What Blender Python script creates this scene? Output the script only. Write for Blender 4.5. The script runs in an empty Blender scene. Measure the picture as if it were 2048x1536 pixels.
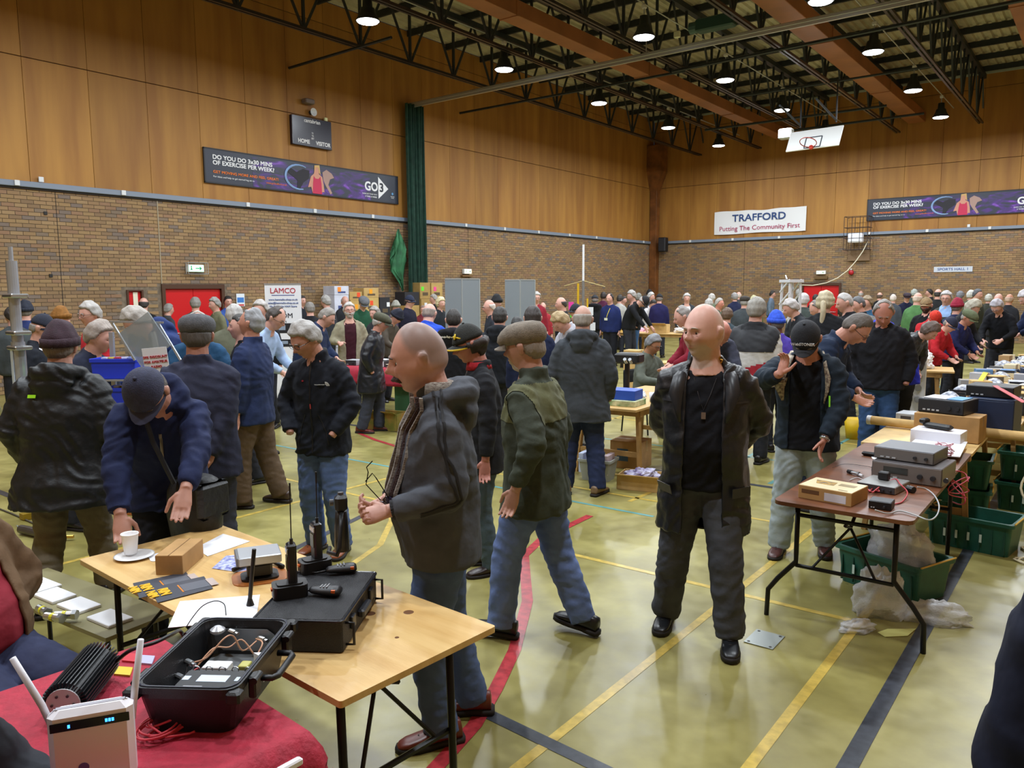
import bpy, math, random
import numpy as np
from mathutils import Vector, Matrix, Euler, Quaternion
random.seed(7); np.random.seed(7)
SC = bpy.context.scene
COL = SC.collection
R = math.radians
PI = math.pi

# ------------------------------------------------------------------ camera
F = 1567.6
_y, _p, _r = R(37.42), R(6.86), R(-0.3)
FW = Vector((-math.sin(_y)*math.cos(_p), math.cos(_y)*math.cos(_p), -math.sin(_p)))
_r0 = Vector((math.cos(_y), math.sin(_y), 0)); _u0 = _r0.cross(FW)
RT = _r0*math.cos(_r) + _u0*math.sin(_r); UP = RT.cross(FW)
CP = Vector((0, 0, 1.93))
cam_d = bpy.data.cameras.new('camera'); cam = bpy.data.objects.new('camera', cam_d); COL.objects.link(cam)
cam_d.sensor_width = 36; cam_d.lens = F*36/2048; cam_d.clip_start = 0.05; cam_d.clip_end = 200
cam.matrix_world = Matrix(((RT.x, UP.x, -FW.x, CP.x), (RT.y, UP.y, -FW.y, CP.y), (RT.z, UP.z, -FW.z, CP.z), (0, 0, 0, 1)))
SC.camera = cam
w = bpy.data.worlds.new('world'); SC.world = w; w.use_nodes = True
w.node_tree.nodes['Background'].inputs[0].default_value = (0.05, 0.055, 0.07, 1)
w.node_tree.nodes['Background'].inputs[1].default_value = 0.3
SC.view_settings.view_transform = 'Standard'; SC.view_settings.look = 'None'
SC.view_settings.gamma = 1; SC.view_settings.use_curve_mapping = False
SC.view_settings.exposure = 0.0
LAMP_W = 168
LAMP_Z = 7.2
LAMP_ROWS = {-12.08: [2.4, 6.8, 11.17, 15.54, 19.95, 24.34, 28.5], -8.27: [2.4, 6.8, 11.1, 15.45, 19.82, 24.14, 28.5],
             -4.7: [-1.0, 2.4, 6.8, 11.2, 15.62, 19.6, 24.02, 28.23], -0.9: [2.4, 6.8, 11.2, 15.6, 20, 24.4, 28.8]}

def ray(px, py): return RT*(px-1024) + UP*(768-py) + FW*F
def atz(px, py, z=0.0):
    d = ray(px, py); return CP + d*((z-CP.z)/d.z)
def atx(px, py, x):
    d = ray(px, py); return CP + d*(x/d.x)
def aty(px, py, y):
    d = ray(px, py); return CP + d*(y/d.y)
def atD(px, py, D): return CP + ray(px, py)*(D/F)

# ------------------------------------------------------------------ materials
_M = {}
def lin(c):
    if isinstance(c, str):
        c = c.lstrip('#'); c = ''.join(q*2 for q in c) if len(c) == 3 else c; c = [int(c[i:i+2], 16)/255 for i in (0, 2, 4)]
    return tuple((v/12.92 if v <= .04045 else ((v+.055)/1.055)**2.4) for v in c) + (1,)
def mat(col, rough=.6, metal=0.0, noise=0.0, nscale=8.0, bump=0.0, bscale=60.0, spec=.5, emit=0.0, alpha=1.0, stretch=None, coat=0, sheen=0, col2=None, trans=0.0, rand=0.0, key=None):
    k = key or (str(col), rough, metal, noise, nscale, bump, bscale, spec, emit, alpha, str(stretch), coat, sheen, str(col2), trans, rand)
    if k in _M: return _M[k]
    m = bpy.data.materials.new('material'); m.use_nodes = True; nt = m.node_tree; N = nt.nodes; L = nt.links
    b = N['Principled BSDF']; c = lin(col)
    b.inputs['Base Color'].default_value = c; b.inputs['Roughness'].default_value = rough; b.inputs['Metallic'].default_value = metal
    b.inputs['Specular IOR Level'].default_value = spec
    if coat: b.inputs['Coat Weight'].default_value = coat
    if sheen: b.inputs['Sheen Weight'].default_value = sheen
    if trans: b.inputs['Transmission Weight'].default_value = trans
    if alpha < 1: b.inputs['Alpha'].default_value = alpha
    if emit: b.inputs['Emission Color'].default_value = c; b.inputs['Emission Strength'].default_value = emit
    if noise or bump:
        tc = N.new('ShaderNodeTexCoord'); src = tc.outputs['Object']
        if stretch:
            mp = N.new('ShaderNodeMapping'); mp.inputs['Scale'].default_value = stretch; L.new(src, mp.inputs[0]); src = mp.outputs[0]
    if noise:
        n = N.new('ShaderNodeTexNoise'); n.inputs['Scale'].default_value = nscale; n.inputs['Detail'].default_value = 5; L.new(src, n.inputs['Vector'])
        mx = N.new('ShaderNodeMix'); mx.data_type = 'RGBA'
        c2 = lin(col2) if col2 else tuple(v*(1-noise) for v in c[:3])+(1,)
        c1 = c if col2 else tuple(min(1, v*(1+noise*.6)) for v in c[:3])+(1,)
        rp = N.new('ShaderNodeValToRGB'); rp.color_ramp.elements[0].position = .36; rp.color_ramp.elements[1].position = .64
        L.new(n.outputs[0], rp.inputs[0]); L.new(rp.outputs[0], mx.inputs[0])
        mx.inputs[6].default_value = c1; mx.inputs[7].default_value = c2; L.new(mx.outputs[2], b.inputs['Base Color'])
    if rand:
        oi = N.new('ShaderNodeObjectInfo'); hv = N.new('ShaderNodeHueSaturation'); mr = N.new('ShaderNodeMapRange')
        mr.inputs[3].default_value = 1-rand; mr.inputs[4].default_value = 1+rand
        L.new(oi.outputs['Random'], mr.inputs[0]); L.new(mr.outputs[0], hv.inputs['Value'])
        if b.inputs['Base Color'].is_linked: L.new(b.inputs['Base Color'].links[0].from_socket, hv.inputs['Color'])
        else: hv.inputs['Color'].default_value = c
        L.new(hv.outputs[0], b.inputs['Base Color'])
    if bump:
        n2 = N.new('ShaderNodeTexNoise'); n2.inputs['Scale'].default_value = bscale; n2.inputs['Detail'].default_value = 3; L.new(src, n2.inputs['Vector'])
        bp = N.new('ShaderNodeBump'); bp.inputs['Strength'].default_value = bump; bp.inputs['Distance'].default_value = .02
        L.new(n2.outputs[0], bp.inputs['Height']); L.new(bp.outputs[0], b.inputs['Normal'])
    _M[k] = m; return m

# ------------------------------------------------------------------ mesh builder
class MB:
    def __init__(s): s.v = []; s.f = []; s.m = []
    def add(s, vs, fs, mi=0, M=None):
        o = len(s.v)
        s.v += [tuple(M @ Vector(p)) for p in vs] if M is not None else [tuple(p) for p in vs]
        s.f += [tuple(i+o for i in f) for f in fs]; s.m += [mi]*len(fs); return s
    def box(s, c, d, rz=0, mi=0, ch=0.0, M=None):
        x, y, z = d[0]/2, d[1]/2, d[2]/2
        T = Matrix.Translation(c) @ Matrix.Rotation(rz, 4, 'Z')
        if M is not None: T = M @ T
        if ch <= 0:
            vs = [(i*x, j*y, k*z) for k in (-1, 1) for j in (-1, 1) for i in (-1, 1)]
            fs = [(0, 2, 3, 1), (4, 5, 7, 6), (0, 1, 5, 4), (2, 6, 7, 3), (0, 4, 6, 2), (1, 3, 7, 5)]
            return s.add(vs, fs, mi, T)
        ch = min(ch, x*.9, y*.9, z*.9)
        # chamfered: stacked octagon rings
        rings = []
        for zz, ins in ((-z, ch), (-z+ch, 0), (z-ch, 0), (z, ch)):
            X, Y = x-ins, y-ins; q = ch
            rings.append([(X-q, -Y, zz), (X, -Y+q, zz), (X, Y-q, zz), (X-q, Y, zz), (-X+q, Y, zz), (-X, Y-q, zz), (-X, -Y+q, zz), (-X+q, -Y, zz)])
        vs = [p for r in rings for p in r]; fs = []
        for k in range(3):
            for i in range(8): j = (i+1) % 8; fs.append((k*8+i, k*8+j, k*8+8+j, k*8+8+i))
        fs.append(tuple(range(7, -1, -1))); fs.append(tuple(range(24, 32)))
        return s.add(vs, fs, mi, T)
    def bar(s, a, b, w, h=None, mi=0, up=(0, 0, 1)):
        a = Vector(a); b = Vector(b); d = b-a; l = d.length
        if l < 1e-6: return s
        d.normalize(); u = Vector(up)
        if abs(d.dot(u)) > .98: u = Vector((0, 1, 0))
        r = d.cross(u).normalized(); u = r.cross(d); h = h or w
        M = Matrix(((r.x, d.x, u.x, (a.x+b.x)/2), (r.y, d.y, u.y, (a.y+b.y)/2), (r.z, d.z, u.z, (a.z+b.z)/2), (0, 0, 0, 1)))
        return s.box((0, 0, 0), (w, l, h), mi=mi, M=M)
    def tube(s, pts, r, n=8, mi=0, cap=True, closed=False):
        pts = [Vector(p) for p in pts]; k = len(pts); rr = r if isinstance(r, (list, tuple)) else [r]*k
        vs = []; fs = []; prev = None
        for i, p in enumerate(pts):
            if closed: t = pts[(i+1) % k]-pts[i-1]
            else: t = pts[min(i+1, k-1)]-pts[max(i-1, 0)]
            t = t.normalized() if t.length > 1e-9 else Vector((0, 0, 1))
            if prev is None:
                u = Vector((0, 0, 1)) if abs(t.z) < .9 else Vector((1, 0, 0)); u = (u-t*u.dot(t)).normalized()
            else:
                u = prev-t*prev.dot(t); u = u.normalized() if u.length > 1e-6 else t.orthogonal().normalized()
            prev = u; w_ = t.cross(u)
            for j in range(n):
                a = 2*PI*j/n; vs.append(p+(u*math.cos(a)+w_*math.sin(a))*rr[i])
        for i in range(k if closed else k-1):
            i2 = (i+1) % k
            for j in range(n): j2 = (j+1) % n; fs.append((i*n+j, i*n+j2, i2*n+j2, i2*n+j))
        if cap and not closed: fs.append(tuple(range(n-1, -1, -1))); fs.append(tuple((k-1)*n+j for j in range(n)))
        return s.add(vs, fs, mi)
    def cyl(s, a, b, r, n=12, mi=0, r2=None): return s.tube([a, b], [r, r if r2 is None else r2], n, mi)
    def lathe(s, prof, c=(0, 0, 0), n=20, mi=0, M=None):
        vs = []; fs = []; k = len(prof)
        for (r, z) in prof:
            for j in range(n): a = 2*PI*j/n; vs.append((c[0]+r*math.cos(a), c[1]+r*math.sin(a), c[2]+z))
        for i in range(k-1):
            for j in range(n): j2 = (j+1) % n; fs.append((i*n+j, i*n+j2, (i+1)*n+j2, (i+1)*n+j))
        fs.append(tuple(range(n-1, -1, -1))); fs.append(tuple((k-1)*n+j for j in range(n)))
        return s.add(vs, fs, mi, M)
    def prism(s, poly, z0, z1, mi=0, M=None):
        n = len(poly); vs = [(x, y, z0) for x, y in poly]+[(x, y, z1) for x, y in poly]
        fs = [tuple(range(n-1, -1, -1)), tuple(range(n, 2*n))]+[(i, (i+1) % n, n+(i+1) % n, n+i) for i in range(n)]
        return s.add(vs, fs, mi, M)
    def ring(s, rings, mi=0, cap=True, M=None):
        n = len(rings[0]); vs = [p for r in rings for p in r]; fs = []
        for i in range(len(rings)-1):
            for j in range(n): j2 = (j+1) % n; fs.append((i*n+j, i*n+j2, (i+1)*n+j2, (i+1)*n+j))
        if cap: fs.append(tuple(range(n-1, -1, -1))); fs.append(tuple((len(rings)-1)*n+j for j in range(n)))
        return s.add(vs, fs, mi, M)
    def mesh(s, name, mats=None, smooth=False):
        me = bpy.data.meshes.new(name); me.from_pydata(s.v, [], s.f)
        for m in (mats or []): me.materials.append(m)
        if mats and len(mats) > 1: me.polygons.foreach_set('material_index', s.m)
        if smooth: me.polygons.foreach_set('use_smooth', [True]*len(me.polygons))
        me.update(); return me
def tag(o, label=None, cat=None, group=None, kind=None):
    if label: o['label'] = label
    if cat: o['category'] = cat
    if group: o['group'] = group
    if kind: o['kind'] = kind
    return o
def put(name, data, parent=None, loc=None, rz=0, M=None, label=None, cat=None, group=None, kind=None):
    o = bpy.data.objects.new(name, data); COL.objects.link(o)
    if parent is not None: o.parent = parent
    if M is not None: o.matrix_local = M
    else:
        if loc is not None: o.location = loc
        if rz: o.rotation_euler = (0, 0, rz)
    return tag(o, label, cat, group, kind)
def ob(name, mb, mats, parent=None, smooth=False, **kw):
    if not isinstance(mats, (list, tuple)): mats = [mats]
    return put(name, mb.mesh(name, mats, smooth), parent, **kw)
def thing(name, label, cat, loc=(0, 0, 0), rz=0, group=None, M=None):
    return put(name, None, None, loc, rz, M, label, cat, group)
def copy_tree(o, parent=None):
    c = o.copy(); COL.objects.link(c); c.parent = parent
    for ch in list(o.children): copy_tree(ch, c)
    return c
_txt = []
def text(s, size, m, parent, M, name='lettering', align='CENTER', bold=0.0, ext=.002, sx=1.0, shear=0):
    cu = bpy.data.curves.new(name, 'FONT'); cu.body = s; cu.size = size; cu.align_x = align; cu.align_y = 'CENTER'
    cu.extrude = ext; cu.resolution_u = 3; cu.shear = shear
    cu.materials.append(m)
    o = bpy.data.objects.new(name, cu); COL.objects.link(o); o.parent = parent
    o.matrix_local = M @ Matrix.Diagonal((sx, 1, 1, 1)); _txt.append((o, bold*size)); return o
def bake_texts():
    dg = bpy.context.evaluated_depsgraph_get(); dg.update()
    for o, bd in _txt:
        me = bpy.data.meshes.new_from_object(o.evaluated_get(dg)); p = o.parent; M = o.matrix_local.copy()
        if bd > 1e-5:   # heavier weight: four slightly shifted, slightly stepped copies of the outline
            vs = [tuple(v.co) for v in me.vertices]; fs = [tuple(f.vertices) for f in me.polygons]; ms = list(me.materials); mb = MB()
            for k, (dx, dy) in enumerate(((-bd, -bd), (bd, -bd), (bd, bd), (-bd, bd))): mb.add([(x+dx, y+dy, z+.0006*k) for x, y, z in vs], fs)
            bpy.data.meshes.remove(me); me = mb.mesh('lettering', ms)
        bpy.data.objects.remove(o); put('lettering', me, p, M=M)
def curve_pts(pts, n=5):
    P = [Vector(p) for p in pts]; out = []
    for i in range(len(P)-1):
        a_, b_, c_, d_ = P[max(i-1, 0)], P[i], P[i+1], P[min(i+2, len(P)-1)]
        for k in range(n):
            t = k/n; out.append(.5*((2*b_)+(c_-a_)*t+(2*a_-5*b_+4*c_-d_)*t*t+(3*b_-a_-3*c_+d_)*t**3))
    return out+[P[-1]]
def frame(origin, xd, yd):
    x = Vector(xd).normalized(); y = Vector(yd).normalized(); z = x.cross(y); o = Vector(origin)
    return Matrix(((x.x, y.x, z.x, o.x), (x.y, y.y, z.y, o.y), (x.z, y.z, z.z, o.z), (0, 0, 0, 1)))
# ------------------------------------------------------------------ the hall
WX, BY, RX, NY, RZ = -16.6, 32.1, 1.6, -2.2, 9.3   # left wall x, far wall y, right wall x, near wall y, roof z
RAIL = 3.93
def brick_mat(attr):
    m = bpy.data.materials.new('brick'); m.use_nodes = True; N = m.node_tree.nodes; L = m.node_tree.links; b = N['Principled BSDF']
    if attr: a = N.new('ShaderNodeAttribute'); a.attribute_name = 'rnd'; src = a.outputs['Fac']
    else: a = N.new('ShaderNodeObjectInfo'); src = a.outputs['Random']
    r = N.new('ShaderNodeValToRGB'); r.color_ramp.interpolation = 'CONSTANT'; e = r.color_ramp.elements
    cols = ['#a58560', '#ab8b64', '#9c7f5c', '#a98a60', '#a07e60', '#95795a', '#ae9068', '#8f7c68', '#a5865f', '#a38062', '#aa8c62', '#88786c']
    e[0].position = 0; e[0].color = lin(cols[0]); e[1].position = 1/12; e[1].color = lin(cols[1])
    for i in range(2, 12): x = e.new(i/12 + (.02 if i > 8 else 0)); x.color = lin(cols[i])
    L.new(src, r.inputs[0])
    tc = N.new('ShaderNodeTexCoord'); n = N.new('ShaderNodeTexNoise'); n.inputs['Scale'].default_value = .5 if attr else .5; n.inputs['Detail'].default_value = 4
    g = N.new('ShaderNodeNewGeometry'); L.new(g.outputs['Position'], n.inputs['Vector'])
    mx = N.new('ShaderNodeMix'); mx.data_type = 'RGBA'; mx.blend_type = 'MULTIPLY'; mx.inputs[0].default_value = .5
    L.new(r.outputs[0], mx.inputs[6]); L.new(n.outputs[0], mx.inputs[7]); L.new(mx.outputs[2], b.inputs['Base Color'])
    b.inputs['Roughness'].default_value = .85
    return m
BRK_A, BRK_O = brick_mat(True), brick_mat(False)
MORTAR = mat('#776a5a', .95, noise=.25, nscale=12)
def brick_wall(parent, axis, a0, a1, pos, sgn, holes, near):
    """axis 0: wall runs along x at y=pos; axis 1: runs along y at x=pos; sgn = side the room is on"""
    L_, H_, g = .215, .065, .010
    cells = []
    nz = int(RAIL/.075)
    for k in range(nz):
        z = .01+k*.075; a = a0 - (.1125 if k % 2 else 0)
        while a < a1:
            s, e = max(a, a0), min(a+L_, a1)
            if e-s > .03 and not any(s < h[1]+.005 and e > h[0]-.005 and z < h[3] for h in holes): cells.append((s, e, z))
            a += .225
    # soldier course under the rail
    a = a0
    while a < a1-.07:
        if not any(a < h[1] and a+.065 > h[0] and 3.98 < h[3] for h in holes): pass
        a += .075
    dep = .012
    def bv(s, e, z, d):
        if axis == 1: return [(pos, s, z), (pos, e, z), (pos, e, z+H_), (pos, s, z+H_), (pos+sgn*d, s, z), (pos+sgn*d, e, z), (pos+sgn*d, e, z+H_), (pos+sgn*d, s, z+H_)]
        return [(s, pos, z), (e, pos, z), (e, pos, z+H_), (s, pos, z+H_), (s, pos+sgn*d, z), (e, pos+sgn*d, z), (e, pos+sgn*d, z+H_), (s, pos+sgn*d, z+H_)]
    FS = [(4, 5, 6, 7), (0, 4, 7, 3), (1, 2, 6, 5), (3, 7, 6, 2), (0, 1, 5, 4)]
    rnd = random.Random(3 if axis else 5)
    cells.sort(key=near)
    singles, rest = cells[:280], cells[280:]
    shared = {}
    for (s, e, z) in singles:
        k = round(e-s, 4)
        if k not in shared:
            vs = bv(0, k, 0, dep); vs = [((x-pos, y, z_) if axis else (x, y-pos, z_)) for x, y, z_ in vs]
            shared[k] = MB().add(vs, FS).mesh('brick', [BRK_O])
        o = put('brick', shared[k], parent, loc=((pos, s, z) if axis else (s, pos, z)))
    mb = MB(); rv = []
    for (s, e, z) in rest:
        mb.add(bv(s, e, z, dep*rnd.uniform(.7, 1.1)), FS); rv += [rnd.random()]*5
    me = mb.mesh('brick_courses', [BRK_A]); at = me.attributes.new('rnd', 'FLOAT', 'FACE'); at.data.foreach_set('value', rv)
    put('brick_courses', me, parent, kind='stuff')

# ---- walls (mortar backing carries bricks and timber panels)
wl = put('wall_left', None, kind='structure'); wb = put('wall_back', None, kind='structure')
wr = put('wall_right', None, kind='structure'); wn = put('wall_front', None, kind='structure')
DL = (9.07, 10.60)    # red double door on the left wall (y range), 2.09 high
DS = (8.30, 8.66)     # narrow red door edge
DBk = (-9.97, -8.45)  # double door in the back wall
def mortar(parent, axis, a0, a1, pos, sgn, holes):
    m = MB(); th = .25; cur = a0
    segs = []
    for h in sorted(holes):
        segs.append((cur, h[0], 0)); segs.append((h[0], h[1], h[3])); cur = h[1]
    segs.append((cur, a1, 0))
    for s, e, z0 in segs:
        c = ((s+e)/2, pos-sgn*th/2+0, (z0+RAIL)/2); d = (e-s, th, RAIL-z0)
        if axis == 1: c = (pos-sgn*th/2, (s+e)/2, c[2]); d = (th, e-s, d[2])
        m.box(c, d)
    ob('mortar_bed', m, MORTAR, parent)
hl = [(DL[0], DL[1], 0, 2.09), (DS[0], DS[1], 0, 1.97)]
mortar(wl, 1, NY, BY, WX, 1, hl); mortar(wb, 0, WX, RX, BY, -1, [(DBk[0], DBk[1], 0, 2.13)])
brick_wall(wl, 1, 4.6, BY, WX, 1, hl, lambda c: abs(c[0]-7.6)*.6+abs(c[2]-3.4))
brick_wall(wb, 0, WX, RX-.5, BY, -1, [(DBk[0], DBk[1], 0, 2.13)], lambda c: abs(c[0]+4.5)*.6+abs(c[2]-3.4))
m = MB(); m.box((WX-.125, 1.2, RAIL/2), (.25, 6.8, RAIL)); ob('near_brick', m, MORTAR, wl)
# movement joints in the brickwork
for yy in (6.95, 9.9+.0, 18.7): pass
jm = mat('#2a2420', .9)
m = MB(); m.box((WX+.008, 7.02, RAIL/2), (.014, .011, RAIL)); ob('movement_joint', m, jm, wl)
m = MB(); m.box((WX+.008, 19.4, RAIL/2), (.014, .011, RAIL)); ob('movement_joint', m, jm, wl)
m = MB(); m.box((-12.35, BY-.008, RAIL/2), (.011, .014, RAIL)); ob('movement_joint', m, jm, wb)
# ---- timber panels
def wood_mat(c1, c2):
    m = bpy.data.materials.new('ply'); m.use_nodes = True; N = m.node_tree.nodes; L = m.node_tree.links; b = N['Principled BSDF']
    g = N.new('ShaderNodeNewGeometry'); mp = N.new('ShaderNodeMapping'); mp.inputs['Scale'].default_value = (1.2, 1.2, .12); L.new(g.outputs['Position'], mp.inputs[0])
    n = N.new('ShaderNodeTexNoise'); n.inputs['Scale'].default_value = 2.6; n.inputs['Detail'].default_value = 6; L.new(mp.outputs[0], n.inputs['Vector'])
    r = N.new('ShaderNodeValToRGB'); r.color_ramp.elements[0].position = .35; r.color_ramp.elements[0].color = lin(c1); r.color_ramp.elements[1].position = .68; r.color_ramp.elements[1].color = lin(c2)
    L.new(n.outputs[0], r.inputs[0]); oi = N.new('ShaderNodeObjectInfo'); hv = N.new('ShaderNodeHueSaturation'); mr = N.new('ShaderNodeMapRange'); mr.inputs[3].default_value = .9; mr.inputs[4].default_value = 1.08
    L.new(oi.outputs['Random'], mr.inputs[0]); L.new(mr.outputs[0], hv.inputs['Value']); L.new(r.outputs[0], hv.inputs['Color']); L.new(hv.outputs[0], b.inputs['Base Color'])
    b.inputs['Roughness'].default_value = .6; return m
PLY = wood_mat('#94642a', '#ac7c36')
bk = mat('#4a3018', .9)
m = MB(); m.box((WX-.13, (NY+BY)/2, (RAIL+RZ)/2), (.2, BY-NY, RZ-RAIL)); ob('panel_backing', m, bk, wl)
m = MB(); m.box(((WX+RX)/2, BY+.13, (RAIL+RZ)/2), (RX-WX, .2, RZ-RAIL)); ob('panel_backing', m, bk, wb)
rows = [(4.02, 6.32), (6.33, 8.72), (8.73, 9.29)]
pm = {}
def panel(axis, s, e, z0, z1, par):
    k = (axis, round(e-s, 3), round(z1-z0, 3))
    if k not in pm:
        d = (.024, e-s-.007, z1-z0-.007) if axis else (e-s-.007, .024, z1-z0-.007)
        pm[k] = MB().box((0, 0, 0), d, ch=.003).mesh('wall_panel', [PLY])
    c = (WX-.018, (s+e)/2, (z0+z1)/2) if axis else ((s+e)/2, BY+.018, (z0+z1)/2)
    put('wall_panel', pm[k], par, loc=c)
for z0, z1 in rows:
    y = -2.19+.1
    y = 6.60-1.2*8
    while y < BY-.1:
        s = max(y, NY+.01); e = min(y+1.2, BY-.01); panel(1, s, e, z0, z1, wl); y += 1.2
    x = -14.82-1.2*2
    while x < RX-.05:
        s = max(x, WX+.01); e = min(x+1.2, RX-.01)
        if e-s > .05: panel(0, s, e, z0, z1, wb)
        x += 1.2
# projecting timber pier before the far corner
# ---- rails
rail = mat('#7d8898', .5)
r1 = put('trim_1', None, kind='structure')
m = MB(); m.box((WX+.035, (4.0+BY)/2, 3.965), (.10, BY-4.0, .11), ch=.01); ob('rail_channel', m, rail, r1)
m = MB(); m.box((WX+.02, (4.0+BY)/2, 3.895), (.05, BY-4.0, .04)); ob('rail_shadow_strip', m, jm, r1)  # solid dark strip draws the shadow line under the rail
r2 = put('trim_2', None, kind='structure')
m = MB(); m.box(((WX+RX)/2, BY-.035, 3.965), (RX-WX, .10, .11), ch=.01); ob('rail_channel', m, rail, r2)
m = MB(); m.box(((WX+RX)/2, BY-.02, 3.895), (RX-WX, .05, .04)); ob('rail_shadow_strip', m, jm, r2)
clip = mat('#d9dde0', .5)
cm = MB().box((0, 0, 0), (.03, .09, .10), ch=.005).mesh('rail_clip', [clip])
cm2 = MB().box((0, 0, 0), (.09, .03, .10), ch=.005).mesh('rail_clip', [clip])
for px in (38, 249, 496, 629.6, 745, 844, 931.5, 1009, 1077, 1139, 1193, 1243, 1288):
    p = atx(px, 420, WX+.09); put('rail_clip', cm, r1, loc=(WX+.10, p.y, 3.97))
for px in (1381, 1466, 1559, 1740, 1855, 1980):
    p = aty(px, 450, BY-.09); put('rail_clip', cm2, r2, loc=(p.x, BY-.10, 3.97))
for px in (80,): p = atx(px, 360, WX); put('rail_clip', cm, r1, loc=(WX+.05, p.y, 4.08))
for px in (1938,): p = aty(px, 450, BY); put('rail_clip', cm2, r2, loc=(p.x, BY-.05, 4.08))
# right and near walls (outside the picture, same finish)
m = MB(); m.box((RX+.13, (NY+BY)/2, RAIL/2), (.25, BY-NY, RAIL)); ob('brick_face', m, mat('#94754e', .9, noise=.3, nscale=3), wr)
m = MB(); m.box((RX+.13, (NY+BY)/2, (RAIL+RZ)/2), (.25, BY-NY, RZ-RAIL)); ob('timber_face', m, PLY, wr)
m = MB(); m.box(((WX+RX)/2, NY-.13, RAIL/2), (RX-WX, .25, RAIL)); ob('brick_face', m, mat('#94754e', .9, noise=.3, nscale=3), wn)
m = MB(); m.box(((WX+RX)/2, NY-.13, (RAIL+RZ)/2), (RX-WX, .25, RZ-RAIL)); ob('timber_face', m, PLY, wn)
# corner steel column, boxed in the far left corner
cc = thing('corner_column', 'brown steel corner column with flared head behind the loudspeaker', 'column', (-16.42, 31.92, 0))
cmn = mat('#7a4a20', .6, noise=.35, nscale=3)
m = MB(); m.box((0, 0, 3.35), (.32, .32, 6.7), ch=.01); ob('shaft', m, cmn, cc)
m = MB(); m.ring([[(x*a, y*a, z) for x, y in ((.16, -.16), (.16, .16), (-.16, .16), (-.16, -.16))] for a, z in ((1, 6.2), (3.0, 7.0), (3.0, 8.1))]); ob('flared_head', m, cmn, cc)

# ---- floor
def floor_mat():
    m = bpy.data.materials.new('floor'); m.use_nodes = True; N = m.node_tree.nodes; L = m.node_tree.links; b = N['Principled BSDF']
    g = N.new('ShaderNodeNewGeometry')
    def noise(s, d=5): n = N.new('ShaderNodeTexNoise'); n.inputs['Scale'].default_value = s; n.inputs['Detail'].default_value = d; L.new(g.outputs['Position'], n.inputs['Vector']); return n
    a = noise(1.6); c = noise(9)
    r = N.new('ShaderNodeValToRGB'); r.color_ramp.elements[0].position = .38; r.color_ramp.elements[0].color = lin('#807840'); r.color_ramp.elements[1].position = .66; r.color_ramp.elements[1].color = lin('#a0985c')
    L.new(a.outputs[0], r.inputs[0]); mx = N.new('ShaderNodeMix'); mx.data_type = 'RGBA'; mx.blend_type = 'OVERLAY'; mx.inputs[0].default_value = .25
    L.new(r.outputs[0], mx.inputs[6]); L.new(c.outputs[0], mx.inputs[7]); L.new(mx.outputs[2], b.inputs['Base Color'])
    mr = N.new('ShaderNodeMapRange'); mr.inputs[3].default_value = .22; mr.inputs[4].default_value = .42; L.new(c.outputs[0], mr.inputs[0]); L.new(mr.outputs[0], b.inputs['Roughness'])
    n3 = noise(5, 2); bp = N.new('ShaderNodeBump'); bp.inputs['Strength'].default_value = .12; bp.inputs['Distance'].default_value = .02; L.new(n3.outputs[0], bp.inputs['Height']); L.new(bp.outputs[0], b.inputs['Normal'])
    b.inputs['Specular IOR Level'].default_value = .6
    return m
fl = ob('floor', MB().box(((WX+RX)/2, (NY+BY)/2, -.05), (RX-WX+.4, BY-NY+.4, .1)), floor_mat(), kind='structure')
YL, BL, RD, CY = mat('#c2a850', .3, noise=.2, nscale=20), mat('#3c4048', .32, noise=.3, nscale=20), mat('#a8343a', .32, noise=.3, nscale=20), mat('#5f9a98', .35, noise=.2)
def line(pts, w_, m_, z=.0015):
    mb = MB(); L_ = []; pts = [Vector((p[0], p[1], 0)) for p in pts]; n = len(pts)
    for i, p in enumerate(pts):
        t = (pts[min(i+1, n-1)]-pts[max(i-1, 0)]).normalized(); q = Vector((-t.y, t.x, 0))*w_/2
        L_.append((p+q+Vector((0, 0, z)), p-q+Vector((0, 0, z))))
    vs = [x for a in L_ for x in a]; mb.add(vs, [(2*i, 2*i+1, 2*i+3, 2*i+2) for i in range(n-1)])
    return ob('court_line', mb, m_, fl)
line([(-1.80, -1), (-1.80, 8.6)], .05, YL); line([(-1.05, -1), (-1.05, 7.5)], .05, YL); line([(-.73, -1), (-.73, 30)], .075, BL, .0025)
line([(-3.4, 4.68), (-1.05, 4.68)], .045, YL); line([(-1.2, 2.55), (-2.2, 2.62)], .07, BL, .002); line([(-2.6, 2.64), (-2.2, 2.62)], .07, BL, .002)
line([(-5.85, -1), (-5.85, 12)], .045, YL); line([(-12, 4.87), (-4.9, 4.87)], .04, YL); line([(-12, 2.885), (-4, 2.885)], .07, BL, .002)
line([(-5.15, 4.88), (-4.96, 4.2), (-4.77, 3.51), (-4.6, 2.885)], .06, BL, .002)
line([(-3.45, 5.6), (-3.42, 4.85), (-3.3, 4.45), (-3.03, 4.1), (-2.78, 3.78), (-2.44, 3.2), (-2.26, 2.81), (-2.14, 2.51), (-2.0, 1.9)], .07, RD, .003)
line([(-3.9, 2.9), (-4.17, 3.56), (-4.33, 3.99), (-4.73, 4.5), (-5.15, 4.88)], .05, YL, .001)
line([(-8.11, 7.11), (-7.5, 6.88), (-6.89, 6.72), (-6.2, 6.6), (-5.5, 6.7)], .06, RD, .003)
line([(-9, 7.47), (-.8, 7.47)], .07, BL, .002); line([(-3.2, 8.0), (-3.27, 9.35)], .045, CY); line([(-9, 8.7), (-1, 8.7)], .045, CY)
line([(-3.4, 6.2), (-3.4, 14)], .045, YL); line([(-6, 6.35), (-2, 6.35)], .04, YL); line([(-9, 10.2), (-1, 10.2)], .045, YL); line([(-2.6, 7.6), (-2.6, 18)], .045, CY)
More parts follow.
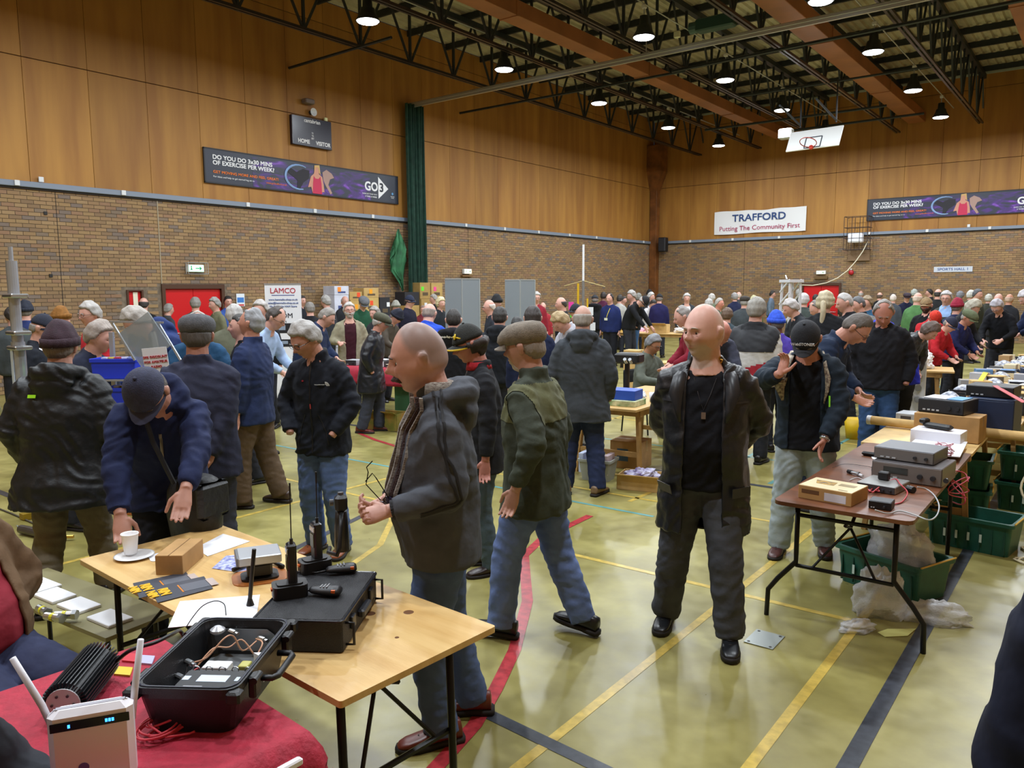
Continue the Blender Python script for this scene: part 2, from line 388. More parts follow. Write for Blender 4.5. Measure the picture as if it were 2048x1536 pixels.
line([(-9, 5.9), (-3, 5.9)], .04, CY)
m = MB().box((-1.41, 4.13, .003), (.16, .20, .004)); fp = ob('floor_socket_plate', m, mat('#9aa09c', .4, .6), label='small grey metal socket plate set in the floor by the walking man', cat='floor plate')
for sx in (-.06, .06):
    for sy in (-.08, .08): ob('screw', MB().cyl((-1.41+sx, 4.13+sy, .004), (-1.41+sx, 4.13+sy, .007), .008, 8), mat('#444', .5), fp)

# ---- ceiling: corrugated deck with purlins
deck = MB(); pts = []
x = WX; zt = RZ
prof = []
while x < RX:
    prof += [(x, zt), (x+.09, zt), (x+.12, zt+.06), (x+.20, zt+.06), (x+.23, zt)]; x += .23
# corrugations run along y
for i in range(len(prof)-1):
    a, b_ = prof[i], prof[i+1]
    if b_[0] > a[0]: deck.add([(a[0], NY, a[1]), (b_[0], NY, b_[1]), (b_[0], BY, b_[1]), (a[0], BY, a[1])], [(0, 1, 2, 3)])
clg = ob('ceiling', deck, mat('#b9b49c', .6, noise=.2, nscale=1.5), kind='structure')
roofslab = ob('roof_slab', MB().box(((WX+RX)/2, (NY+BY)/2, RZ+.2), (RX-WX+.6, BY-NY+.6, .1)), mat('#555', .9), clg)
STEEL = mat('#20282e', .5, noise=.2); STEEL2 = mat('#3a2a26', .5)
pmesh = MB().box((0, 0, 0), (RX-WX-.1, .07, .17)).mesh('purlin', [STEEL])
y = -1.0
while y < BY: put('purlin', pmesh, clg, loc=((WX+RX)/2, y, RZ-.10)); y += 1.62
m = MB(); m.box(((WX+RX)/2, BY-.05, RZ-.06), (RX-WX, .1, .12)); ob('eaves_strip', m, mat('#9aa39c', .6), clg)
# ---- trusses running down the hall
def truss(x, label):
    t = thing('roof_truss', label, 'roof truss', (x, 0, 7.5), group=None)
    L0, L1 = -1.8, BY-.25; h = 1.55
    m = MB(); 
    for dx in (-.05, .05): m.box((dx, (L0+L1)/2, .03), (.055, L1-L0, .06)); 
    ob('bottom_chord', m, mat('#3b3534', .35, .5), t)
    m = MB(); m.box((0, (L0+L1)/2, h), (.16, L1-L0, .14)); ob('top_chord', m, STEEL, t)
    vm = MB().box((0, 0, h/2), (.055, .055, h)).mesh('upright', [STEEL])
    dm = MB().bar((0, -.81, 0), (0, 0, h), .045).mesh('diagonal', [STEEL]); dm2 = MB().bar((0, .81, 0), (0, 0, h), .045).mesh('diagonal', [STEEL])
    y = L0+.2
    while y < L1-.8:
        put('upright', vm, t, loc=(0, y, 0)); put('diagonal', dm, t, loc=(0, y+.81, 0)); put('diagonal', dm2, t, loc=(0, y+.81, 0)); y += 1.62
    return t
for x, l in ((-14.3, 'dark roof truss nearest the left wall'), (-11.75, 'dark roof truss over the first lamp row from the left wall'), (-9.2, 'dark roof truss just right of the first brown duct'),
             (-6.65, 'roof truss with a shining bottom chord above the backboard'), (-4.05, 'dark roof truss right of the wide brown duct'), (-1.5, 'dark roof truss at the right edge of the picture')): truss(x, l)
# cross ties
def rod(a, b_, r_, label, m_=STEEL, name='tie_rod', cat='tie rod'):
    return ob(name, MB().tube([a, b_], r_, 6), m_, label=label, cat=cat)
rod((WX+.0, 12.7, 7.4), (-13.0, 12.7, 7.44), .035, 'short dark cross rod fixed to the left wall above the scoreboard')
rod((WX+.0, 19.1, 7.4), (-9.1, 19.2, 7.44), .035, 'dark cross rod from the left wall right of the green curtain')
rod((-9.3, 18.9, 7.40), (-1.7, 18.6, 7.42), .04, 'long dark cross rod passing in front of the brown ducts')
rod((-11.7, 26.4, 7.4), (-5.9, 26.5, 7.42), .04, 'dark cross rod just above the backboard')
rod((-9.3, 28.4, 7.4), (-5.2, 28.4, 7.42), .04, 'far dark cross rod right of the backboard')
tk = rod((WX+.05, 16.75, 7.22), (RX-.1, 16.75, 7.30), .05, 'pale metal curtain track crossing under the roof', mat('#b8bcbc', .3, .6), 'curtain_track', 'curtain track')
ob('track_face', MB().bar((WX+.05, 16.75, 7.17), (RX-.1, 16.75, 7.25), .06, .09), mat('#b8bcbc', .35, .6), tk)
ob('track_hanger', MB().cyl((-8.9, 16.75, 7.3), (-8.9, 16.75, 7.55), .012, 6), mat('#b8bcbc', .35, .6), tk)
# brown ducts
BR = mat('#96603a', .45, noise=.2, nscale=1)
for x, w_, l in ((-10.9, .46, 'brown painted duct under the roof, leftmost of three'), (-6.08, .56, 'wide brown painted duct between the lamp rows with a pale worn patch'), (-1.9, .6, 'brown painted duct cut by the right edge of the picture')):
    d = ob('roof_duct', MB().box((x, 15, 7.98), (w_, 34, .34), ch=.01), BR, label=l, cat='duct')
    for y in (8, 14.2, 20.3, 26.4): ob('duct_joint', MB().box((x, y, 7.98), (w_+.03, .05, .37)), BR, d)
# conduits and high bay lamps
CON = mat('#aab0b0', .4, .3); HOOD = mat('#1d2326', .5); LENS = mat('#f4f8ff', .5, emit=14.0, key='lens')
hood = MB().lathe([(.05, .44), (.09, .43), (.10, .26), (.14, .24), (.16, .15), (.235, .02), (.24, 0), (.225, 0), (.15, .13), (.02, .2)], n=20).mesh('hood', [HOOD], True)
lens = MB().lathe([(.225, .012), (.20, -.015), (.10, -.03), (.001, -.034)], n=20).mesh('lens', [LENS], True)
stem = MB().cyl((0, 0, .42), (0, 0, .62), .012, 6).mesh('stem', [CON]); jbox = MB().box((0, 0, .62), (.09, .09, .07), ch=.005).mesh('junction_box', [mat('#c9cdc9', .5)])
ordn = ['nearest', 'second', 'third', 'fourth', 'fifth', 'sixth', 'seventh', 'farthest']
rown = {-12.08: 'the left row', -8.27: 'the middle row', -4.7: 'the right row'}
seen = {-12.08: [11.17, 15.54, 19.95, 24.34, 28.5], -8.27: [15.45, 19.82, 24.14], -4.7: [15.62, 19.6, 24.02, 28.23]}
ld = bpy.data.lights.new('high_bay_light', 'AREA'); ld.shape = 'DISK'; ld.size = .42; ld.energy = LAMP_W; ld.color = (.88, .94, 1.0)
for x, ys in LAMP_ROWS.items():
    if x in rown:
        cd = ob('conduit', MB().tube([(x, -1, 7.875), (x, 30.5, 7.875)], .014, 6), CON, label='thin pale conduit feeding the lamps of '+rown[x], cat='conduit')
    for i, y in enumerate(ys):
        if x in rown and y in seen[x]:
            k = seen[x].index(y); lab = 'glowing dark-hooded high bay lamp, %s of %s in view' % (ordn[k], rown[x])
            if y == seen[x][-1]: lab = 'glowing dark-hooded high bay lamp, farthest of %s' % rown[x]
            grp = 'high bay lamps under the roof'
        else: lab = 'high bay lamp outside the picture'; grp = 'high bay lamps beyond the frame'
        t = thing('high_bay_lamp', lab, 'ceiling lamp', (x, y, LAMP_Z), group=grp)
        put('hood', hood, t); put('lens', lens, t); put('stem', stem, t); put('junction_box', jbox, t)
        lo = bpy.data.objects.new('lamp_light', ld); COL.objects.link(lo); lo.parent = t; lo.location = (0, 0, -.06)
# roof-hung heater / projector bits
hb = thing('heater_unit', 'dark ceiling heater with green casing by the curtain track', 'heater', (-7.6, 17.6, 7.9))
ob('casing', MB().box((0, 0, 0), (.9, .3, .28), ch=.03), mat('#1f4440', .5), hb); ob('motor', MB().cyl((-.62, 0, 0), (-.4, 0, 0), .13, 12), mat('#3a5a58', .5), hb)
ob('sensor_box', MB().box((-.9, -.1, -.1), (.14, .1, .14), ch=.01), mat('#c8ccb0', .5), hb); ob('bracket', MB().box((0, 0, .4), (.06, .06, .6)), STEEL, hb)

# ---- things on the left wall
def P_left(px, py, off=.03): return atx(px, py, WX+off)
def P_back(px, py, off=.03): return aty(px, py, BY-off)
def door(parent_name, M, w_, h_, glass=False):
    t = put(parent_name, None, M=M, kind='structure'); fr = mat('#4a2c18', .5); red = mat('#c8161c', .35)
    m = MB(); m.box((-w_/2+.04, 0, h_/2), (.08, .12, h_)); m.box((w_/2-.04, 0, h_/2), (.08, .12, h_)); m.box((0, 0, h_-.05), (w_-.16, .12, .1)); ob('door_frame', m, fr, t)
    lw = (w_-.16)/2
    for s in (-1, 1):
        lf = ob('door_leaf', MB().box((s*lw/2, .03, (h_-.1)/2+.005), (lw-.008, .045, h_-.11), ch=.004), red, t)
        ob('push_bar', MB().tube([(s*.08, -.03, 1.0), (s*(lw-.08), -.03, 1.0)], .014, 8), mat('#999', .3, .9), lf)
    return t
d1 = door('door_1', frame((WX-.02, (DL[0]+DL[1])/2, 0), (0, 1, 0), (-1, 0, 0)), DL[1]-DL[0], 2.09)
d2 = door('door_2', frame(((DBk[0]+DBk[1])/2, BY+.02, 0), (1, 0, 0), (0, 1, 0)), DBk[1]-DBk[0], 2.13)
d3 = put('door_3', None, M=frame((WX-.02, (DS[0]+DS[1])/2, 0), (0, 1, 0), (-1, 0, 0)), kind='structure')
ob('door_frame', MB().box((-.16, 0, .985), (.04, .1, 1.97)).box((.16, 0, .985), (.04, .1, 1.97)).box((0, 0, 1.955), (.28, .1, .03)), mat('#4a2c18', .5), d3)
ob('door_leaf', MB().box((0, .03, .97), (.278, .04, 1.94), ch=.004), mat('#c8161c', .35), d3)
ob('notice_sheet', MB().box((.02, -.001, 1.78), (.1, .004, .28)), mat('#e4dfc8', .6), d3)

def sign_box(M, w_, h_, label, cage, gl='#9fe8c0'):
    t = thing('exit_sign', label, 'exit sign', M=M)
    ob('sign_body', MB().box((0, 0, -.05), (w_, h_, .1), ch=.01), mat('#d8dcd8', .5), t)
    ob('lit_face', MB().box((0, 0, .004), (w_*.88, h_*.8, .01)), mat(gl, .5, emit=2.2), t)
    G = mat('#1f8a55', .5, emit=.25)
    f = MB(); f.box((-w_*.3, 0, .011), (.02, h_*.4, .004)); f.lathe([(.014, 0), (.014, .004)], (-w_*.3, h_*.27, .009), 8); f.bar((-w_*.3, .0, .011), (-w_*.36, -h_*.25, .011), .012, .004); f.bar((-w_*.3, 0, .011), (-w_*.24, -h_*.22, .011), .012, .004)
    f.bar((-.05*w_, 0, .011), (w_*.3, 0, .011), .02, .004); f.bar((w_*.3, 0, .011), (w_*.2, h_*.2, .011), .02, .004); f.bar((w_*.3, 0, .011), (w_*.2, -h_*.2, .011), .02, .004)
    ob('running_man_symbol', f, G, t)
    if cage:
        m = MB()
        for sx in (-1, 1):
            for zz in (0, .09): m.tube([(sx*(w_/2+.04), -h_/2-.04, zz), (sx*(w_/2+.04), h_/2+.04, zz)], .006, 5)
        for sy in (-1, 1):
            for zz in (0, .09): m.tube([(-w_/2-.04, sy*(h_/2+.04), zz), (w_/2+.04, sy*(h_/2+.04), zz)], .006, 5)
        for sx in (-1, 1):
            for sy in (-1, 1): m.tube([(sx*(w_/2+.04), sy*(h_/2+.04), -.1), (sx*(w_/2+.04), sy*(h_/2+.04), .09)], .006, 5)
        ob('wire_cage', m, mat('#b8bcc0', .4, .5), t)
LW = lambda p: frame((WX+.12, p.y, p.z), (0, 1, 0), (0, 0, 1))
BW = lambda p, off=.12: frame((p.x, BY-off, p.z), (1, 0, 0), (0, 0, 1))
sign_box(LW(P_left(388, 537)), .40, .17, 'green lit exit sign in a wire cage above the left red doors', True)
sign_box(LW(P_left(932, 543)), .36, .16, 'lit exit sign high on the brick wall above the grey screens', False, '#f4f0d8')
ob('shelf_bracket', MB().box((0, -.14, -.06), (.5, .05, .1)), mat('#7a5a34', .7), bpy.data.objects['exit_sign.001'])
sign_box(BW(P_back(1643, 545)), .36, .14, 'lit exit sign above the far red doors', False, '#e4f4d8')
ob('shelf_bracket', MB().box((0, -.2, -.06), (.5, .1, .1)), mat('#6a5230', .7), bpy.data.objects['exit_sign.002'])

# sports banner (two copies with different crops)
def banner(M, w_, h_, label):
    t = thing('sports_banner', label, 'banner', M=M)
    WH = mat('#e8eaee', .5); OR = mat('#f07a18', .5)
    ob('backing_board', MB().box((0, 0, 0), (w_, h_, .03)), mat('#252c3c', .4), t)
    ob('border', MB().box((0, h_/2, .002), (w_+.03, .03, .036)).box((0, -h_/2, .002), (w_+.03, .03, .036)).box((-w_/2, 0, .002), (.03, h_, .036)).box((w_/2, 0, .002), (.03, h_, .036)), mat('#14141a', .5), t)
    # purple glow print
    pm_ = bpy.data.materials.new('print'); pm_.use_nodes = True; N = pm_.node_tree.nodes; L = pm_.node_tree.links; b = N['Principled BSDF']
    tc = N.new('ShaderNodeTexCoord'); mp = N.new('ShaderNodeMapping'); mp.inputs['Scale'].default_value = (1.0, 2.5, 1); L.new(tc.outputs['Object'], mp.inputs[0])
    n = N.new('ShaderNodeTexNoise'); n.inputs['Scale'].default_value = 1.3; n.inputs['Distortion'].default_value = 2.0; L.new(mp.outputs[0], n.inputs['Vector'])
    r = N.new('ShaderNodeValToRGB'); e = r.color_ramp.elements; e[0].position = .42; e[0].color = lin('#252c3c'); e[1].position = .75; e[1].color = lin('#8a50c8'); x = e.new(.6); x.color = lin('#47247a')
    L.new(n.outputs[0], r.inputs[0]); L.new(r.outputs[0], b.inputs['Base Color']); b.inputs['Roughness'].default_value = .4
    ob('purple_print', MB().box((.1, -.02, .016), (w_*.62, h_*.9, .004)), pm_, t)
    z = .021; s = h_/.76
    sw = MB(); sw.tube([(-.62*s, -.02, z)], .01, 3) if False else None
    # swirl and athletes
    k = MB(); pts = [(-.42+.42*math.cos(a), .0+.30*math.sin(a), z) for a in [R(d) for d in range(60, 300, 15)]]
    k.tube([(p[0]*s, p[1]*s, z) for p in pts], [.012+.02*math.sin(PI*i/len(pts)) for i in range(len(pts))], 5); ob('light_swirl', k, mat('#8fb0e0', .5), t)
    def blob(name, pts_, m_, r_): kk = MB(); kk.tube([(p[0]*s, p[1]*s, z) for p in pts_], [q*s for q in r_], 8); 
    def flat(name, poly, m_, zz): ob(name, MB().prism([(p[0]*s, p[1]*s) for p in poly], zz-.004, zz+.003), m_, t)
    skin = mat('#c9907a', .6); dk = mat('#1c1a24', .6); red_ = mat('#c02850', .6)
    flat('printed_cyclist', [(-.78, .1), (-.66, .2), (-.5, .12), (-.3, .22), (-.1, .2), (-.12, 0), (-.3, -.12), (-.42, -.3), (-.5, -.3), (-.48, -.08), (-.62, .0)], dk, z)
    flat('printed_runner', [(.32, .2), (.45, .28), (.62, .2), (.7, .1), (.56, .05), (.5, -.1), (.62, -.3), (.56, -.34), (.42, -.14), (.34, 0)], mat('#a88a80', .6), z)
    flat('printed_woman', [(-.16, -.22), (-.06, .06), (.04, .14), (.08, .34), (.2, .34), (.2, .14), (.3, .08), (.34, -.1), (.36, -.3), (.3, -.3), (.26, -.36), (-.02, -.36), (-.06, -.2)], skin, z+.004)
    flat('printed_vest', [(-.02, -.36), (.0, -.1), (.03, .08), (.08, .02), (.18, .02), (.24, .08), (.27, -.1), (.28, -.36)], red_, z+.008)
    flat('printed_hair', [(.05, .18), (.06, .35), (.22, .37), (.25, .12), (.2, .18), (.18, .3), (.09, .3)], mat('#c8a468', .6), z+.008)
    T = lambda x, y: Matrix.Translation((x, y, z))
    hw = w_/2
    text('DO YOU DO 3x30 MINS', .135*s, WH, t, T(-hw+.2, .2*s), align='LEFT', bold=.024, sx=1.12); text('OF EXERCISE PER WEEK?', .135*s, WH, t, T(-hw+.2, .075*s), align='LEFT', bold=.024, sx=1.12)
    text('GET MOVING MORE AND FEEL GREAT!', .085*s, OR, t, T(-hw+.2, -.13*s), align='LEFT', bold=.012, sx=1.2)
    text('For ideas and help to get started log on to', .055*s, WH, t, T(-hw+.2, -.235*s), align='LEFT', sx=1.15); text('www.go3trafford.co.uk', .055*s, OR, t, T(-hw+1.62*s, -.235*s), align='LEFT', sx=1.15)
    gx = hw-1.0*s
    text('GO', .33*s, WH, t, T(gx-.02, .0), align='CENTER', bold=.025, sx=.95)
    flat('arrow', [((gx+.24*s)/s, .3), ((gx+.62*s)/s, .0), ((gx+.24*s)/s, -.3)], WH, z)
    text('3', .33*s, mat('#1c2230', .5), t, Matrix.Translation((gx+.36*s, 0, z+.006)), bold=.025)
    text('EXERCISE YOUR WAY', .05*s, WH, t, T(gx-.08, -.2*s), sx=1.1); text('3 TIMES A WEEK', .055*s, WH, t, T(gx-.04, -.27*s), bold=.012, sx=1.1)
    ob('crest', MB().lathe([(.035, 0), (.035, .003)], ((gx+.78*s), -.12*s, z), 10), mat('#5a9ad0', .5), t); text('TRAFFORD', .03*s, WH, t, T(gx+.78*s, -.2*s)); text('LEISURE', .03*s, WH, t, T(gx+.78*s, -.24*s))
banner(frame((WX+.03, (10.24+16.29)/2, 4.775), (0, 1, 0), (0, 0, 1)), 6.05, .76, 'long dark purple exercise banner on the left timber wall')
banner(frame((-7.62+3.02, BY-.03, 4.83), (1, 0, 0), (0, 0, 1)), 6.05, .77, 'long dark purple exercise banner on the far wall, cut by the picture edge')
# scoreboard
sb = thing('scoreboard', 'dark electronic scoreboard reading HOME and VISITOR on the left wall', 'scoreboard', M=frame((WX+.06, 13.26, 5.92), (0, 1, 0), (0, 0, 1)))
ob('board', MB().box((0, 0, 0), (1.24, .72, .1), ch=.01), mat('#181426', .25), sb); WH = mat('#e6e8ec', .5)
text('cantabrian', .13, WH, sb, Matrix.Translation((0, .27, .053)), bold=.012, sx=.95); text('HOME', .135, WH, sb, Matrix.Translation((-.28, -.25, .053)), bold=.026, sx=.95); text('VISITOR', .135, WH, sb, Matrix.Translation((.33, -.25, .053)), bold=.026, sx=.95)
for i, q in enumerate(('T1', 'T2', 'SET')): text(q, .055, WH, sb, Matrix.Translation((0, -.02-.065*i, .053)), bold=.02)
hn = thing('horn', 'small round horn above the scoreboard', 'horn', M=frame((WX+.08, 13.3, 6.43), (0, 1, 0), (0, 0, 1)))
ob('bell', MB().lathe([(.03, -.06), (.05, 0), (.10, .06), (.09, .06), (.02, .02)], n=16), mat('#c8ccd0', .4), hn); ob('driver', MB().lathe([(.05, -.08), (.05, 0)], n=12), mat('#333', .5), hn)
ob('wall_floodlight', MB().box((WX+.12, 13.15, 6.66), (.2, .28, .12), ch=.02), mat('#6a5a50', .5), label='small dark sensor unit above the horn', cat='sensor')
ob('alarm_box', MB().box((WX+.05, 13.75, 6.33), (.06, .09, .09), ch=.01), mat('#d8d8a0', .5), label='tiny pale box right of the horn', cat='box')

# green curtain and cloth
def cloth_strip(y0, y1, z0, z1, x0, amp, folds, seed, taper=0.0, ny=60, nz=30):
    rnd = random.Random(seed); ph = [rnd.uniform(0, 6) for _ in range(4)]; mb = MB(); vs = []
    for side in (0, 1):
        for k in range(nz+1):
            v = k/nz
            for j in range(ny+1):
                u = j/ny; yy = y0+(y1-y0)*u; cx = (y0+y1)/2
                yy = cx+(yy-cx)*(1-taper*v)
                d = amp*(math.sin(folds*2*PI*u+ph[0]+.5*math.sin(3*v+ph[2]))+.4*math.sin(folds*3.3*PI*u+ph[1]+1.5*v))
                vs.append((x0+d+(.012 if side else 0), yy+.01*math.sin(6*v+ph[3]), z0+(z1-z0)*v))
    n1 = (nz+1)*(ny+1); fs = []
    for s in (0, 1):
        for k in range(nz):
            for j in range(ny):
                a = s*n1+k*(ny+1)+j; q = (a, a+1, a+ny+2, a+ny+1); fs.append(q if s else q[::-1])
    return mb.add(vs, fs)
GN = mat('#1d4034', .8, noise=.3, nscale=6)
ct = ob('curtain', cloth_strip(16.45, 17.2, 1.35, 7.2, WX+.26, .07, 7, 2, ny=80), GN, smooth=True, label='tall bunched dark green dividing curtain against the left wall', cat='curtain')
gc = MB()
GC = mat('#2c6a44', .75, noise=.35, nscale=5)
rings = []
for k, (z, a, b_, cy) in enumerate(((1.95, .03, .03, 16.35), (2.2, .1, .07, 16.28), (2.5, .26, .12, 16.12), (2.8, .33, .16, 16.15), (3.05, .30, .17, 16.2), (3.3, .2, .14, 16.22), (3.5, .1, .08, 16.2), (3.62, .03, .03, 16.22))):
    rings.append([(WX+.2+b_*.8*math.cos(2*PI*j/28)*(1+.35*math.sin(5*2*PI*j/40+k*.9)+.2*math.sin(11*2*PI*j/40)), cy-.1+a*math.sin(2*PI*j/40)*(1+.3*math.sin(4*2*PI*j/40+k*1.3)+.12*math.sin(9*2*PI*j/40+k)), z+.05*math.sin(6*2*PI*j/40+k)) for j in range(40)])
gc.ring(rings); ob('hanging_green_cloth', gc, GC, smooth=True, label='crumpled bright green cloth hung beside the dark curtain', cat='cloth')
ob('pull_cord', MB().tube([P_left(848, 396, .1), P_left(838, 430, .14), P_left(833, 470, .1), P_left(831, 520, .1), P_left(826, 560, .12), P_left(818, 590, .1)], .012, 5), mat('#c8c090', .6), label='thin pale cord hanging down beside the green curtain', cat='cord')

# ---- far wall things
tf = thing('cloth_banner', 'white cloth banner reading TRAFFORD Putting The Community First', 'banner', M=frame((-11.78, BY-.05, 4.66), (1, 0, 0), (0, 0, 1)))
g = MB(); nx, ny = 40, 8; vs = []; fs = []
for s in (0, 1):
    for j in range(ny+1):
        for i in range(nx+1):
            u, v = i/nx, j/ny; vs.append(((u-.5)*3.8, (v-.5)*.93+.03*math.sin(u*9)*(v-.5)+.012*math.sin(u*20)*v, .012*math.sin(u*14+v*3)-(0.01 if not s else 0)))
n1 = (nx+1)*(ny+1)
for s in (0, 1):
    for j in range(ny):
        for i in range(nx): a = s*n1+j*(nx+1)+i; q = (a, a+1, a+nx+2, a+nx+1); fs.append(q if s else q[::-1])
g.add(vs, fs); ob('cloth', g, mat('#e4e6e8', .7), tf, smooth=True)
text('TRAFFORD', .40, mat('#22427a', .6), tf, Matrix.Translation((0, .16, .022)), bold=.015, sx=1.12); text('Putting The Community First', .265, mat('#a82a5a', .6), tf, Matrix.Translation((0, -.25, .022)), sx=1.07)
sh = thing('wall_sign', 'small white sign reading SPORTS HALL 1', 'sign', M=frame((-4.66, BY-.03, 2.575), (1, 0, 0), (0, 0, 1)))
ob('plate', MB().box((0, 0, 0), (1.22, .19, .02)), mat('#c8d0dc', .5), sh); text('SPORTS HALL 1', .125, mat('#3c5a9a', .5), sh, Matrix.Translation((0, 0, .013)), bold=.012, sx=1.15)
p = P_back(1703, 545); fb = thing('fire_bell', 'round red fire bell on the far brick wall', 'bell', M=BW(p, .06)); ob('gong', MB().lathe([(.09, 0), (.1, .03), (.06, .07), (.01, .08)], n=16), mat('#b8202c', .4), fb, smooth=True); ob('strobe', MB().box((0, .12, .03), (.05, .06, .04)), mat('#d8d8d8', .4), fb)
wc = thing('wall_cage_box', 'white box in a black wire cage high on the far wall', 'equipment box', M=BW(P_back(1720, 478), .25))
m = MB(); 
for sx in (-.42, -.14, .14, .42):
    for zz in (0, .45): m.tube([(sx, -.42, zz), (sx, .8, zz)], .012, 5)
for sy in (-.42, 0, .4, .8):
    for zz in (0, .45): m.tube([(-.42, sy, zz), (.42, sy, zz)], .012, 5)
    for sx in (-.42, .42): m.tube([(sx, sy, -.2), (sx, sy, .45)], .012, 5)
ob('wire_cage', m, mat('#3a2c28', .5), wc); ob('white_case', MB().box((-.05, .02, .2), (.5, .34, .3), ch=.03), mat('#e8ecf4', .4, emit=.15), wc); ob('lower_frame', MB().box((0, -.62, -.15), (.8, .4, .05)), mat('#7a6248', .8), wc)  # white case has a faint glow in its material; it is no lamp
sp = thing('loudspeaker', 'black loudspeaker bracketed beside the corner column', 'loudspeaker', M=frame((-15.85, BY-.45, 3.85), (1, 0, 0), (0, 0, 1)))
ob('cabinet', MB().box((0, 0, 0), (.34, .62, .32), ch=.03), mat('#15151a', .5), sp); ob('grille', MB().box((0, 0, .17), (.28, .56, .02), ch=.008), mat('#24242a', .7), sp); ob('bracket', MB().box((0, -.05, -.25), (.08, .2, .25)), mat('#222', .5), sp)
# basketball backboard folded up under the roof
bb0, bb1, bb2, bb3 = atz(1564, 304, 5.75), atz(1590, 266, 6.25), atz(1697, 252, 6.25), atz(1668, 289, 5.75)
bo = (bb0+bb1+bb2+bb3)/4; ex = ((bb3-bb0)+(bb2-bb1)).normalized(); ey = ((bb1-bb0)+(bb2-bb3)); ey = (ey-ex*ey.dot(ex)).normalized()
bw_, bh_ = ((bb3-bb0).length+(bb2-bb1).length)/2, ((bb1-bb0).length+(bb2-bb3).length)/2
bt = thing('basketball_backboard', 'white basketball backboard with hoop folded up under the roof', 'backboard', M=frame(bo, ex, ey))
bz = 1 if ex.cross(ey).dot(CP-bo) > 0 else -1
ob('board', MB().box((0, 0, 0), (bw_, bh_, .04), ch=.008), mat('#f0f4f4', .3), bt)
m = MB()
for a, b_ in (((-.22, -.28), (.22, -.28)), ((.22, -.28), (.22, .05)), ((.22, .05), (-.22, .05)), ((-.22, .05), (-.22, -.28))): m.bar((a[0], a[1], bz*.023), (b_[0], b_[1], bz*.023), .03, .004)
ob('target_square', m, mat('#404850', .5), bt)
m = MB().tube([(.22*math.cos(2*PI*i/20), -.3+.0, bz*(.28)+.22*math.sin(2*PI*i/20)) for i in range(20)], .012, 6, closed=True); ob('hoop', m, mat('#a83c30', .5), bt)
m = MB().tube([(0, -.3, bz*.02), (0, -.3, bz*.08)], .06, 8); ob('hoop_bracket', m, mat('#c84030', .5), bt)
m = MB()
for dx in (-.5, .5): m.tube([(dx, .5, .02), (dx, .2, 1.35)], .03, 6)
ob('folding_arm', m, STEEL, bt)
Mi = frame(bo, ex, ey).inverted()
for q_ in (-1, 1): p_ = bo+ex*(.5*q_)+ey*.45; ob('hanger_rod', MB().tube([Mi @ p_, Mi @ Vector((p_.x, p_.y, 7.52))], .02, 6), STEEL, bt)
ob('hanger_beam', MB().tube([Mi @ Vector((-9.2, bo.y+.3, 7.52)), Mi @ Vector((-6.65, bo.y+.3, 7.52)), Mi @ Vector((-4.05, bo.y+.3, 7.52))], .03, 6), STEEL, bt)
ob('ceiling_speaker', MB().box(atz(1572, 268, 6.6), (.4, .3, .3), ch=.03), mat('#b8bcb8', .5), label='pale box hanging left of the basketball backboard', cat='box')
# draped cable from the cage to the ladder tower
c0, c1 = P_back(1735, 484, .3), P_back(1600, 570, 4.0)
pts = [P_back(a, b_, .3+3.7*i/7) for i, (a, b_) in enumerate(((1735, 484), (1726, 502), (1712, 522), (1695, 541), (1675, 556), (1652, 566), (1625, 571), (1602, 570)))]
ob('hanging_cable', MB().tube(pts, .018, 5), mat('#cfc9b0', .6), label='pale cable sagging from the wall cage to the white ladder', cat='cable')
# notices
nt_ = thing('safety_notice', 'white and blue safety notice right of the left red doors', 'notice', M=frame((WX+.03, P_left(481, 600).y, P_left(481, 600).z), (0, 1, 0), (0, 0, 1)))
ob('sheet', MB().box((0, 0, 0), (.22, .3, .006)), mat('#dfe8f0', .5), nt_); ob('blue_panel', MB().box((0, .0, .004), (.18, .12, .003)), mat('#3a7ac8', .5), nt_); ob('red_strip', MB().box((0, -.12, .004), (.18, .04, .003)), mat('#c84040', .5), nt_)

ob('wall_conduit', MB().tube([(WX+.02, P_left(315, 410).y, 3.9), (WX+.02, P_left(315, 410).y, 2.1)], .012, 6), mat('#a89c84', .6), wl)
ob('wall_socket', MB().box((WX+.02, P_left(92, 436).y, 3.45), (.03, .06, .06)).box((WX+.02, P_left(102, 551).y, 2.25), (.03, .06, .06)), mat('#1c1a1a', .6), wl)
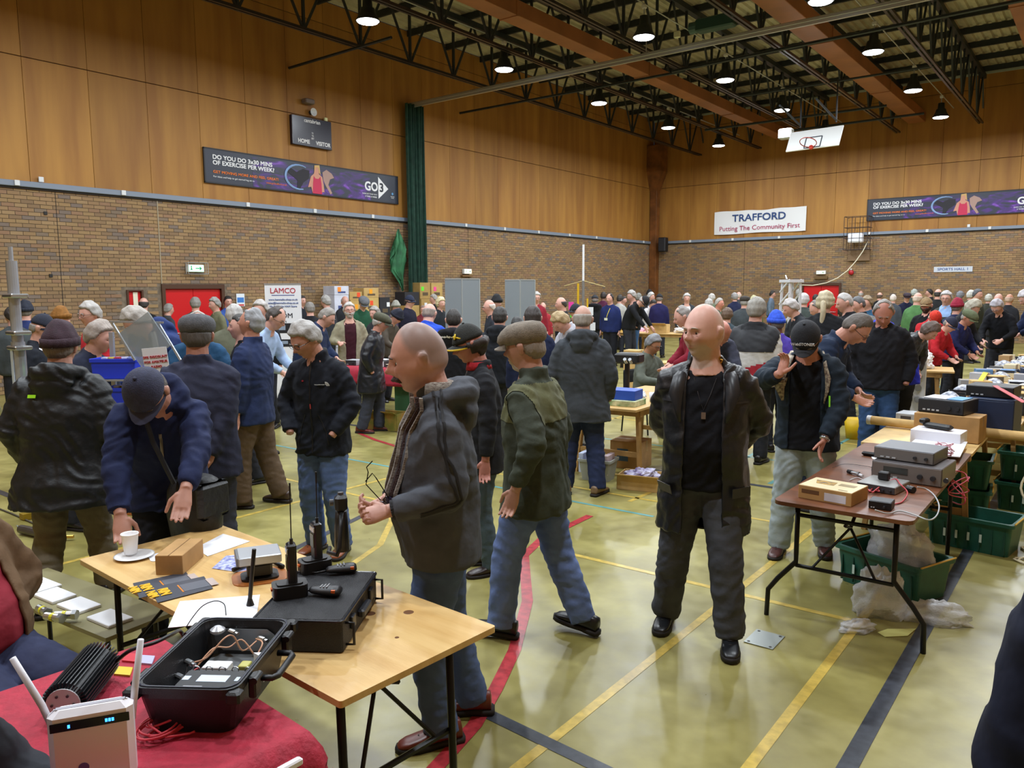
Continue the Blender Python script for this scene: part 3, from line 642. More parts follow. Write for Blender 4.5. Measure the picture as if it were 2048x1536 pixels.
# ------------------------------------------------------------------ people
def ss(a, b, x):
    t = max(0., min(1., (x-a)/(b-a))); return t*t*(3-2*t)
def v3(x): return np.array(x, float)
def nrm(v): return v/max(1e-9, np.linalg.norm(v))
def rotv(v, ax, a):
    ax = nrm(v3(ax)); v = v3(v); return v*math.cos(a)+np.cross(ax, v)*math.sin(a)+ax*np.dot(ax, v)*(1-math.cos(a))
class Loft(MB):
    """rings: (centre, half width vector, half depth vector[, front extra])"""
    def loft(s, R_, n=20, sup=1.0, wr=None):
        rings = []
        for i, r in enumerate(R_):
            c, a, b = v3(r[0]), v3(r[1]), v3(r[2]); ring = []
            for j in range(n):
                t = 2*PI*j/n; ca, sa = math.cos(t), math.sin(t)
                if sup != 1.0: ca = math.copysign(abs(ca)**sup, ca); sa = math.copysign(abs(sa)**sup, sa)
                k = 1+(wr(i, t) if wr else 0)
                ring.append(tuple(c+(a*ca+b*sa)*k))
            rings.append(ring)
        # rounded caps
        return s.ring(rings)
    def limb(s, pts, rad, n=16, fold=0, fk=0.0, seg=10, flat=None):
        """smooth tapered limb through pts with radii; subdivided; fold = amplitude of cloth folds"""
        P = [v3(p) for p in pts]; out = []; rr = []; L = [0]
        for i in range(1, len(P)): L.append(L[-1]+np.linalg.norm(P[i]-P[i-1]))
        T = L[-1]; N_ = max(4, int(T/ (.022 if fold else .035)))
        for k in range(N_+1):
            d = T*k/N_; i = max(j for j in range(len(L)-1) if L[j] <= d+1e-9); u = (d-L[i])/max(1e-9, L[i+1]-L[i])
            out.append(P[i]*(1-u)+P[i+1]*u); rr.append(rad[i]*(1-u)+rad[i+1]*u)
        for _ in range(2):
            out = [out[0]]+[(out[i-1]+2*out[i]+out[i+1])/4 for i in range(1, len(out)-1)]+[out[-1]]
        if fold:
            joint = [L[i] for i in range(1, len(L)-1)]+[T]
            for k in range(len(rr)):
                d = T*k/N_; w_ = sum(math.exp(-((d-j)/.11)**2) for j in joint)
                rr[k] *= 1+fold*math.sin(d*95+fk)*(.25+min(1, w_))+fold*.5*math.sin(d*41+fk*2)
        s.tube([Vector(p) for p in out], rr, n); return s
HS = 1.10
def headpt(x, y, z, nose=1.0, jaw=1.0):
    """unit sphere direction -> head surface point, origin at head centre (ear height), +y is the face"""
    X, Y, Z = x*.077, y*.098, z*.122
    if z > 0: X *= 1+.03*math.sin(z*PI); Y *= 1-.02*z
    lo = ss(.05, -.75, z)
    X *= 1-.20*lo*jaw
    if y > 0:
        Y *= 1-.10*ss(-.2, .9, z)+.0
        Y -= .012*ss(.55, 1.0, y)*(1-abs(z))*0
        fx = x/.95
        Y = min(Y, .093-.02*(x*x)*2.2) if z < .35 else Y
    else:
        Y *= 1-.42*ss(-.2, -.95, z)
        if z < -.3: Y += .012*ss(-.3, -.9, z)
    if y > .2:
        g = lambda cx, cz, sx, sz: math.exp(-((x-cx)/sx)**2-((z-cz)/sz)**2)
        Y += nose*.030*g(0, -.20, .115, .10)+nose*.016*g(0, -.04, .09, .13)          # nose
        Y += nose*.006*(g(.13, -.22, .07, .07)+g(-.13, -.22, .07, .07))
        Y -= .014*(g(.37, .03, .17, .10)+g(-.37, .03, .17, .10))                      # sockets
        Y += .007*(g(.33, .17, .25, .06)+g(-.33, .17, .25, .06))+.003*g(0, .14, .2, .08)  # brow
        Y += .006*(g(.55, -.18, .2, .16)+g(-.55, -.18, .2, .16))                       # cheeks
        Y += .008*g(0, -.43, .24, .05)+.008*g(0, -.53, .2, .045)-.006*g(0, -.48, .28, .022)-.004*g(0, -.62, .2, .05)
        Y += .014*g(0, -.80, .28, .14)                                              # chin
    return v3((X, Y, Z))*HS
def sph(nu, nv):
    D = []
    for j in range(1, nv):
        ph = PI*j/nv-PI/2
        for i in range(nu): th = 2*PI*i/nu; D.append((math.cos(ph)*math.cos(th), math.cos(ph)*math.sin(th), math.sin(ph)))
    F_ = [(j*nu+i, j*nu+(i+1) % nu, (j+1)*nu+(i+1) % nu, (j+1)*nu+i) for j in range(nv-2) for i in range(nu)]
    D += [(0, 0, -1), (0, 0, 1)]; n = len(D)
    F_ += [(n-2, (i+1) % nu, i) for i in range(nu)]+[(n-1, (nv-2)*nu+i, (nv-2)*nu+(i+1) % nu) for i in range(nu)]
    return D, F_
_SPH = {}
def sphd(nu, nv):
    if (nu, nv) not in _SPH: _SPH[(nu, nv)] = sph(nu, nv)
    return _SPH[(nu, nv)]
def M4(R3, o):
    return Matrix(((R3[0][0], R3[1][0], R3[2][0], o[0]), (R3[0][1], R3[1][1], R3[2][1], o[1]), (R3[0][2], R3[1][2], R3[2][2], o[2]), (0, 0, 0, 1)))
# ---- pose -> joints. x right, y forward, z up, height about 1.75
BASE = dict(lean=3, hip=.93, twist=0, hp=5, hy=0, ht=0, bulk=1.0, belly=0.0, L=(-.26, .03, .80), Rr=(.26, .03, .80), eL=(-.5, -1, -.2), eR=(.5, -1, -.2),
            fL=(-.11, 0, 0), fR=(.11, 0, 0), yL=10, yR=-10, hem=.84, flare=0, hand='relax', round_=0, sit=0, seat=.45, sideY=0)
POSES = {
 'stand': {}, 'pockets': dict(L=(-.235, .08, .90), Rr=(.235, .08, .90), eL=(-1, -1, -.2), eR=(1, -1, -.2), hand='none'),
 'behind': dict(hdL=(.62, -.12, -.6), hdR=(-.62, -.10, -.55), hnL=(0, -1, .2), hnR=(0, -1, .2), L=(-.05, -.17, .86), Rr=(.05, -.19, .84), eL=(-1, -.3, -.2), eR=(1, -.3, -.2)),
 'browse': dict(lean=16, hp=38, L=(-.13, .38, 1.0), Rr=(.14, .40, .98), eL=(-1, -.5, -.8), eR=(1, -.5, -.8), round_=12),
 'stoop': dict(lean=34, hp=60, L=(-.16, .55, .84), Rr=(.16, .58, .84), eL=(-1, -.2, -.5), eR=(1, -.2, -.5), round_=18, hip=.92),
 'hold': dict(lean=2, hp=14, L=(-.07, .30, 1.16), Rr=(.08, .31, 1.13), eL=(-.8, -.6, -1), eR=(.8, -.6, -1)),
 'look': dict(lean=4, hp=-4, L=(-.22, .12, .92), Rr=(.2, .28, 1.12), eL=(-1, -1, -.2), eR=(.8, -.8, -1)),
 'walk': dict(lean=3, hp=6, fL=(-.08, .30, 0), fR=(.09, -.24, .03), L=(-.27, -.12, .86), Rr=(.27, .2, .86)),
 'sit': dict(lean=6, hp=22, hip=.50, sit=1, fL=(-.13, .45, 0), fR=(.13, .47, 0), L=(-.12, .34, .72), Rr=(.12, .36, .72), hem=.50, eL=(-1, -.5, -.5), eR=(1, -.5, -.5)),
}
def solve(spec):
    p = dict(BASE); p.update(POSES.get(spec.get('pose', 'stand'), {})); p.update({k: v for k, v in spec.items() if k in BASE})
    hip = v3((p['sideY'], 0, p['hip'])); J = dict(p=p)
    # spine
    C = []; o = hip.copy(); N_ = 12; L = .56
    for i in range(N_+1):
        u = i/N_; a = R(p['lean'])*ss(0, .45, u)+R(p['round_'])*ss(.45, 1, u); tw = R(p['twist'])*u
        up = v3((0, math.sin(a), math.cos(a))); rt = rotv((1, 0, 0), up, tw); fw = np.cross(up, rt)
        if i: o = o+up*(L/N_)
        C.append((o.copy(), rt, fw, up))
    J['sp'] = C
    def at(h):
        u = max(0, min(1, h/L))*N_; i = min(N_-1, int(u)); t = u-i; a, b = C[i], C[i+1]
        return tuple(a[k]*(1-t)+b[k]*t for k in range(4))
    J['at'] = at
    o, rt, fw, up = C[-1]; J['neck'] = o
    so, srt, sfw, sup = at(.468); sw = .160*(1+.45*(p['bulk']-1))
    J['sL'] = so-srt*sw+sup*.0; J['sR'] = so+srt*sw
    # head orientation: absolute pitch hp, yaw hy relative to the chest
    yaw = R(p['twist']+p['hy']); hf = v3((-math.sin(yaw), math.cos(yaw), 0)); hr = v3((math.cos(yaw), math.sin(yaw), 0))
    hf = rotv(hf, hr, -R(p['hp'])); hu = np.cross(hr, hf); hr = rotv(hr, hf, R(p['ht'])); hu = np.cross(hr, hf)
    nk = nrm(up*.6+hu*.4+fw*.1); base = o+nk*.055
    hc = base+(hu*.103+hf*.020)*spec.get('hs', 1.0)
    J['head'] = (hc, hr, hf, hu); J['nbase'] = base
    def ik(a, b, l1, l2, pole):
        d = b-a; L_ = np.linalg.norm(d)
        if L_ > (l1+l2)*.995: b = a+d/L_*(l1+l2)*.995; d = b-a; L_ = np.linalg.norm(d)
        x = (l1*l1-l2*l2+L_*L_)/(2*L_); h = math.sqrt(max(0, l1*l1-x*x)); dn = d/L_; q = v3(pole); q = nrm(q-dn*np.dot(q, dn))
        return a+dn*x+q*h, b
    for s in 'LR':
        hnd = v3(p['L'] if s == 'L' else p['Rr']); e, w_ = ik(J['s'+s], hnd, .285, .262, rotv(p['e'+s], (0, 0, 1), R(p['twist']))); J['e'+s] = e; J['w'+s] = w_
        h = hip+v3((-.085 if s == 'L' else .085, 0, -.02)); f = v3(p['f'+s]); ank = f+v3((0, -.03, .085)); k, ank = ik(h, ank, .425, .408, (0.02*(-1 if s == 'L' else 1), 1, .0) if not p['sit'] else (0, .5, 1))
        J['h'+s] = h; J['k'+s] = k; J['a'+s] = ank
    return J
def b_hand(mb, w_, d, pn, side, kind='relax', sc=1.0):
    """palm + five fingers. d along the hand, pn palm normal (direction the palm faces), side: +1 thumb to +lat"""
    d = nrm(v3(d)); pn = v3(pn); pn = nrm(pn-d*np.dot(pn, d)); lat = np.cross(d, pn)*side
    mb.loft([(w_-d*.01, lat*.027, pn*.019), (w_+d*.025, lat*.034, pn*.017), (w_+d*.06, lat*.041, pn*.016), (w_+d*.09, lat*.040, pn*.014), (w_+d*.098, lat*.036, pn*.009)], 14)
    curl = {'relax': 16, 'grip': 52, 'flat': 6, 'point': 24}.get(kind, 16)
    for k, (o, l) in enumerate(((.031, .074), (.0105, .083), (-.0105, .078), (-.031, .062))):
        p0 = w_+d*.085+lat*o; dd = nrm(d+lat*o*(1.1 if kind != 'grip' else .3)); pts = [p0]; rr = [.0092]
        c = curl*(1+.12*k)
        for q, f in enumerate((.44, .31, .25)):
            dd = rotv(dd, np.cross(pn, d), -R(-c if True else c)) ; pts.append(pts[-1]+dd*l*f); rr.append((.0088, .0078, .0066)[q])
        mb.tube([Vector(x) for x in pts], rr, 8)
    p0 = w_+d*.02+lat*.028; t = nrm(d*.75+lat*.65+pn*.25); p1 = p0+t*.045; t2 = nrm(d*.95+lat*.2+pn*.35) if kind != 'grip' else nrm(d*.6-lat*.1+pn*.8); p2 = p1+t2*.032; p3 = p2+t2*.026
    mb.tube([Vector(x) for x in (p0, p1, p2, p3)], [.014, .0115, .0098, .0078], 8)
def finger_fix(v): return v
def build_parts(spec, lod):
    """source geometry for body, jacket, trousers of one pose"""
    spec = {**{k: v for k, v in POSES.get(spec.get('pose', 'stand'), {}).items() if k[:2] in ('hd', 'hn')}, **spec}; J = solve(spec); p = J['p']; at = J['at']; B = p['bulk']; bel = p['belly']
    out = {}
    # body: head, neck, shoulders, arms, hands and trunk in one surface
    b = Loft(); hc, hr, hf, hu = J['head']
    nu, nv = (48, 40) if lod == 0 else ((32, 26) if lod == 1 else (20, 16))
    D, F_ = sphd(nu, nv)
    fat = spec.get('fat', 1.0); hs_ = spec.get('hs', 1.0)
    pts = []
    for (x, y, z) in D:
        q = headpt(x, y, z); k = 1+(fat-1)*ss(.1, -.5, z); pts.append(tuple(hc+(hr*q[0]*k+hf*q[1]+hu*q[2])*hs_))
    b.add(pts, F_)
    if lod < 2:
        for s in (-1, 1):
            e = hc+(hr*s*.084-hf*.012-hu*.004)*hs_
            b.loft([(e-hu*.032, hf*.007, hr*.005), (e-hu*.025+hr*s*.003, hf*.013, hr*.008), (e+hr*s*.010, hf*.019, hr*.009), (e+hu*.02+hr*s*.013, hf*.022, hr*.008), (e+hu*.034+hr*s*.008, hf*.013, hr*.006)], 12)
    n0, n1 = J['neck']-J['sp'][-1][3]*.05, hc-hu*.055-hf*.012
    nr = .062*(1+.45*(fat-1))*(1+.2*(B-1))
    b.limb([n0, J['neck']+J['sp'][-1][3]*.02, n1, hc-hu*.02-hf*.02], [nr*1.5, nr*1.08, nr, nr*.95], 16)
    def torso(mb, w_, dd, hs, extra=None, n=24, wr=None):
        Rg = []
        for h, a, c, yo in hs:
            o, rt, fw, up = at(max(0, h)) if h >= 0 else at(0)
            if h < 0: o = o+v3((0, 0, h))
            Rg.append((o+fw*yo, rt*(a*w_), fw*(c*dd)))
        mb.loft(Rg, n, sup=.86, wr=wr)
    torso(b, B*.93, B*.9, [(.0, .15, .10, 0), (.2, .14, .105, 0), (.4, .16, .105, 0), (.49, .15, .085, 0), (.545, .06, .05, 0)], 16)
    for s in 'LR':
        sg = -1 if s == 'L' else 1
        b.limb([J['s'+s]*.9+J['neck']*.1, J['s'+s], J['e'+s], J['w'+s]], [.045, .05, .041, .0275], 12)
        if spec.get('hand', p['hand']) != 'none':
            d = nrm(J['w'+s]-J['e'+s]); hk = spec.get('hk'+s, 'relax'); 
            dv = spec.get('hd'+s); d = nrm(v3(dv)) if dv is not None else nrm(d+v3((0, 0, -.25)) if p['L'][2] < 1.0 else d)
            pn = spec.get('hn'+s, ((1 if s == 'L' else -1), 0, 0) if abs(d[2]) > .7 else ((.7 if s == 'L' else -.7), 0, -.7))
            # the thumb sits on the forward/upper side
            dn = d; pnn = v3(pn); pnn = nrm(pnn-dn*np.dot(pnn, dn)); lat = np.cross(dn, pnn); want = v3((0, .8, .6)); side = 1 if np.dot(lat, want) > 0 else -1
            side = spec.get('th'+s, side)
            b_hand(b, J['w'+s], d, pn, side, hk)
    out['body'] = b
    # jacket
    j = Loft(); hem = p['hip']-p['hem']; fl = p['flare']; q = 1.0 if lod == 2 else 1
    ph = (sum(map(ord, str(spec.get('pose')))) % 7)
    wr = (lambda i, t: .022*math.sin(3*t+i*1.1+ph)*math.sin(i*.9+ph)+.012*math.sin(7*t+i*.7)) if lod < 2 else None
    Bw, Bd = B, B*1.02
    hs = []
    def yb(h): return bel*math.exp(-((h-.12)/.15)**2)
    for i in range(0, 12):
        h = -hem+(.53+hem)*i/11
        pro_w = np.interp(h, [-.35, -.1, .03, .16, .30, .42, .485, .53], [.205+fl, .197+fl*.6, .187, .184, .194, .188, .142, .092])
        pro_d = np.interp(h, [-.35, -.1, .03, .16, .30, .42, .485, .53], [.145+fl, .140+fl*.6, .134, .136, .138, .118, .095, .082])
        hs.append((h, pro_w, pro_d+yb(h)*.5, yb(h)*.5))
    torso(j, Bw, Bd, hs, wr=wr)
    f_ = .045 if lod < 2 else 0
    f_ *= spec.get('fold', 1.0)
    for s in 'LR':
        sg = -1 if s == 'L' else 1; a, e, w_ = J['s'+s], J['e'+s], J['w'+s]; inn = a*.80+J['at'](.47)[0]*.20
        wc = w_+(e-w_)*spec.get('cuff', .10)
        j.limb([inn, a+(e-a)*.06, e, wc], [.072*B, .074*B, .063*B, .047*B**.5], 16, fold=f_, fk=sg+ph)
        o, rt, fw, up = at(.50); j.limb([o+rt*sg*.04+up*.045, o*.5+a*.5+rt*sg*.012+up*.022, a+(e-a)*.04], [.045, .055*B, .062*B], 12)
    if spec.get('collar', 1):
        o, rt, fw, up = at(.53); cr = nr*1.12+.012; ch = .035+.03*spec.get('collar', 1)
        j.loft([(o-up*.03, rt*cr*1.25, fw*cr*1.2), (o+up*.02-fw*.005, rt*cr, fw*cr), (o+up*ch-fw*.012, rt*cr*.98, fw*cr*.98), (o+up*ch-fw*.012, rt*cr*.8, fw*cr*.8)], 20)
    if spec.get('hood'):
        o, rt, fw, up = at(.52); hd = spec['hood']; arc = []
        for k in range(9):
            t = PI*(-.12+1.24*k/8); c = math.cos(t); s_ = math.sin(t)
            arc.append(Vector(o+rt*c*.105*hd-fw*(s_*.115*hd-.01)+up*(.035+.015*s_)))
        j.tube(arc, [.03, .042, .052, .062, .068, .062, .052, .042, .03], 12)
        j.loft([(o-fw*.10+up*.05, rt*.09*hd, fw*.055), (o-fw*.135-up*.02, rt*.105*hd, fw*.05), (o-fw*.135-up*.10, rt*.07*hd, fw*.03)], 14)
    out['jacket'] = j
    if spec.get('open'):
        sh = Loft(); torso(sh, Bw*.93, Bd*.93, [(h, a, d, y) for h, a, d, y in hs if h > -.17 and h < .50]+[(.535, .075, .07, 0)], wr=wr); out['shirt'] = sh
    # trousers
    t = Loft(); hp = v3((p['sideY'], 0, p['hip'])); X = v3((1, 0, 0)); Y = v3((0, 1, 0)); Z = v3((0, 0, 1)); W = spec.get('leg', 1.0)*B**.5
    t.loft([(hp+Z*.10+Y*bel*.2, X*.165*B, Y*(.12*B)), (hp+Z*.02, X*.172*B, Y*.128*B), (hp-Z*.07, X*.168*B, Y*.128*B), (hp-Z*.12, X*.12*B, Y*.10*B)], 20)
    for s in 'LR':
        h, k, a = J['h'+s], J['k'+s], J['a'+s]; ak = a+nrm(k-a)*(.0)+v3((0, -.01, -.03))
        t.limb([h+v3((0, 0, .03)), h+(k-h)*.25, k, k+(a-k)*.45, ak], [.10*W, .097*W, .075*W, .072*W, .066*W], 16, fold=.03 if lod < 2 else 0, fk=ph+(s == 'L'))
    out['trousers'] = t
    return out, J
def shoe_mesh(style=0):
    mb = Loft(); prof = [(-.085, .030, .0, .075), (-.08, .034, .0, .10), (-.04, .036, .0, .105), (0, .036, .0, .095), (.05, .042, 0, .072), (.10, .047, 0, .058), (.15, .044, 0, .048), (.18, .032, 0, .038), (.192, .015, 0, .026)]
    rg = []
    for y, w_, z0, z1 in prof:
        ring = []
        for k in range(16):
            a = 2*PI*k/16; c, s = math.cos(a), math.sin(a); ring.append((w_*math.copysign(abs(c)**.7, c), y, (z1+.018)/2+(z1-.018)/2*math.copysign(abs(s)**.8, s)))
        rg.append(ring)
    mb.ring(rg, 0)
    sole = [(.036, -.09), (.04, -.05), (.036, 0), (.046, .06), (.051, .11), (.046, .16), (.03, .19), (0, .203)]
    poly = [(x, y) for x, y in sole]+[(-x, y) for x, y in sole[::-1][1:]]+[(-.02, -.1), (.02, -.1)]
    mb.prism(poly, 0, .024, 1)
    # laces
    if style == 1:
        for k in range(4): y = .03+.022*k; mb.tube([(-.018, y, .088-.012*k), (0, y+.006, .094-.012*k), (.018, y, .088-.012*k)], .003, 5, 1)
    return mb
# hair / hats in head space (+y face)
def shell(mask, thick, nu=44, nv=34, lump=.004, seed=0, under=-.004, sq=1.0):
    D, F_ = sphd(nu, nv); rnd = random.Random(seed); ph = [rnd.uniform(0, 6) for _ in range(6)]
    mk = [mask(*d) for d in D]; vs = []; outr = []
    for (d, m_) in zip(D, mk):
        q = headpt(d[0], d[1], d[2], nose=0); n = nrm(v3((d[0]/.077, d[1]/.098, d[2]/.12)))
        l = lump*(math.sin(d[0]*9+ph[0]+4*d[2])+math.sin(d[1]*11+ph[1]+3*d[0])+math.sin(d[2]*13+ph[2]))
        outr.append(q+n*((thick+l)*min(1, max(0, m_)*2.2)+under*(1 if m_ <= .05 else 0)))
    keep = [f for f in F_ if sum(mk[i] > 0 for i in f) == len(f)]
    mb = MB(); mb.add(outr, keep)
    inner = [headpt(*d, nose=0)*.97 for d in D]; mb.add(inner, [f[::-1] for f in keep])
    # stitch rim
    n = len(D); ed = {}
    for f in keep:
        for a, b in zip(f, f[1:]+f[:1]): ed[(a, b)] = 1
    for (a, b) in list(ed):
        if (b, a) not in ed: mb.f.append((b, a, a+n, b+n)); mb.m.append(0)
    return mb
def hairline(front, side=.0, back=-.55):
    def f(x, y, z):
        # required height depends on azimuth: front high, sides lower to ear, back to nape
        az = math.atan2(abs(x), y)/PI   # 0 front .5 side 1 back
        lim = np.interp(az, [0, .22, .34, .46, .6, .75, 1], [front, front-.03, front-.18, side, back*.55, back, back])
        return (z-lim)*4
    return f
def mk_short(): return shell(hairline(.58, .02), .011, seed=1, lump=.0015, nu=56, nv=44)
def mk_full(): return shell(hairline(.54, -.10), .019, seed=2, lump=.0022, nu=64, nv=48)
def mk_crop(): return shell(hairline(.62, .05), .007, seed=3, lump=.001)
def mk_long(): return shell(hairline(.5, -.5, -.9), .024, seed=4, lump=.003)
def mk_bald():   # fringe round the sides and back
    h = hairline(.9, .0)
    def f(x, y, z): return min(h(x, y, z), (.42-z)*3.5, (-y+.25)*4)
    return shell(f, .006, seed=5, lump=.001, nu=64, nv=50)
def mk_recede():
    h = hairline(.70, .02)
    def f(x, y, z): return min(h(x, y, z), max((-y+.15)*4, (abs(x)-.35)*3 if z < .8 else -1, (.30-z)*4))
    return shell(f, .011, seed=6, lump=.003)
def mk_shaved(): return shell(hairline(.44, .05, -.62), .0022, seed=5, lump=0, under=-.001, nu=64, nv=48)
def mk_beard():
    def f(x, y, z):
        if y < -.12: return -1
        m_ = min((-.24-z)*5+ (abs(x) > .75)*.8, (y+.1)*5)
        if abs(x) < .26 and z > -.36: return -1
        if abs(x) < .17 and -.54 < z < -.43: return -1
        return m_
    return shell(f, .010, seed=8, lump=.002, nu=60, nv=50)
def mk_goatee():
    def f(x, y, z):
        if y < .3: return -1
        if abs(x) < .20 and -.52 < z < -.455: return -1
        return min((.50-abs(x))*3, (-.36-z)*4)
    return shell(f, .0065, seed=8, lump=.0005, nu=96, nv=90)
def mk_moustache():
    def f(x, y, z): return min((.46-abs(x))*5, (-.31-z-abs(x)*.15)*9, (z+.46+abs(x)*.22)*9) if y > .3 else -1
    return shell(f, .015, seed=9, lump=.001, nu=96, nv=90)
def mk_cap():
    m_ = shell(lambda x, y, z: (z-.20+.06*y)*4, .016, lump=0.0); mb = MB(); mb.v, mb.f, mb.m = m_.v, m_.f, m_.m
    rings = []; nx = 12; vs = []; fs = []
    for s in (0, 1):
        for j in range(7):
            v = j/6
            for i in range(nx+1):
                a = PI*(i/nx); x = math.cos(a); y = math.sin(a)
                px = x*.088*(1+.06*v*(1-abs(x))); py = y*(.093+.080*v*math.sin(a)**.4); pz = .033-.018*v*(1-x*x*.2)-.022*x*x*1.2-(.004 if s else 0)
                vs.append((px, py, pz))
    n1 = 7*(nx+1)
    for s in (0, 1):
        for j in range(6):
            for i in range(nx): a = s*n1+j*(nx+1)+i; q = (a, a+1, a+nx+2, a+nx+1); fs.append(q if s == 0 else q[::-1])
    mb.add(vs, fs, 1); mb.lathe([(.009, 0), (.009, .006), (.001, .008)], (0, -.004, .150), 8, 0); return mb
def mk_flatcap():
    mb = MB(); rings = []
    for z, rx, ry, oy in ((.022, .084, .104, 0), (.035, .095, .122, .006), (.058, .102, .132, .010), (.082, .102, .128, .006), (.105, .092, .112, .0), (.124, .07, .088, -.008), (.135, .035, .045, -.012), (.137, .004, .005, -.012)):
        rings.append([(rx*math.cos(2*PI*j/28), oy+ry*math.sin(2*PI*j/28), z-.18*max(0, oy+ry*math.sin(2*PI*j/28)-.06) if z > .03 else z) for j in range(28)])
    mb.ring(rings)
    rg = [[(x*.072*k, y0+.0, z) for x in (1, .6, 0, -.6, -1)] for k, y0, z in ()]
    vs = []; fs = []
    for s in (0, 1):
        for j in range(4):
            for i in range(11): a = PI*i/10; vs.append((.080*math.cos(a)*(1), .07+math.sin(a)*(.02+.024*j), .038-.008*j-.012*math.cos(a)**2-.004*s))
    for s in (0, 1):
        for j in range(3):
            for i in range(10): a = s*44+j*11+i; q = (a, a+1, a+12, a+11); fs.append(q if s == 0 else q[::-1])
    mb.add(vs, fs); return mb
def mk_beanie():
    m_ = shell(lambda x, y, z: (z-.10+.10*y)*5, .022, lump=.002); mb = MB(); mb.v, mb.f, mb.m = m_.v, m_.f, m_.m
    mb.v = [(x, y, z*1.0+max(0, z-.06)*.25) for x, y, z in mb.v]
    rg = []
    for z, k in ((-.0, 1.28), (.0, 1.40), (.05, 1.39), (.055, 1.28)):
        rg.append([(.077*k*math.cos(a)*(1+.012*math.sin(18*a)), .098*k*math.sin(a)*(1+.012*math.sin(18*a))-.004, z+.012-.018*math.sin(a)*-1) for a in [2*PI*j/72 for j in range(72)]])
    mb.ring(rg, cap=False); return mb
def mk_ponytail():
    m_ = shell(hairline(.5, -.3, -.6), .024, seed=12, lump=.004); mb = MB(); mb.v, mb.f, mb.m = m_.v, m_.f, m_.m
    mb.tube([(0, -.09, .02), (.005, -.13, -.02), (.012, -.135, -.12), (.0, -.125, -.24), (.008, -.12, -.34), (0, -.12, -.40)], [.03, .035, .034, .028, .022, .008], 10); return mb
def mk_glasses():
    mb = MB()
    for s in (-1, 1):
        mb.tube([(s*.031+.023*math.cos(a), .101-.25*abs(s*.031+.023*math.cos(a))**1.3, .002+.016*math.sin(a)) for a in [2*PI*k/14 for k in range(14)]], .0016, 5, closed=True)
        mb.tube([(s*.054, .092, .006), (s*.078, .06, .006), (s*.082, -.01, .004), (s*.078, -.03, -.012)], .0018, 5)
    mb.tube([(-.009, .108, .006), (0, .110, .009), (.009, .108, .006)], .0018, 5); return mb
HEADW = dict(shaved=mk_shaved, short=mk_short, full=mk_full, crop=mk_crop, long=mk_long, bald=mk_bald, recede=mk_recede, beard=mk_beard, goatee=mk_goatee, moustache=mk_moustache,
             cap=mk_cap, flatcap=mk_flatcap, beanie=mk_beanie, ponytail=mk_ponytail, glasses=mk_glasses)
PARTNAME = dict(shaved='hair', short='hair', full='hair', crop='hair', long='hair', bald='hair', recede='hair', beard='beard', goatee='beard', moustache='moustache', cap='baseball_cap', flatcap='flat_cap', beanie='beanie', ponytail='hair', glasses='glasses')
def under(fn, lim=.24):
    return lambda x, y, z: min(fn(x, y, z), (lim-z)*6, (.45-y)*4)
HEADW.update(short_u=lambda: shell(under(hairline(.56, .02)), .010, seed=1, lump=.001), full_u=lambda: shell(under(hairline(.52, -.15)), .016, seed=2, lump=.0015), crop_u=lambda: shell(under(hairline(.6, .05)), .006, seed=3, lump=.001),
             long_u=lambda: shell(under(hairline(.5, -.5, -.9)), .024, seed=4, lump=.005), bald_u=lambda: shell(under(hairline(.6, .05)), .007, seed=3, lump=.001), recede_u=lambda: shell(under(hairline(.6, .03)), .009, seed=3, lump=.001))
for _k in list(HEADW):
    if _k.endswith('_u'): PARTNAME[_k] = 'hair'
def hairmat(c): return mat(c, .6, noise=.14, nscale=26, bump=.45, bscale=60, stretch=(1, .5, .3))
def clothmat(c, shiny=0):
    if shiny: return mat(c, .5 if shiny == 2 else .38, noise=.22, nscale=7, bump=.35, bscale=14, spec=.4)
    return mat(c, .85, noise=.15, nscale=9, bump=.42, bscale=11, spec=.25)
def skinmat(c='#c48f78'):
    k = 'skin'+c; c, sc_ = (c.split('|')+['#7d716c'])[:2]
    if k in _M: return _M[k]
    m = bpy.data.materials.new('skin'); m.use_nodes = True; N = m.node_tree.nodes; L = m.node_tree.links; b = N['Principled BSDF']
    tc = N.new('ShaderNodeAttribute'); tc.attribute_name = 'tint'; n = N.new('ShaderNodeTexNoise'); n.inputs['Scale'].default_value = 22; t2 = N.new('ShaderNodeTexCoord'); L.new(t2.outputs['Object'], n.inputs['Vector'])
    mx = N.new('ShaderNodeMix'); mx.data_type = 'RGBA'; mx.inputs[6].default_value = lin(c); mx.inputs[7].default_value = lin('#a3554c'); L.new(tc.outputs['Fac'], mx.inputs[0])
    t3 = N.new('ShaderNodeAttribute'); t3.attribute_name = 'shave'; m3 = N.new('ShaderNodeMix'); m3.data_type = 'RGBA'; m3.inputs[7].default_value = lin(sc_); L.new(t3.outputs['Fac'], m3.inputs[0]); L.new(mx.outputs[2], m3.inputs[6]); mx = m3
    m2 = N.new('ShaderNodeMix'); m2.data_type = 'RGBA'; m2.blend_type = 'OVERLAY'; m2.inputs[0].default_value = .18; L.new(mx.outputs[2], m2.inputs[6]); L.new(n.outputs[0], m2.inputs[7]); L.new(m2.outputs[2], b.inputs['Base Color'])
    b.inputs['Roughness'].default_value = .48; b.inputs['Subsurface Weight'].default_value = 0
    _M[k] = m; return m

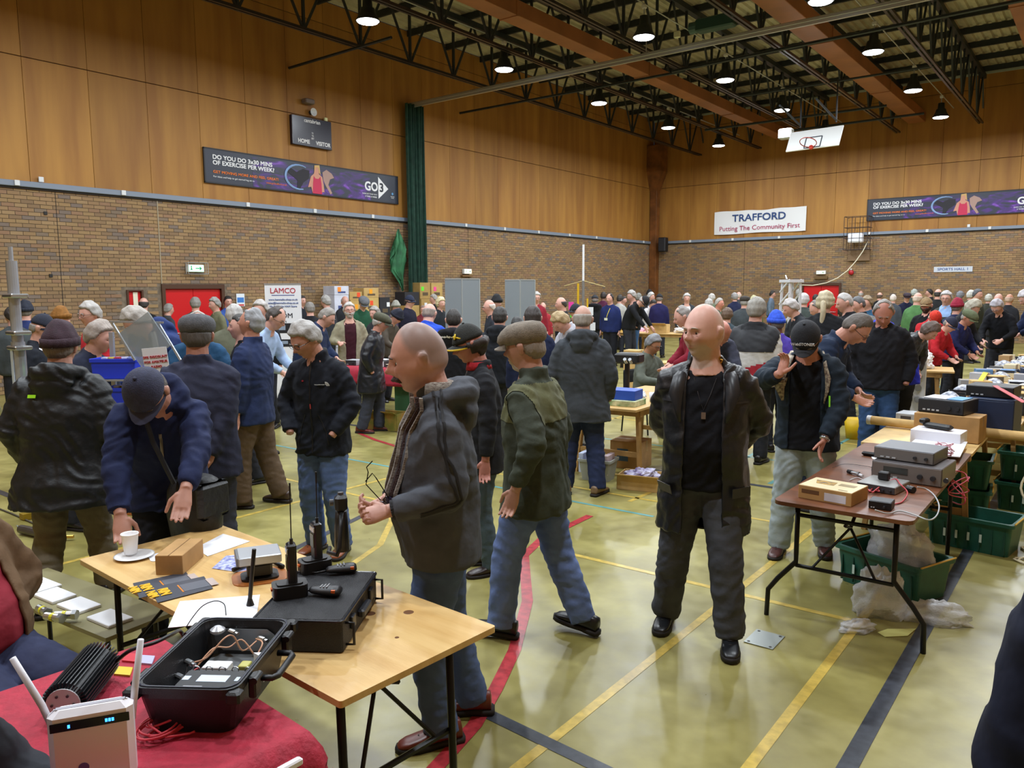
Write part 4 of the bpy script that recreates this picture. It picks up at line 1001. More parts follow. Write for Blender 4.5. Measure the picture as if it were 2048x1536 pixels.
PROTO = {}; _src = []
def key(spec, lod): return str(sorted((k, str(v)) for k, v in spec.items() if k in BASE or k in ('pose', 'fat', 'hood', 'collar', 'leg', 'cuff', 'fold', 'open', 'shave', 'hs') or k[:2] in ('hk', 'hd', 'hn', 'th')))+str(lod)
def request(spec, lod):
    k = key(spec, lod)
    if k in PROTO: return k
    parts, J = build_parts(spec, lod); vox = {0: (.0052, .011, .013), 1: (.010, .018, .018), 2: (.020, .028, .03)}[lod]; d = {'J': J, 'open': spec.get('open'), 'shave': spec.get('shave', 0), 'hs': spec.get('hs', 1.0), 'lod': lod, 'fold': spec.get('fold', 1.0)}
    for nm, mb in parts.items():
        vx = vox[('body', 'jacket', 'trousers', 'shirt').index(nm)-(2 if nm == 'shirt' else 0)]
        me = mb.mesh(nm, [mat('#888888')], True); o = bpy.data.objects.new('tmp', me); COL.objects.link(o)
        r = o.modifiers.new('r', 'REMESH'); r.mode = 'VOXEL'; r.voxel_size = vx; r.use_smooth_shade = True
        s = o.modifiers.new('s', 'SMOOTH'); s.factor = .5; s.iterations = {'body': 1, 'jacket': 5, 'trousers': 5, 'shirt': 6}[nm] if lod < 2 else (1 if nm == 'body' else 2)
        _src.append((o, k, nm))
    PROTO[k] = d; return k
def bake_protos():
    dg = bpy.context.evaluated_depsgraph_get(); dg.update()
    for o, k, nm in _src:
        me = bpy.data.meshes.new_from_object(o.evaluated_get(dg)); me.name = nm
        if nm == 'body':
            hc, hr, hf, hu = PROTO[k]['J']['head']; n = len(me.vertices); co = np.empty(n*3, 'f'); me.vertices.foreach_get('co', co); co = co.reshape(-1, 3)-hc
            HS_ = HS*PROTO[k]['hs']; x, y, z = co@hr/.077/HS_, co@hf/.098/HS_, co@hu/.122/HS_; r = np.sqrt(x*x+y*y+z*z); face = (y > .35) & (r < 1.7)
            g = lambda cx, cz, sx, sz: np.exp(-((x-cx)/sx)**2-((z-cz)/sz)**2)
            t = (.9*np.maximum(g(0, -.45, .24, .035), g(0, -.53, .20, .035))+.32*g(0, -.2, .16, .12)+.25*(g(.55, -.22, .22, .18)+g(-.55, -.22, .22, .18)))*face
            t += .3*np.maximum(g(.37, .0, .2, .05), g(-.37, .0, .2, .05))*face
            sh_ = PROTO[k]['shave']
            if sh_:
                sm = lambda a_, b_, v: np.clip((v-a_)/(b_-a_), 0, 1)
                az = np.arctan2(np.abs(x), y)/PI; lim = np.interp(az, [0, .2, .3, .42, .5, .62, 1], [.72, .66, .5, .12, .0, -.4, -.62])
                h = sm(0, .28, z-lim)*(r < 1.6)*.75*(.55 if sh_ == 2 else 1)
                if sh_ == 2: h = np.maximum(h*sm(.1, -.3, y), .62*sm(.0, .2, y)*sm(-.3, -.48, z)*(np.abs(x) < .75)*(r < 1.4)*(1-g(0, -.49, .24, .06)))
                else: h = np.maximum(h, .28*sm(-.1, .2, y)*sm(-.3, -.5, z)*(r < 1.4))
                ats = me.attributes.new('shave', 'FLOAT', 'POINT'); ats.data.foreach_set('value', np.clip(h, 0, 1).astype('f'))
            at = me.attributes.new('tint', 'FLOAT', 'POINT'); at.data.foreach_set('value', np.clip(t, 0, 1).astype('f'))
        if nm != 'body' and PROTO[k]['lod'] < 2:
            from mathutils import noise as NZ
            n = len(me.vertices); co = np.empty(n*3, 'f'); no = np.empty(n*3, 'f'); me.vertices.foreach_get('co', co); me.vertices.foreach_get('normal', no); co = co.reshape(-1, 3); no = no.reshape(-1, 3)
            A = PROTO[k]['fold']*(.011 if nm == 'jacket' else .008)
            d = np.empty(n)
            for i in range(n):
                x, y, z = co[i]; wq = NZ.noise((x*3, y*3, z*3)); v = NZ.noise((x*7+wq, y*7, z*(11 if nm == 'jacket' else 16)+wq*2.5+x*8)); d[i] = (1-2*abs(v))*.7+.3*NZ.noise((x*18, y*18, z*22))
            co += no*(A*(d-.45))[:, None]; me.vertices.foreach_set('co', co.ravel().astype('f')); me.update()
        if nm == 'jacket' and PROTO[k]['open']:
            import bmesh
            JJ = PROTO[k]['J']; at_ = JJ['at']; hip = JJ['sp'][0][0]; bm = bmesh.new(); bm.from_mesh(me); wt, wb_ = PROTO[k]['open']; kill = []
            for f in bm.faces:
                c = f.calc_center_median(); h = c.z-hip[2]; o_, rt, fw, up = at_(max(0, h)); d = v3(c)-o_; x = float(d@rt); yf = float(d@fw)
                if h > .54 and abs(x) > .1: continue
                if yf > .03 and abs(x) < wb_+(wt-wb_)*max(0, min(1, (h+.3)/.8)): kill.append(f)
            bmesh.ops.delete(bm, geom=kill, context='FACES')
            for _ in range(3):
                for v in [v for v in bm.verts if v.is_boundary]:
                    nb = [e.other_vert(v) for e in v.link_edges if e.is_boundary]
                    if len(nb) == 2: v.co = v.co*.4+(nb[0].co+nb[1].co)*.3
            bm.to_mesh(me); bm.free()
        PROTO[k][nm] = me
        src = o.data; bpy.data.objects.remove(o); bpy.data.meshes.remove(src)
    _src.clear()
_hm = {}
def headmesh(k):
    if k not in _hm:
        mb_ = HEADW[k]()
        if k in ('flatcap', 'glasses'): mb_.v = [(x*HS, y*HS, z*HS if k == 'glasses' or z < .05 else (.05+(z-.05)*.95)*HS) for x, y, z in mb_.v]
        _hm[k] = mb_.mesh(PARTNAME[k], [mat('#777777')]*(2 if k == 'cap' else 1), k not in ('glasses',))
    return _hm[k]
EYE = None
def setmat(o, ms):
    ms = ms if isinstance(ms, (list, tuple)) else [ms]
    for i, m_ in enumerate(ms):
        if i < len(o.material_slots): o.material_slots[i].link = 'OBJECT'; o.material_slots[i].material = m_
PEOPLE = []
KEEP = [(-1.08, 10, .62, 5.8), (-8.55, 8.62, 1.4, .8), (-5.05, 9.6, .6, .6), (-5.93, 15.9, .5, .5), (-10.9, 19.2, 1.2, .9), (-8.95, 18.6, 1.5, 1.0), (-2.55, 12.6, 1.2, .9), (-4.02, 7.75, .6, 1.1), (-1.02, 5.4, .6, 1.2), (-16.2, 15.3, .55, 2.1)]
def person(px, py, D, face, label, pose='stand', lod=2, hair='short', hc_='#6f6a64', hat=None, hatc='#222', top='#23262c', bot='#2a2c34', shoe='#1c1a1a', skin='#cc9c8c', extra=(), H=None, at_=None, group=None, shiny=0, shirt='#1a1c22', **kw):
    spec = dict(pose=pose); spec.update(kw); PEOPLE.append(dict(px=px, py=py, D=D, face=face, label=label, lod=lod, hair=hair, hc=hc_, hat=hat, hatc=hatc, top=top, bot=bot, shoe=shoe, skin=skin, extra=extra, H=H, at=at_, group=group, shiny=shiny, shirt=shirt, spec=spec))
    request(spec, lod); return PEOPLE[-1]
def make_people():
    bake_protos()
    sm0, sm1 = shoe_mesh(0), shoe_mesh(1)
    shoem = [sm0.mesh('shoe', [mat('#222'), mat('#111')], True), sm1.mesh('shoe', [mat('#222'), mat('#111')], True)]
    eyeb = MB(); D_, F_ = sphd(12, 8); eyeb.add([(x*.0122, y*.0122, z*.0108) for x, y, z in D_], F_); eyeb.lathe([(.0055, .0), (.0055, .0018), (.001, .0022)], (0, 0, 0), 10, 1, M=Matrix.Translation((0, .0115, 0)) @ Matrix.Rotation(-PI/2, 4, 'X'))
    eye = eyeb.mesh('eye', [mat('#d8d2cc', .3), mat('#3a2c24', .3)], True)
    brow = MB().tube([(-.019, -.002, -.003), (-.007, .003, .002), (.008, .003, .003), (.019, -.003, -.002)], [.002, .0035, .0035, .0015], 6).mesh('eyebrow', [mat('#555')], True)
    placed = [Vector(q['at'][:2]) for q in PEOPLE if q['at'] is not None]
    for q in sorted([q for q in PEOPLE if q['at'] is None], key=lambda q: q['D']):
        D0 = q['D']; J_ = PROTO[key(q['spec'], q['lod'])]['J']; r0 = .54+.4*(q['spec'].get('bulk', 1)-1)
        for k in range(90):
            D_ = D0+(.06*k if k % 2 == 0 else -.03*k)
            P = atD(q['px'], q['py'], D_); g = Vector((P.x, P.y))
            if P.x < WX+.55 or P.y > BY-.8: continue
            az_ = math.atan2(-g.y, -g.x)+R(q['face']); off = Vector(J_['head'][0][:2]).y*.5; g2 = g-Vector((math.cos(az_), math.sin(az_)))*off
            if all((g2-o_).length > r0 for o_ in placed) and not any(abs(g2.x-b[0]) < b[2] and abs(g2.y-b[1]) < b[3] for b in KEEP): break
        q['D'] = D_; placed.append(g2)
    for q in PEOPLE:
        J = PROTO[key(q['spec'], q['lod'])]; me = J; J = J['J']; hc, hr, hf, hu = J['head']
        top_ = hc+hu*(.134+(.012 if q['hair'] != 'none' else 0)+(.02 if q['hat'] else 0)); az = math.atan2(FW.y, FW.x)  # camera forward direction
        # facing: 0 = towards camera, 90 = picture right, 180 = away, -90 = picture left
        P = atD(q['px'], q['py'], q['D']) if q['at'] is None else Vector(q['at'][:2]+(0,)); tocam = math.atan2(CP.y-P.y, CP.x-P.x)
        fa = tocam+R(q['face']); rz = fa-PI/2
        H = P.z
        sc = H/top_[2] if q['H'] is None else q['H']
        sc = max(.86, min(1.10, sc)) if q['H'] is None else sc
        c, s_ = math.cos(rz), math.sin(rz); hx = (top_[0]*c-top_[1]*s_)*sc; hy = (top_[0]*s_+top_[1]*c)*sc
        loc = Vector((P.x-hx, P.y-hy, 0)) if q['at'] is None else Vector((q['at'][0], q['at'][1], q['at'][2] if len(q['at']) > 2 else 0))
        t = thing('person', q['label'], 'person', loc, rz, q['group']); t.scale = (sc, sc, sc); q['root'] = t; q['J'] = J
        o = put('body', me['body'], t); setmat(o, skinmat(q['skin'])); q['body_o'] = o
        o = put('jacket', me['jacket'], t); setmat(o, clothmat(q['top'], q['shiny']) if isinstance(q['top'], str) else q['top']); q['jacket_o'] = o
        if 'shirt' in me:
            o.modifiers.new('lining', 'SOLIDIFY').thickness = .010
            o = put('shirt', me['shirt'], t); setmat(o, clothmat(q['shirt'])); q['shirt_o'] = o
        o = put('trousers', me['trousers'], t); setmat(o, clothmat(q['bot']) if isinstance(q['bot'], str) else q['bot'])
        p = J['p']; lod = q['lod']
        for s in 'LR':
            a = J['a'+s]; f = p['f'+s]; yw = R(p['y'+s]); o = put('shoe', shoem[1 if lod == 0 else 0], t, M=Matrix.Translation((a[0], a[1]-.01, max(0, a[2]-.088))) @ Matrix.Rotation(yw, 4, 'Z') @ Matrix.Rotation(R(8) if a[2] > .1 else 0, 4, 'X')); setmat(o, [mat(q['shoe'], .35, noise=.15, nscale=20), mat('#18120f', .7)])
        HM = M4((hr, hf, hu), hc) @ Matrix.Scale(q['spec'].get('hs', 1.0), 4)
        hk_ = q['hair']+('_u' if q['hat'] and q['hair']+'_u' in HEADW else '')
        if q['hair'] != 'none': o = put(PARTNAME[hk_], headmesh(hk_), t, M=HM); setmat(o, hairmat(q['hc']))
        if q['hat']:
            HMh = HM @ Matrix.Scale(1.0 if q['hat'] == 'beanie_' else 1.0, 4)
            o = put(PARTNAME[q['hat']], headmesh(q['hat']), t, M=HMh); m_ = mat(q['hatc'], .85, noise=.2, nscale=30, bump=.25, bscale=150); setmat(o, [m_, mat(q.get('hatc'), .8)]); q['hat_o'] = o
        for e in q['extra']:
            if e == 'glasses': o = put('glasses', headmesh('glasses'), t, M=HM); setmat(o, mat('#2c2a2c', .3, .5))
            elif isinstance(e, tuple) and e[0] in HEADW: o = put(PARTNAME[e[0]], headmesh(e[0]), t, M=HM); setmat(o, hairmat(e[1]) if e[0] != 'glasses' else mat(e[1], .3, .5))
        if lod < 2 or abs(q['face']) < 95:
            for s in (-1, 1):
                if lod < 2: put('eye', eye, t, M=HM @ Matrix.Translation((s*.033, .0768, .0)))
                o = put('eyebrow', brow, t, M=HM @ Matrix.Translation((s*.033, .1025, .0235)) @ Matrix.Rotation(-s*.25, 4, 'Z')); setmat(o, hairmat(q['hc']))

# helpers for the people near the camera: place by ground point, aim hands at points in the hall
def hero(gx, gy, face, sc, label, handL=None, handR=None, **kw):
    tocam = math.atan2(-gy, -gx); rz = tocam+R(face)-PI/2; c, s_ = math.cos(rz), math.sin(rz)
    def loc(P): dx, dy = P[0]-gx, P[1]-gy; return ((dx*c+dy*s_)/sc, (-dx*s_+dy*c)/sc, P[2]/sc)
    if handL is not None: kw['L'] = loc(handL)
    if handR is not None: kw['Rr'] = loc(handR)
    for k in ('hdL', 'hdR', 'hnL', 'hnR'):
        if k in kw and len(kw[k]) == 4: v = kw[k]; kw[k] = (v[0]*c+v[1]*s_, -v[0]*s_+v[1]*c, v[2])
    return person(0, 0, 1, face, label, at_=(gx, gy, kw.pop('gz', 0)), H=sc, **kw)
from mathutils.bvhtree import BVHTree
_bv = {}
def surf(me, p, off=.004, dirn=None):
    k = me.name_full
    if k not in _bv: _bv[k] = BVHTree.FromPolygons([v.co for v in me.vertices], [tuple(f.vertices) for f in me.polygons])
    if dirn is not None:
        d = Vector(dirn).normalized(); r = _bv[k].ray_cast(Vector(p)+d*.6, -d)
        if r[0] is not None: return r[0]+r[1]*off, r[1]
    r = _bv[k].find_nearest(Vector(p)); return r[0]+r[1]*off, r[1]
def ribbon(name, q, pts, w_, m, off=.004, piece='jacket_o', dirn=None, n=3):
    """flat band laid on the cloth through local points"""
    me = q[piece].data; P = [Vector(p) for p in pts]; D = []
    for i in range(len(P)-1):
        for k in range(6): D.append(P[i].lerp(P[i+1], k/6))
    D.append(P[-1]); S = [surf(me, p, off, dirn) for p in D]; L_ = []
    for i, (p, nn) in enumerate(S):
        t = (S[min(i+1, len(S)-1)][0]-S[max(i-1, 0)][0]).normalized(); sd = t.cross(nn).normalized(); L_ += [p+sd*w_/2, p+nn*.002, p-sd*w_/2]
    mb = MB().add(L_, [f for i in range(len(S)-1) for f in ((3*i, 3*i+1, 3*i+4, 3*i+3), (3*i+1, 3*i+2, 3*i+5, 3*i+4))])
    return ob(name, mb, m, q['root'], smooth=True)
def patch(name, q, p, w_, h_, m, off=.003, piece='jacket_o', dirn=None, up=(0, 0, 1)):
    pt, nn = surf(q[piece].data, p, off, dirn); u = Vector(up); x = u.cross(nn).normalized(); y = nn.cross(x)
    M = Matrix(((x.x, y.x, nn.x, pt.x), (x.y, y.y, nn.y, pt.y), (x.z, y.z, nn.z, pt.z), (0, 0, 0, 1)))
    return ob(name, MB().box((0, 0, 0), (w_, h_, .003)), m, q['root'], M=M), M
# ------------------------------------------------------------------ the nearest people
NAVY, BLK, CHAR = '#1f2a48', '#17181c', '#34363c'
JEAN, JEAN2 = '#536690', '#3b4666'
H_front = hero(-2.22, 2.40, -86, 1.0, 'bald man in charcoal hoodie and scarf holding glasses by the plywood table', lod=0, pose='hold', handL=tuple(atD(776, 1022, 3.08)), handR=tuple(atD(770, 1000, 3.24)),
    hair='none', shave=1, hs=1.12, hc_='#4a3a32', extra=(('moustache', '#3a2c26'),), top='#4c5058', bot=JEAN, shoe='#6a2a1c', skin='#c49484', bulk=1.16, belly=.06, hood=1.25, hem=.80, fat=1.24, hp=12, lean=3, hkL='grip', hkR='grip', fL=(-.1, .06, 0), fR=(.12, -.1, 0), leg=1.08, eL=(-.3, -.9, -.8), eR=(.3, -.9, -.8), collar=1.6, hand='relax')
H_leather = hero(-1.72, 3.98, -4, 1.03, 'bald man with a white goatee in an open black leather jacket walking towards the viewer', lod=0, pose='behind', hair='none', shave=2, hs=1.07, extra=(), hc_='#a89a8c', top='#1e1f23', shiny=1, shirt='#0e0f16', bot='#474a52', shoe='#15171b', skin='#d4a494|#bab0a8',
    bulk=1.17, belly=.045, hem=.60, open=(.09, .105), fat=1.12, hy=-38, hp=2, fL=(-.16, .16, 0), fR=(.2, -.05, 0), leg=1.12, collar=1.2, flare=.01, L=(-.10, -.17, .98), Rr=(.10, -.19, .96), eL=(-1, -.25, -.1), eR=(1, -.25, -.1), yL=4, yR=-4, fold=1.3)
H_cap = hero(-1.675, 5.64, -8, 1.0, 'man in a black lettered cap and dark open jacket touching his cap brim', lod=0, pose='stand', handR=tuple(atD(1560, 748, 5.12)), handL=tuple(atD(1648, 880, 5.25)), hair='short', hc_='#777068', hat='cap', hatc='#1c1f26', top='#1f2a36', shirt='#101219', bot='#9aa6ac', shoe='#4c2a26', skin='#b87f6c',
    bulk=1.14, hem=.80, open=(.10, .11), hp=46, lean=8, round_=8, hkR='point', eR=(1.0, -.1, -.6), eL=(-1, -.6, -.2), fL=(-.13, -.12, 0), fR=(.16, .05, 0), leg=1.12, yL=12, yR=-2, collar=.8, hdR=(-.30, -.1, .95), hnR=(-.6, -.75, 0), thR=-1, fold=1.4)
H_bend = hero(-4.0, 2.16, -4, 1.0, 'man in navy hoodie and navy cap leaning over the end of the plywood table', lod=0, pose='stoop', handR=tuple(atz(240, 1045, .87)), handL=tuple(atz(362, 1050, .90)), hair='short', hc_='#4a443e', hat='cap', hatc='#2c3048', top='#1d2648', bot='#1c1e26', shoe='#222', skin='#b48472',
    lean=36, hp=58, round_=10, bulk=1.1, hood=1.1, hem=.78, hy=-18, hkL='flat', hkR='relax', eL=(-1, -.4, .1), eR=(1, -.4, .1), hdL=(.15, .45, -.6), hdR=(-.1, .45, -.75), hnL=(0, -.9, -.5), hnR=(0, -.9, -.5), fold=1.4)
H_olive = hero(-2.45, 3.42, -112, .985, 'man in an olive jacket and brown flat cap striding to the left', lod=0, pose='walk', hair='short', hc_='#8a8178', hat='flatcap', hatc='#7d7468', top='#3d4534', bot='#6478a8', shoe='#1a1c20', skin='#b98a78', bulk=1.18, hem=.74, flare=.015,
    fL=(-.1, .22, 0), fR=(.13, -.20, .02), hp=8, leg=1.1, L=(-.30, .0, .92), Rr=(.27, .1, .92), fold=1.4, collar=1.5, extra=(('goatee', '#b8aea4'),))
H_fleece = hero(-4.50, 3.62, -30, .985, 'white-haired man in a black fleece and blue jeans looking down with hands in pockets', lod=0, pose='pockets', hair='full', hc_='#a3a19e', top='#1b1f28', bot='#5a709e', shoe='#8a4a26', skin='#c08d7a', hp=30, lean=4, round_=8, hy=-25, hem=.77, bulk=1.07, leg=1.12, extra=('glasses',), collar=1.5, fold=1.4,
    L=(-.16, .16, .93), Rr=(.18, .15, .93), eL=(-1, -.6, -.2), eR=(1, -.6, -.2))
H_navy = hero(-6.05, 4.10, -118, 1.0, 'balding grey man in a navy fleece looking up to the left with brown trousers', lod=0, pose='stand', hair='recede', hc_='#8f9296', top='#232f52', bot='#5a4a3a', shoe='#3a2a22', skin='#c08a76', hp=-12, lean=-2, bulk=1.16, belly=.04, hem=.76, fL=(-.12, .12, 0), fR=(.12, -.14, 0), leg=1.2, collar=1.3)
H_grey = hero(-3.93, 6.22, 176, 1.0, 'balding man in a slate grey hooded coat seen from behind', lod=0, pose='pockets', hair='bald', hc_='#9a948c', top='#3c4147', bot='#26304f', shoe='#7a6248', skin='#b98e7c', bulk=1.22, hem=.70, flare=.03, hood=1.1, fL=(-.15, 0, 0), fR=(.16, -.03, 0), yL=24, yR=-24, leg=1.1, Rr=(.25, .06, .88), L=(-.25, .06, .88))
H_parka = hero(-5.0, 2.06, 158, .97, 'man in a big black parka and maroon beanie seen from behind at the left', lod=0, pose='pockets', hair='short', hc_='#776e66', hat='beanie', hatc='#34202c', top='#15191d', shiny=2, bot='#6e6656', shoe='#1b1f28', skin='#b98a78', bulk=1.34, hem=.68, flare=.05, hood=1.25, leg=1.05, fL=(-.13, -.1, 0), fR=(.17, .16, 0), fold=1.5)
G2 = atD(392, 680, 4.9)
H_slate = hero(G2.x, G2.y, 172, 1.0, 'man in a slate blue jacket and grey flat cap seen from behind the bending man', lod=0, pose='behind', hair='short', hc_='#4f4a46', hat='flatcap', hatc='#55575c', top='#2c2f42', bot='#3a3c48', shoe='#222', skin='#a87664', bulk=1.22, hem=.76, leg=1.1, collar=1.4)
G3 = atD(945, 700, 4.7)
H_yellow = hero(-3.35, 4.05, -80, .96, 'person in black and yellow cap and red neck warmer behind the olive man', lod=0, pose='stand', hair='long', hc_='#2a2220', hat='cap', hatc='#20221f', top='#23252a', bot='#4a5a64', shoe='#2a1c1a', skin='#b4786a', bulk=1.05, hp=18, hem=.74)
# seated and cropped people at the picture edges
H_seat = hero(-3.46, 1.0, 28, .98, 'seated person in brown jacket, maroon jumper and navy trousers, left edge', lod=0, pose='sit', hair='short', hc_='#555', top='#66503a', shirt='#8c2a38', open=(.12, .13), bot='#2f3550', shoe='#222', skin='#b98a78', bulk=1.2, belly=.09, leg=1.35, lean=-16, L=(-.12, .10, .70), Rr=(.12, .10, .70), fL=(-.16, .60, 0), fR=(.16, .62, 0), hip=.54, eL=(-1, -.6, -.2), eR=(1, -.6, -.2), hand='none')
_q = atD(110, 1400, 1.60)-Vector((RT.x, RT.y, 0))*.36
H_dark = hero(_q.x, _q.y, 65, .97, 'seated person with a dark grey shoulder at the lower left corner', lod=0, pose='sit', hair='short', hc_='#555', top='#2c2e34', bot='#222', shoe='#222', skin='#b98a78', bulk=1.2, hip=.55, lean=0)
H_edge = hero(.18, 1.32, 180, 1.06, 'person in a dark navy coat standing cropped at the lower right corner', lod=0, pose='stand', hair='short', hc_='#333', top='#12182c', bot='#1a1c24', shoe='#222', bulk=1.15, skin='#b98a78')

# ------------------------------------------------------------------ the crowd
def pp(px, py, D, face, label, pose='stand', hair='short', hc='#6f6a64', hat=None, top='#23262c', bot='#2a2c34', lod=2, **kw):
    D = D+max(0, D-8)*.6
    hn, hcol = (hat.split(':')+['#222'])[:2] if hat else (None, '#222')
    return person(px, py, D, face, label, pose=pose, hair=hair, hc_=hc, hat=hn, hatc=hcol, top=top, bot=bot, lod=lod, **kw)
GR, WHT, DKH, BRN = '#8b8883', '#a9a6a2', '#2e2926', '#5a4634'
# left side
pp(22, 612, 9.6, 200, 'person in a grey jacket at the left edge behind the mast', top='#3c4244', hair='short', hc=DKH, bulk=1.1)
pp(50, 601, 10.2, 170, 'person in a dark beanie and navy jacket by the left brick wall', hat='beanie:#1a2030', top='#232f5c', bulk=1.15)
pp(91, 624, 7.6, 70, 'man in a navy cap and dark jacket with a white collar stripe at the left', pose='pockets', hat='cap:#1a1f30', hc=GR, top='#191d26', lod=1, bulk=1.1, hp=14)
pp(122, 613, 9.2, 60, 'person in a mustard bobble hat behind the parka man', hat='beanie:#8a5c22', top='#33302c', hair='long', hc=BRN)
pp(174, 602, 8.4, -60, 'white-haired man in a bright red jacket facing left', hair='full', hc=WHT, top='#c02c38', lod=1, extra=('glasses',), hp=8)
pp(206, 640, 6.3, 60, 'grey-haired man in a dark striped jacket beside the blue parts bins', hair='full', hc='#9a9088', top='#1b2032', bulk=1.15, lod=1, hp=16, pose='browse')
pp(248, 612, 7.3, -70, 'stooping grey-haired man in a navy jacket behind the display stand', pose='stoop', hair='full', hc='#a29c94', top='#1f3060', lod=1, hood=1.0, lean=28, hp=40, bulk=1.1)
pp(287, 594, 12.4, 165, 'balding man in a long black coat standing before the narrow red door', hair='bald', hc=DKH, top='#131418', bulk=1.15)
pp(338, 606, 13.2, 120, 'person half hidden in front of the left red door', top='#3a3c40', hc=GR)
pp(390, 593, 12.2, 178, 'grey-haired man in a taupe jacket facing the red doors', hc='#7c7872', top='#4c443f', bulk=1.15)
pp(427, 594, 12.6, -60, 'grey-haired man in a khaki jacket talking by the red doors', hc='#8d8a86', hair='full', top='#6a6a52')
pp(456, 591, 14.2, 20, 'dark-haired man in a blue shirt far behind the left doors crowd', hc='#1c1a1a', top='#3b5aa8')
pp(394, 622, 7.4, 5, 'balding man with glasses in a teal jacket facing the viewer', pose='browse', hair='recede', hc='#a8a49c', top='#244a6c', lod=1, extra=('glasses',), bulk=1.15, hp=8)
pp(468, 608, 8.8, 172, 'white-haired person in a beige green coat seen from behind', hair='full', hc=WHT, top='#5d5f4e', bulk=1.3)
pp(480, 626, 7.4, -80, 'dark-haired man in a black jacket beside the man in a navy fleece', hc='#3a3836', top='#15171c', lod=1, bulk=1.12, hp=-2)
pp(519, 599, 9.8, -30, 'white-haired man in a black jacket next to the roll-up banner', hair='full', hc='#aaa6a2', top='#1c1e24')
pp(563, 614, 8.6, 62, 'balding man with glasses in a pale blue shirt looking down in front of the banner', pose='browse', hair='recede', hc='#4a4440', top='#9fb6d8', lod=1, extra=('glasses',), hp=30)
pp(604, 590, 15.5, 40, 'dark-haired man in a dark coat right of the banner', hc=DKH, top='#22262e')
pp(619, 603, 12.0, 190, 'grey-haired man in a black coat right of the roll-up banner', hc='#77726c', top='#14151a', bulk=1.15)
pp(650, 590, 13.6, -130, 'silver-haired man in a dark grey jacket before the stacked boxes', hair='full', hc='#96938f', top='#303238')
pp(664, 616, 9.6, 75, 'stout grey-haired man in a navy jumper bending to the right', pose='browse', hc='#8b8680', top='#1e2b4a', bot='#3a3e48', lod=1, bulk=1.3, belly=.06, lean=20, hp=30)
pp(690, 591, 15.2, 30, 'pink-faced man with white hair behind the bearded man', hair='bald', hc=WHT, top='#24262c')
pp(698, 604, 10.6, 6, 'white-bearded man with glasses in a beige coat and maroon jumper', hair='full', hc='#aeaba6', top='#8f8a74', shirt='#3a1520', open=(.10, .08), lod=1, extra=('glasses', ('beard', '#aeaba6')), hem=.72, pose='look', bulk=1.1)
pp(729, 593, 13.4, 20, 'man in a grey flat cap with a green scarf before the boxes', hat='flatcap:#5b5d62', hc=GR, top='#23503a', hp=26)
pp(748, 612, 11.4, -40, 'grey-haired man behind the flat-capped man in the long coat', hc='#918c86', top='#2f3338', hair='full')
pp(768, 624, 9.6, 78, 'white-haired man in a tweed flat cap and long black coat walking right', pose='pockets', hat='flatcap:#4a4a38', hair='full', hc='#a8a49e', top='#1d1f24', shiny=1, bot='#3c404c', shoe='#6a2c26', lod=1, hem=.60, bulk=1.2, hp=18, lean=12, fL=(-.1, .12, 0), fR=(.1, -.1, 0), leg=1.15, flare=.03, skin='#c8907c')
pp(792, 601, 14.4, 40, 'person in a pale grey bobble hat near the green curtain', hat='beanie:#9a9a90', top='#4a3a54')
pp(820, 588, 13.6, 60, 'man in a navy cap and black jacket below the green curtain', hat='cap:#16203a', hc=DKH, top='#17182a', bulk=1.25)
pp(802, 620, 11.2, 55, 'man in a navy beret and brown plaid coat bending over the table', pose='browse', hat='beanie:#141a2c', hc=GR, top='#4d473e', hp=40)
pp(846, 616, 16.0, 0, 'person with a pink face low behind the blue jacket', hc='#8a7468', top='#7a3038', hair='short')
pp(866, 588, 17.0, -70, 'grinning grey-haired man in front of the tall box stack', hc='#a29e9a', top='#2a2c32', hair='full')
pp(882, 594, 13.8, 40, 'blonde person in a black coat left of the grey screens', hair='long', hc='#cfc29a', top='#20242a')
pp(861, 606, 9.4, 160, 'bald man in a bright royal blue jacket seen from behind', pose='browse', hair='bald', hc='#8d8078', top='#2148b8', lod=1, bulk=1.3, lean=14, hp=18, bot='#222')
pp(907, 616, 8.6, 176, 'person in a black hooded jacket with white piping seen from behind', hair='crop', hc='#2a2624', top='#17181e', lod=1, bulk=1.25, hood=1.5)
pp(977, 598, 11.4, -75, 'bald man with glasses beside the grey screen facing left', hair='bald', hc='#d0c8c0', top='#2c3038', extra=('glasses',))
pp(994, 589, 13.0, 50, 'man in a black flat cap in front of the right grey screens', hat='beanie:#17181c', top='#1f2228')
pp(1000, 612, 8.8, 170, 'dark-haired person in a black hoodie with grey straps seen from behind', hair='short', hc='#2b2826', top='#1c2026', lod=1, bulk=1.25, hood=1.2)
pp(1034, 632, 10.0, 170, 'person in a pale blue top half hidden by the black hoodie', hc='#333', top='#a9bcd8')
pp(1066, 610, 8.2, 176, 'dark-haired young person in a navy hoodie seen from behind', hair='short', hc='#2f2825', top='#1a2340', lod=1, bulk=1.12, hood=1.1, bot='#1c2030')
pp(1108, 627, 8.8, -55, 'blond man in a navy and white jacket looking down to the left', pose='browse', hair='full', hc='#a8926a', top='#22305a', lod=1, hp=42, hood=.8, bot='#b8bcc4', bulk=1.1)
pp(1073, 583, 14.6, 10, 'white-haired man with glasses in a red jacket by the right grey screen', hair='full', hc='#b0adaa', top='#8a2030', extra=('glasses',))
pp(1086, 604, 15.4, 0, 'pink-faced balding person behind the navy hoodie', hair='bald', hc='#c8a898', top='#a03038')
pp(1121, 593, 12.2, -72, 'bald man in a black jumper facing left before the white mast', hair='bald', hc='#3a3431', top='#16171c', bulk=1.15)
pp(1150, 605, 11.4, -60, 'person in a dark cap and crimson jacket below the white mast', hat='cap:#1b1f2a', hc=GR, top='#7e1c34', bulk=1.1)
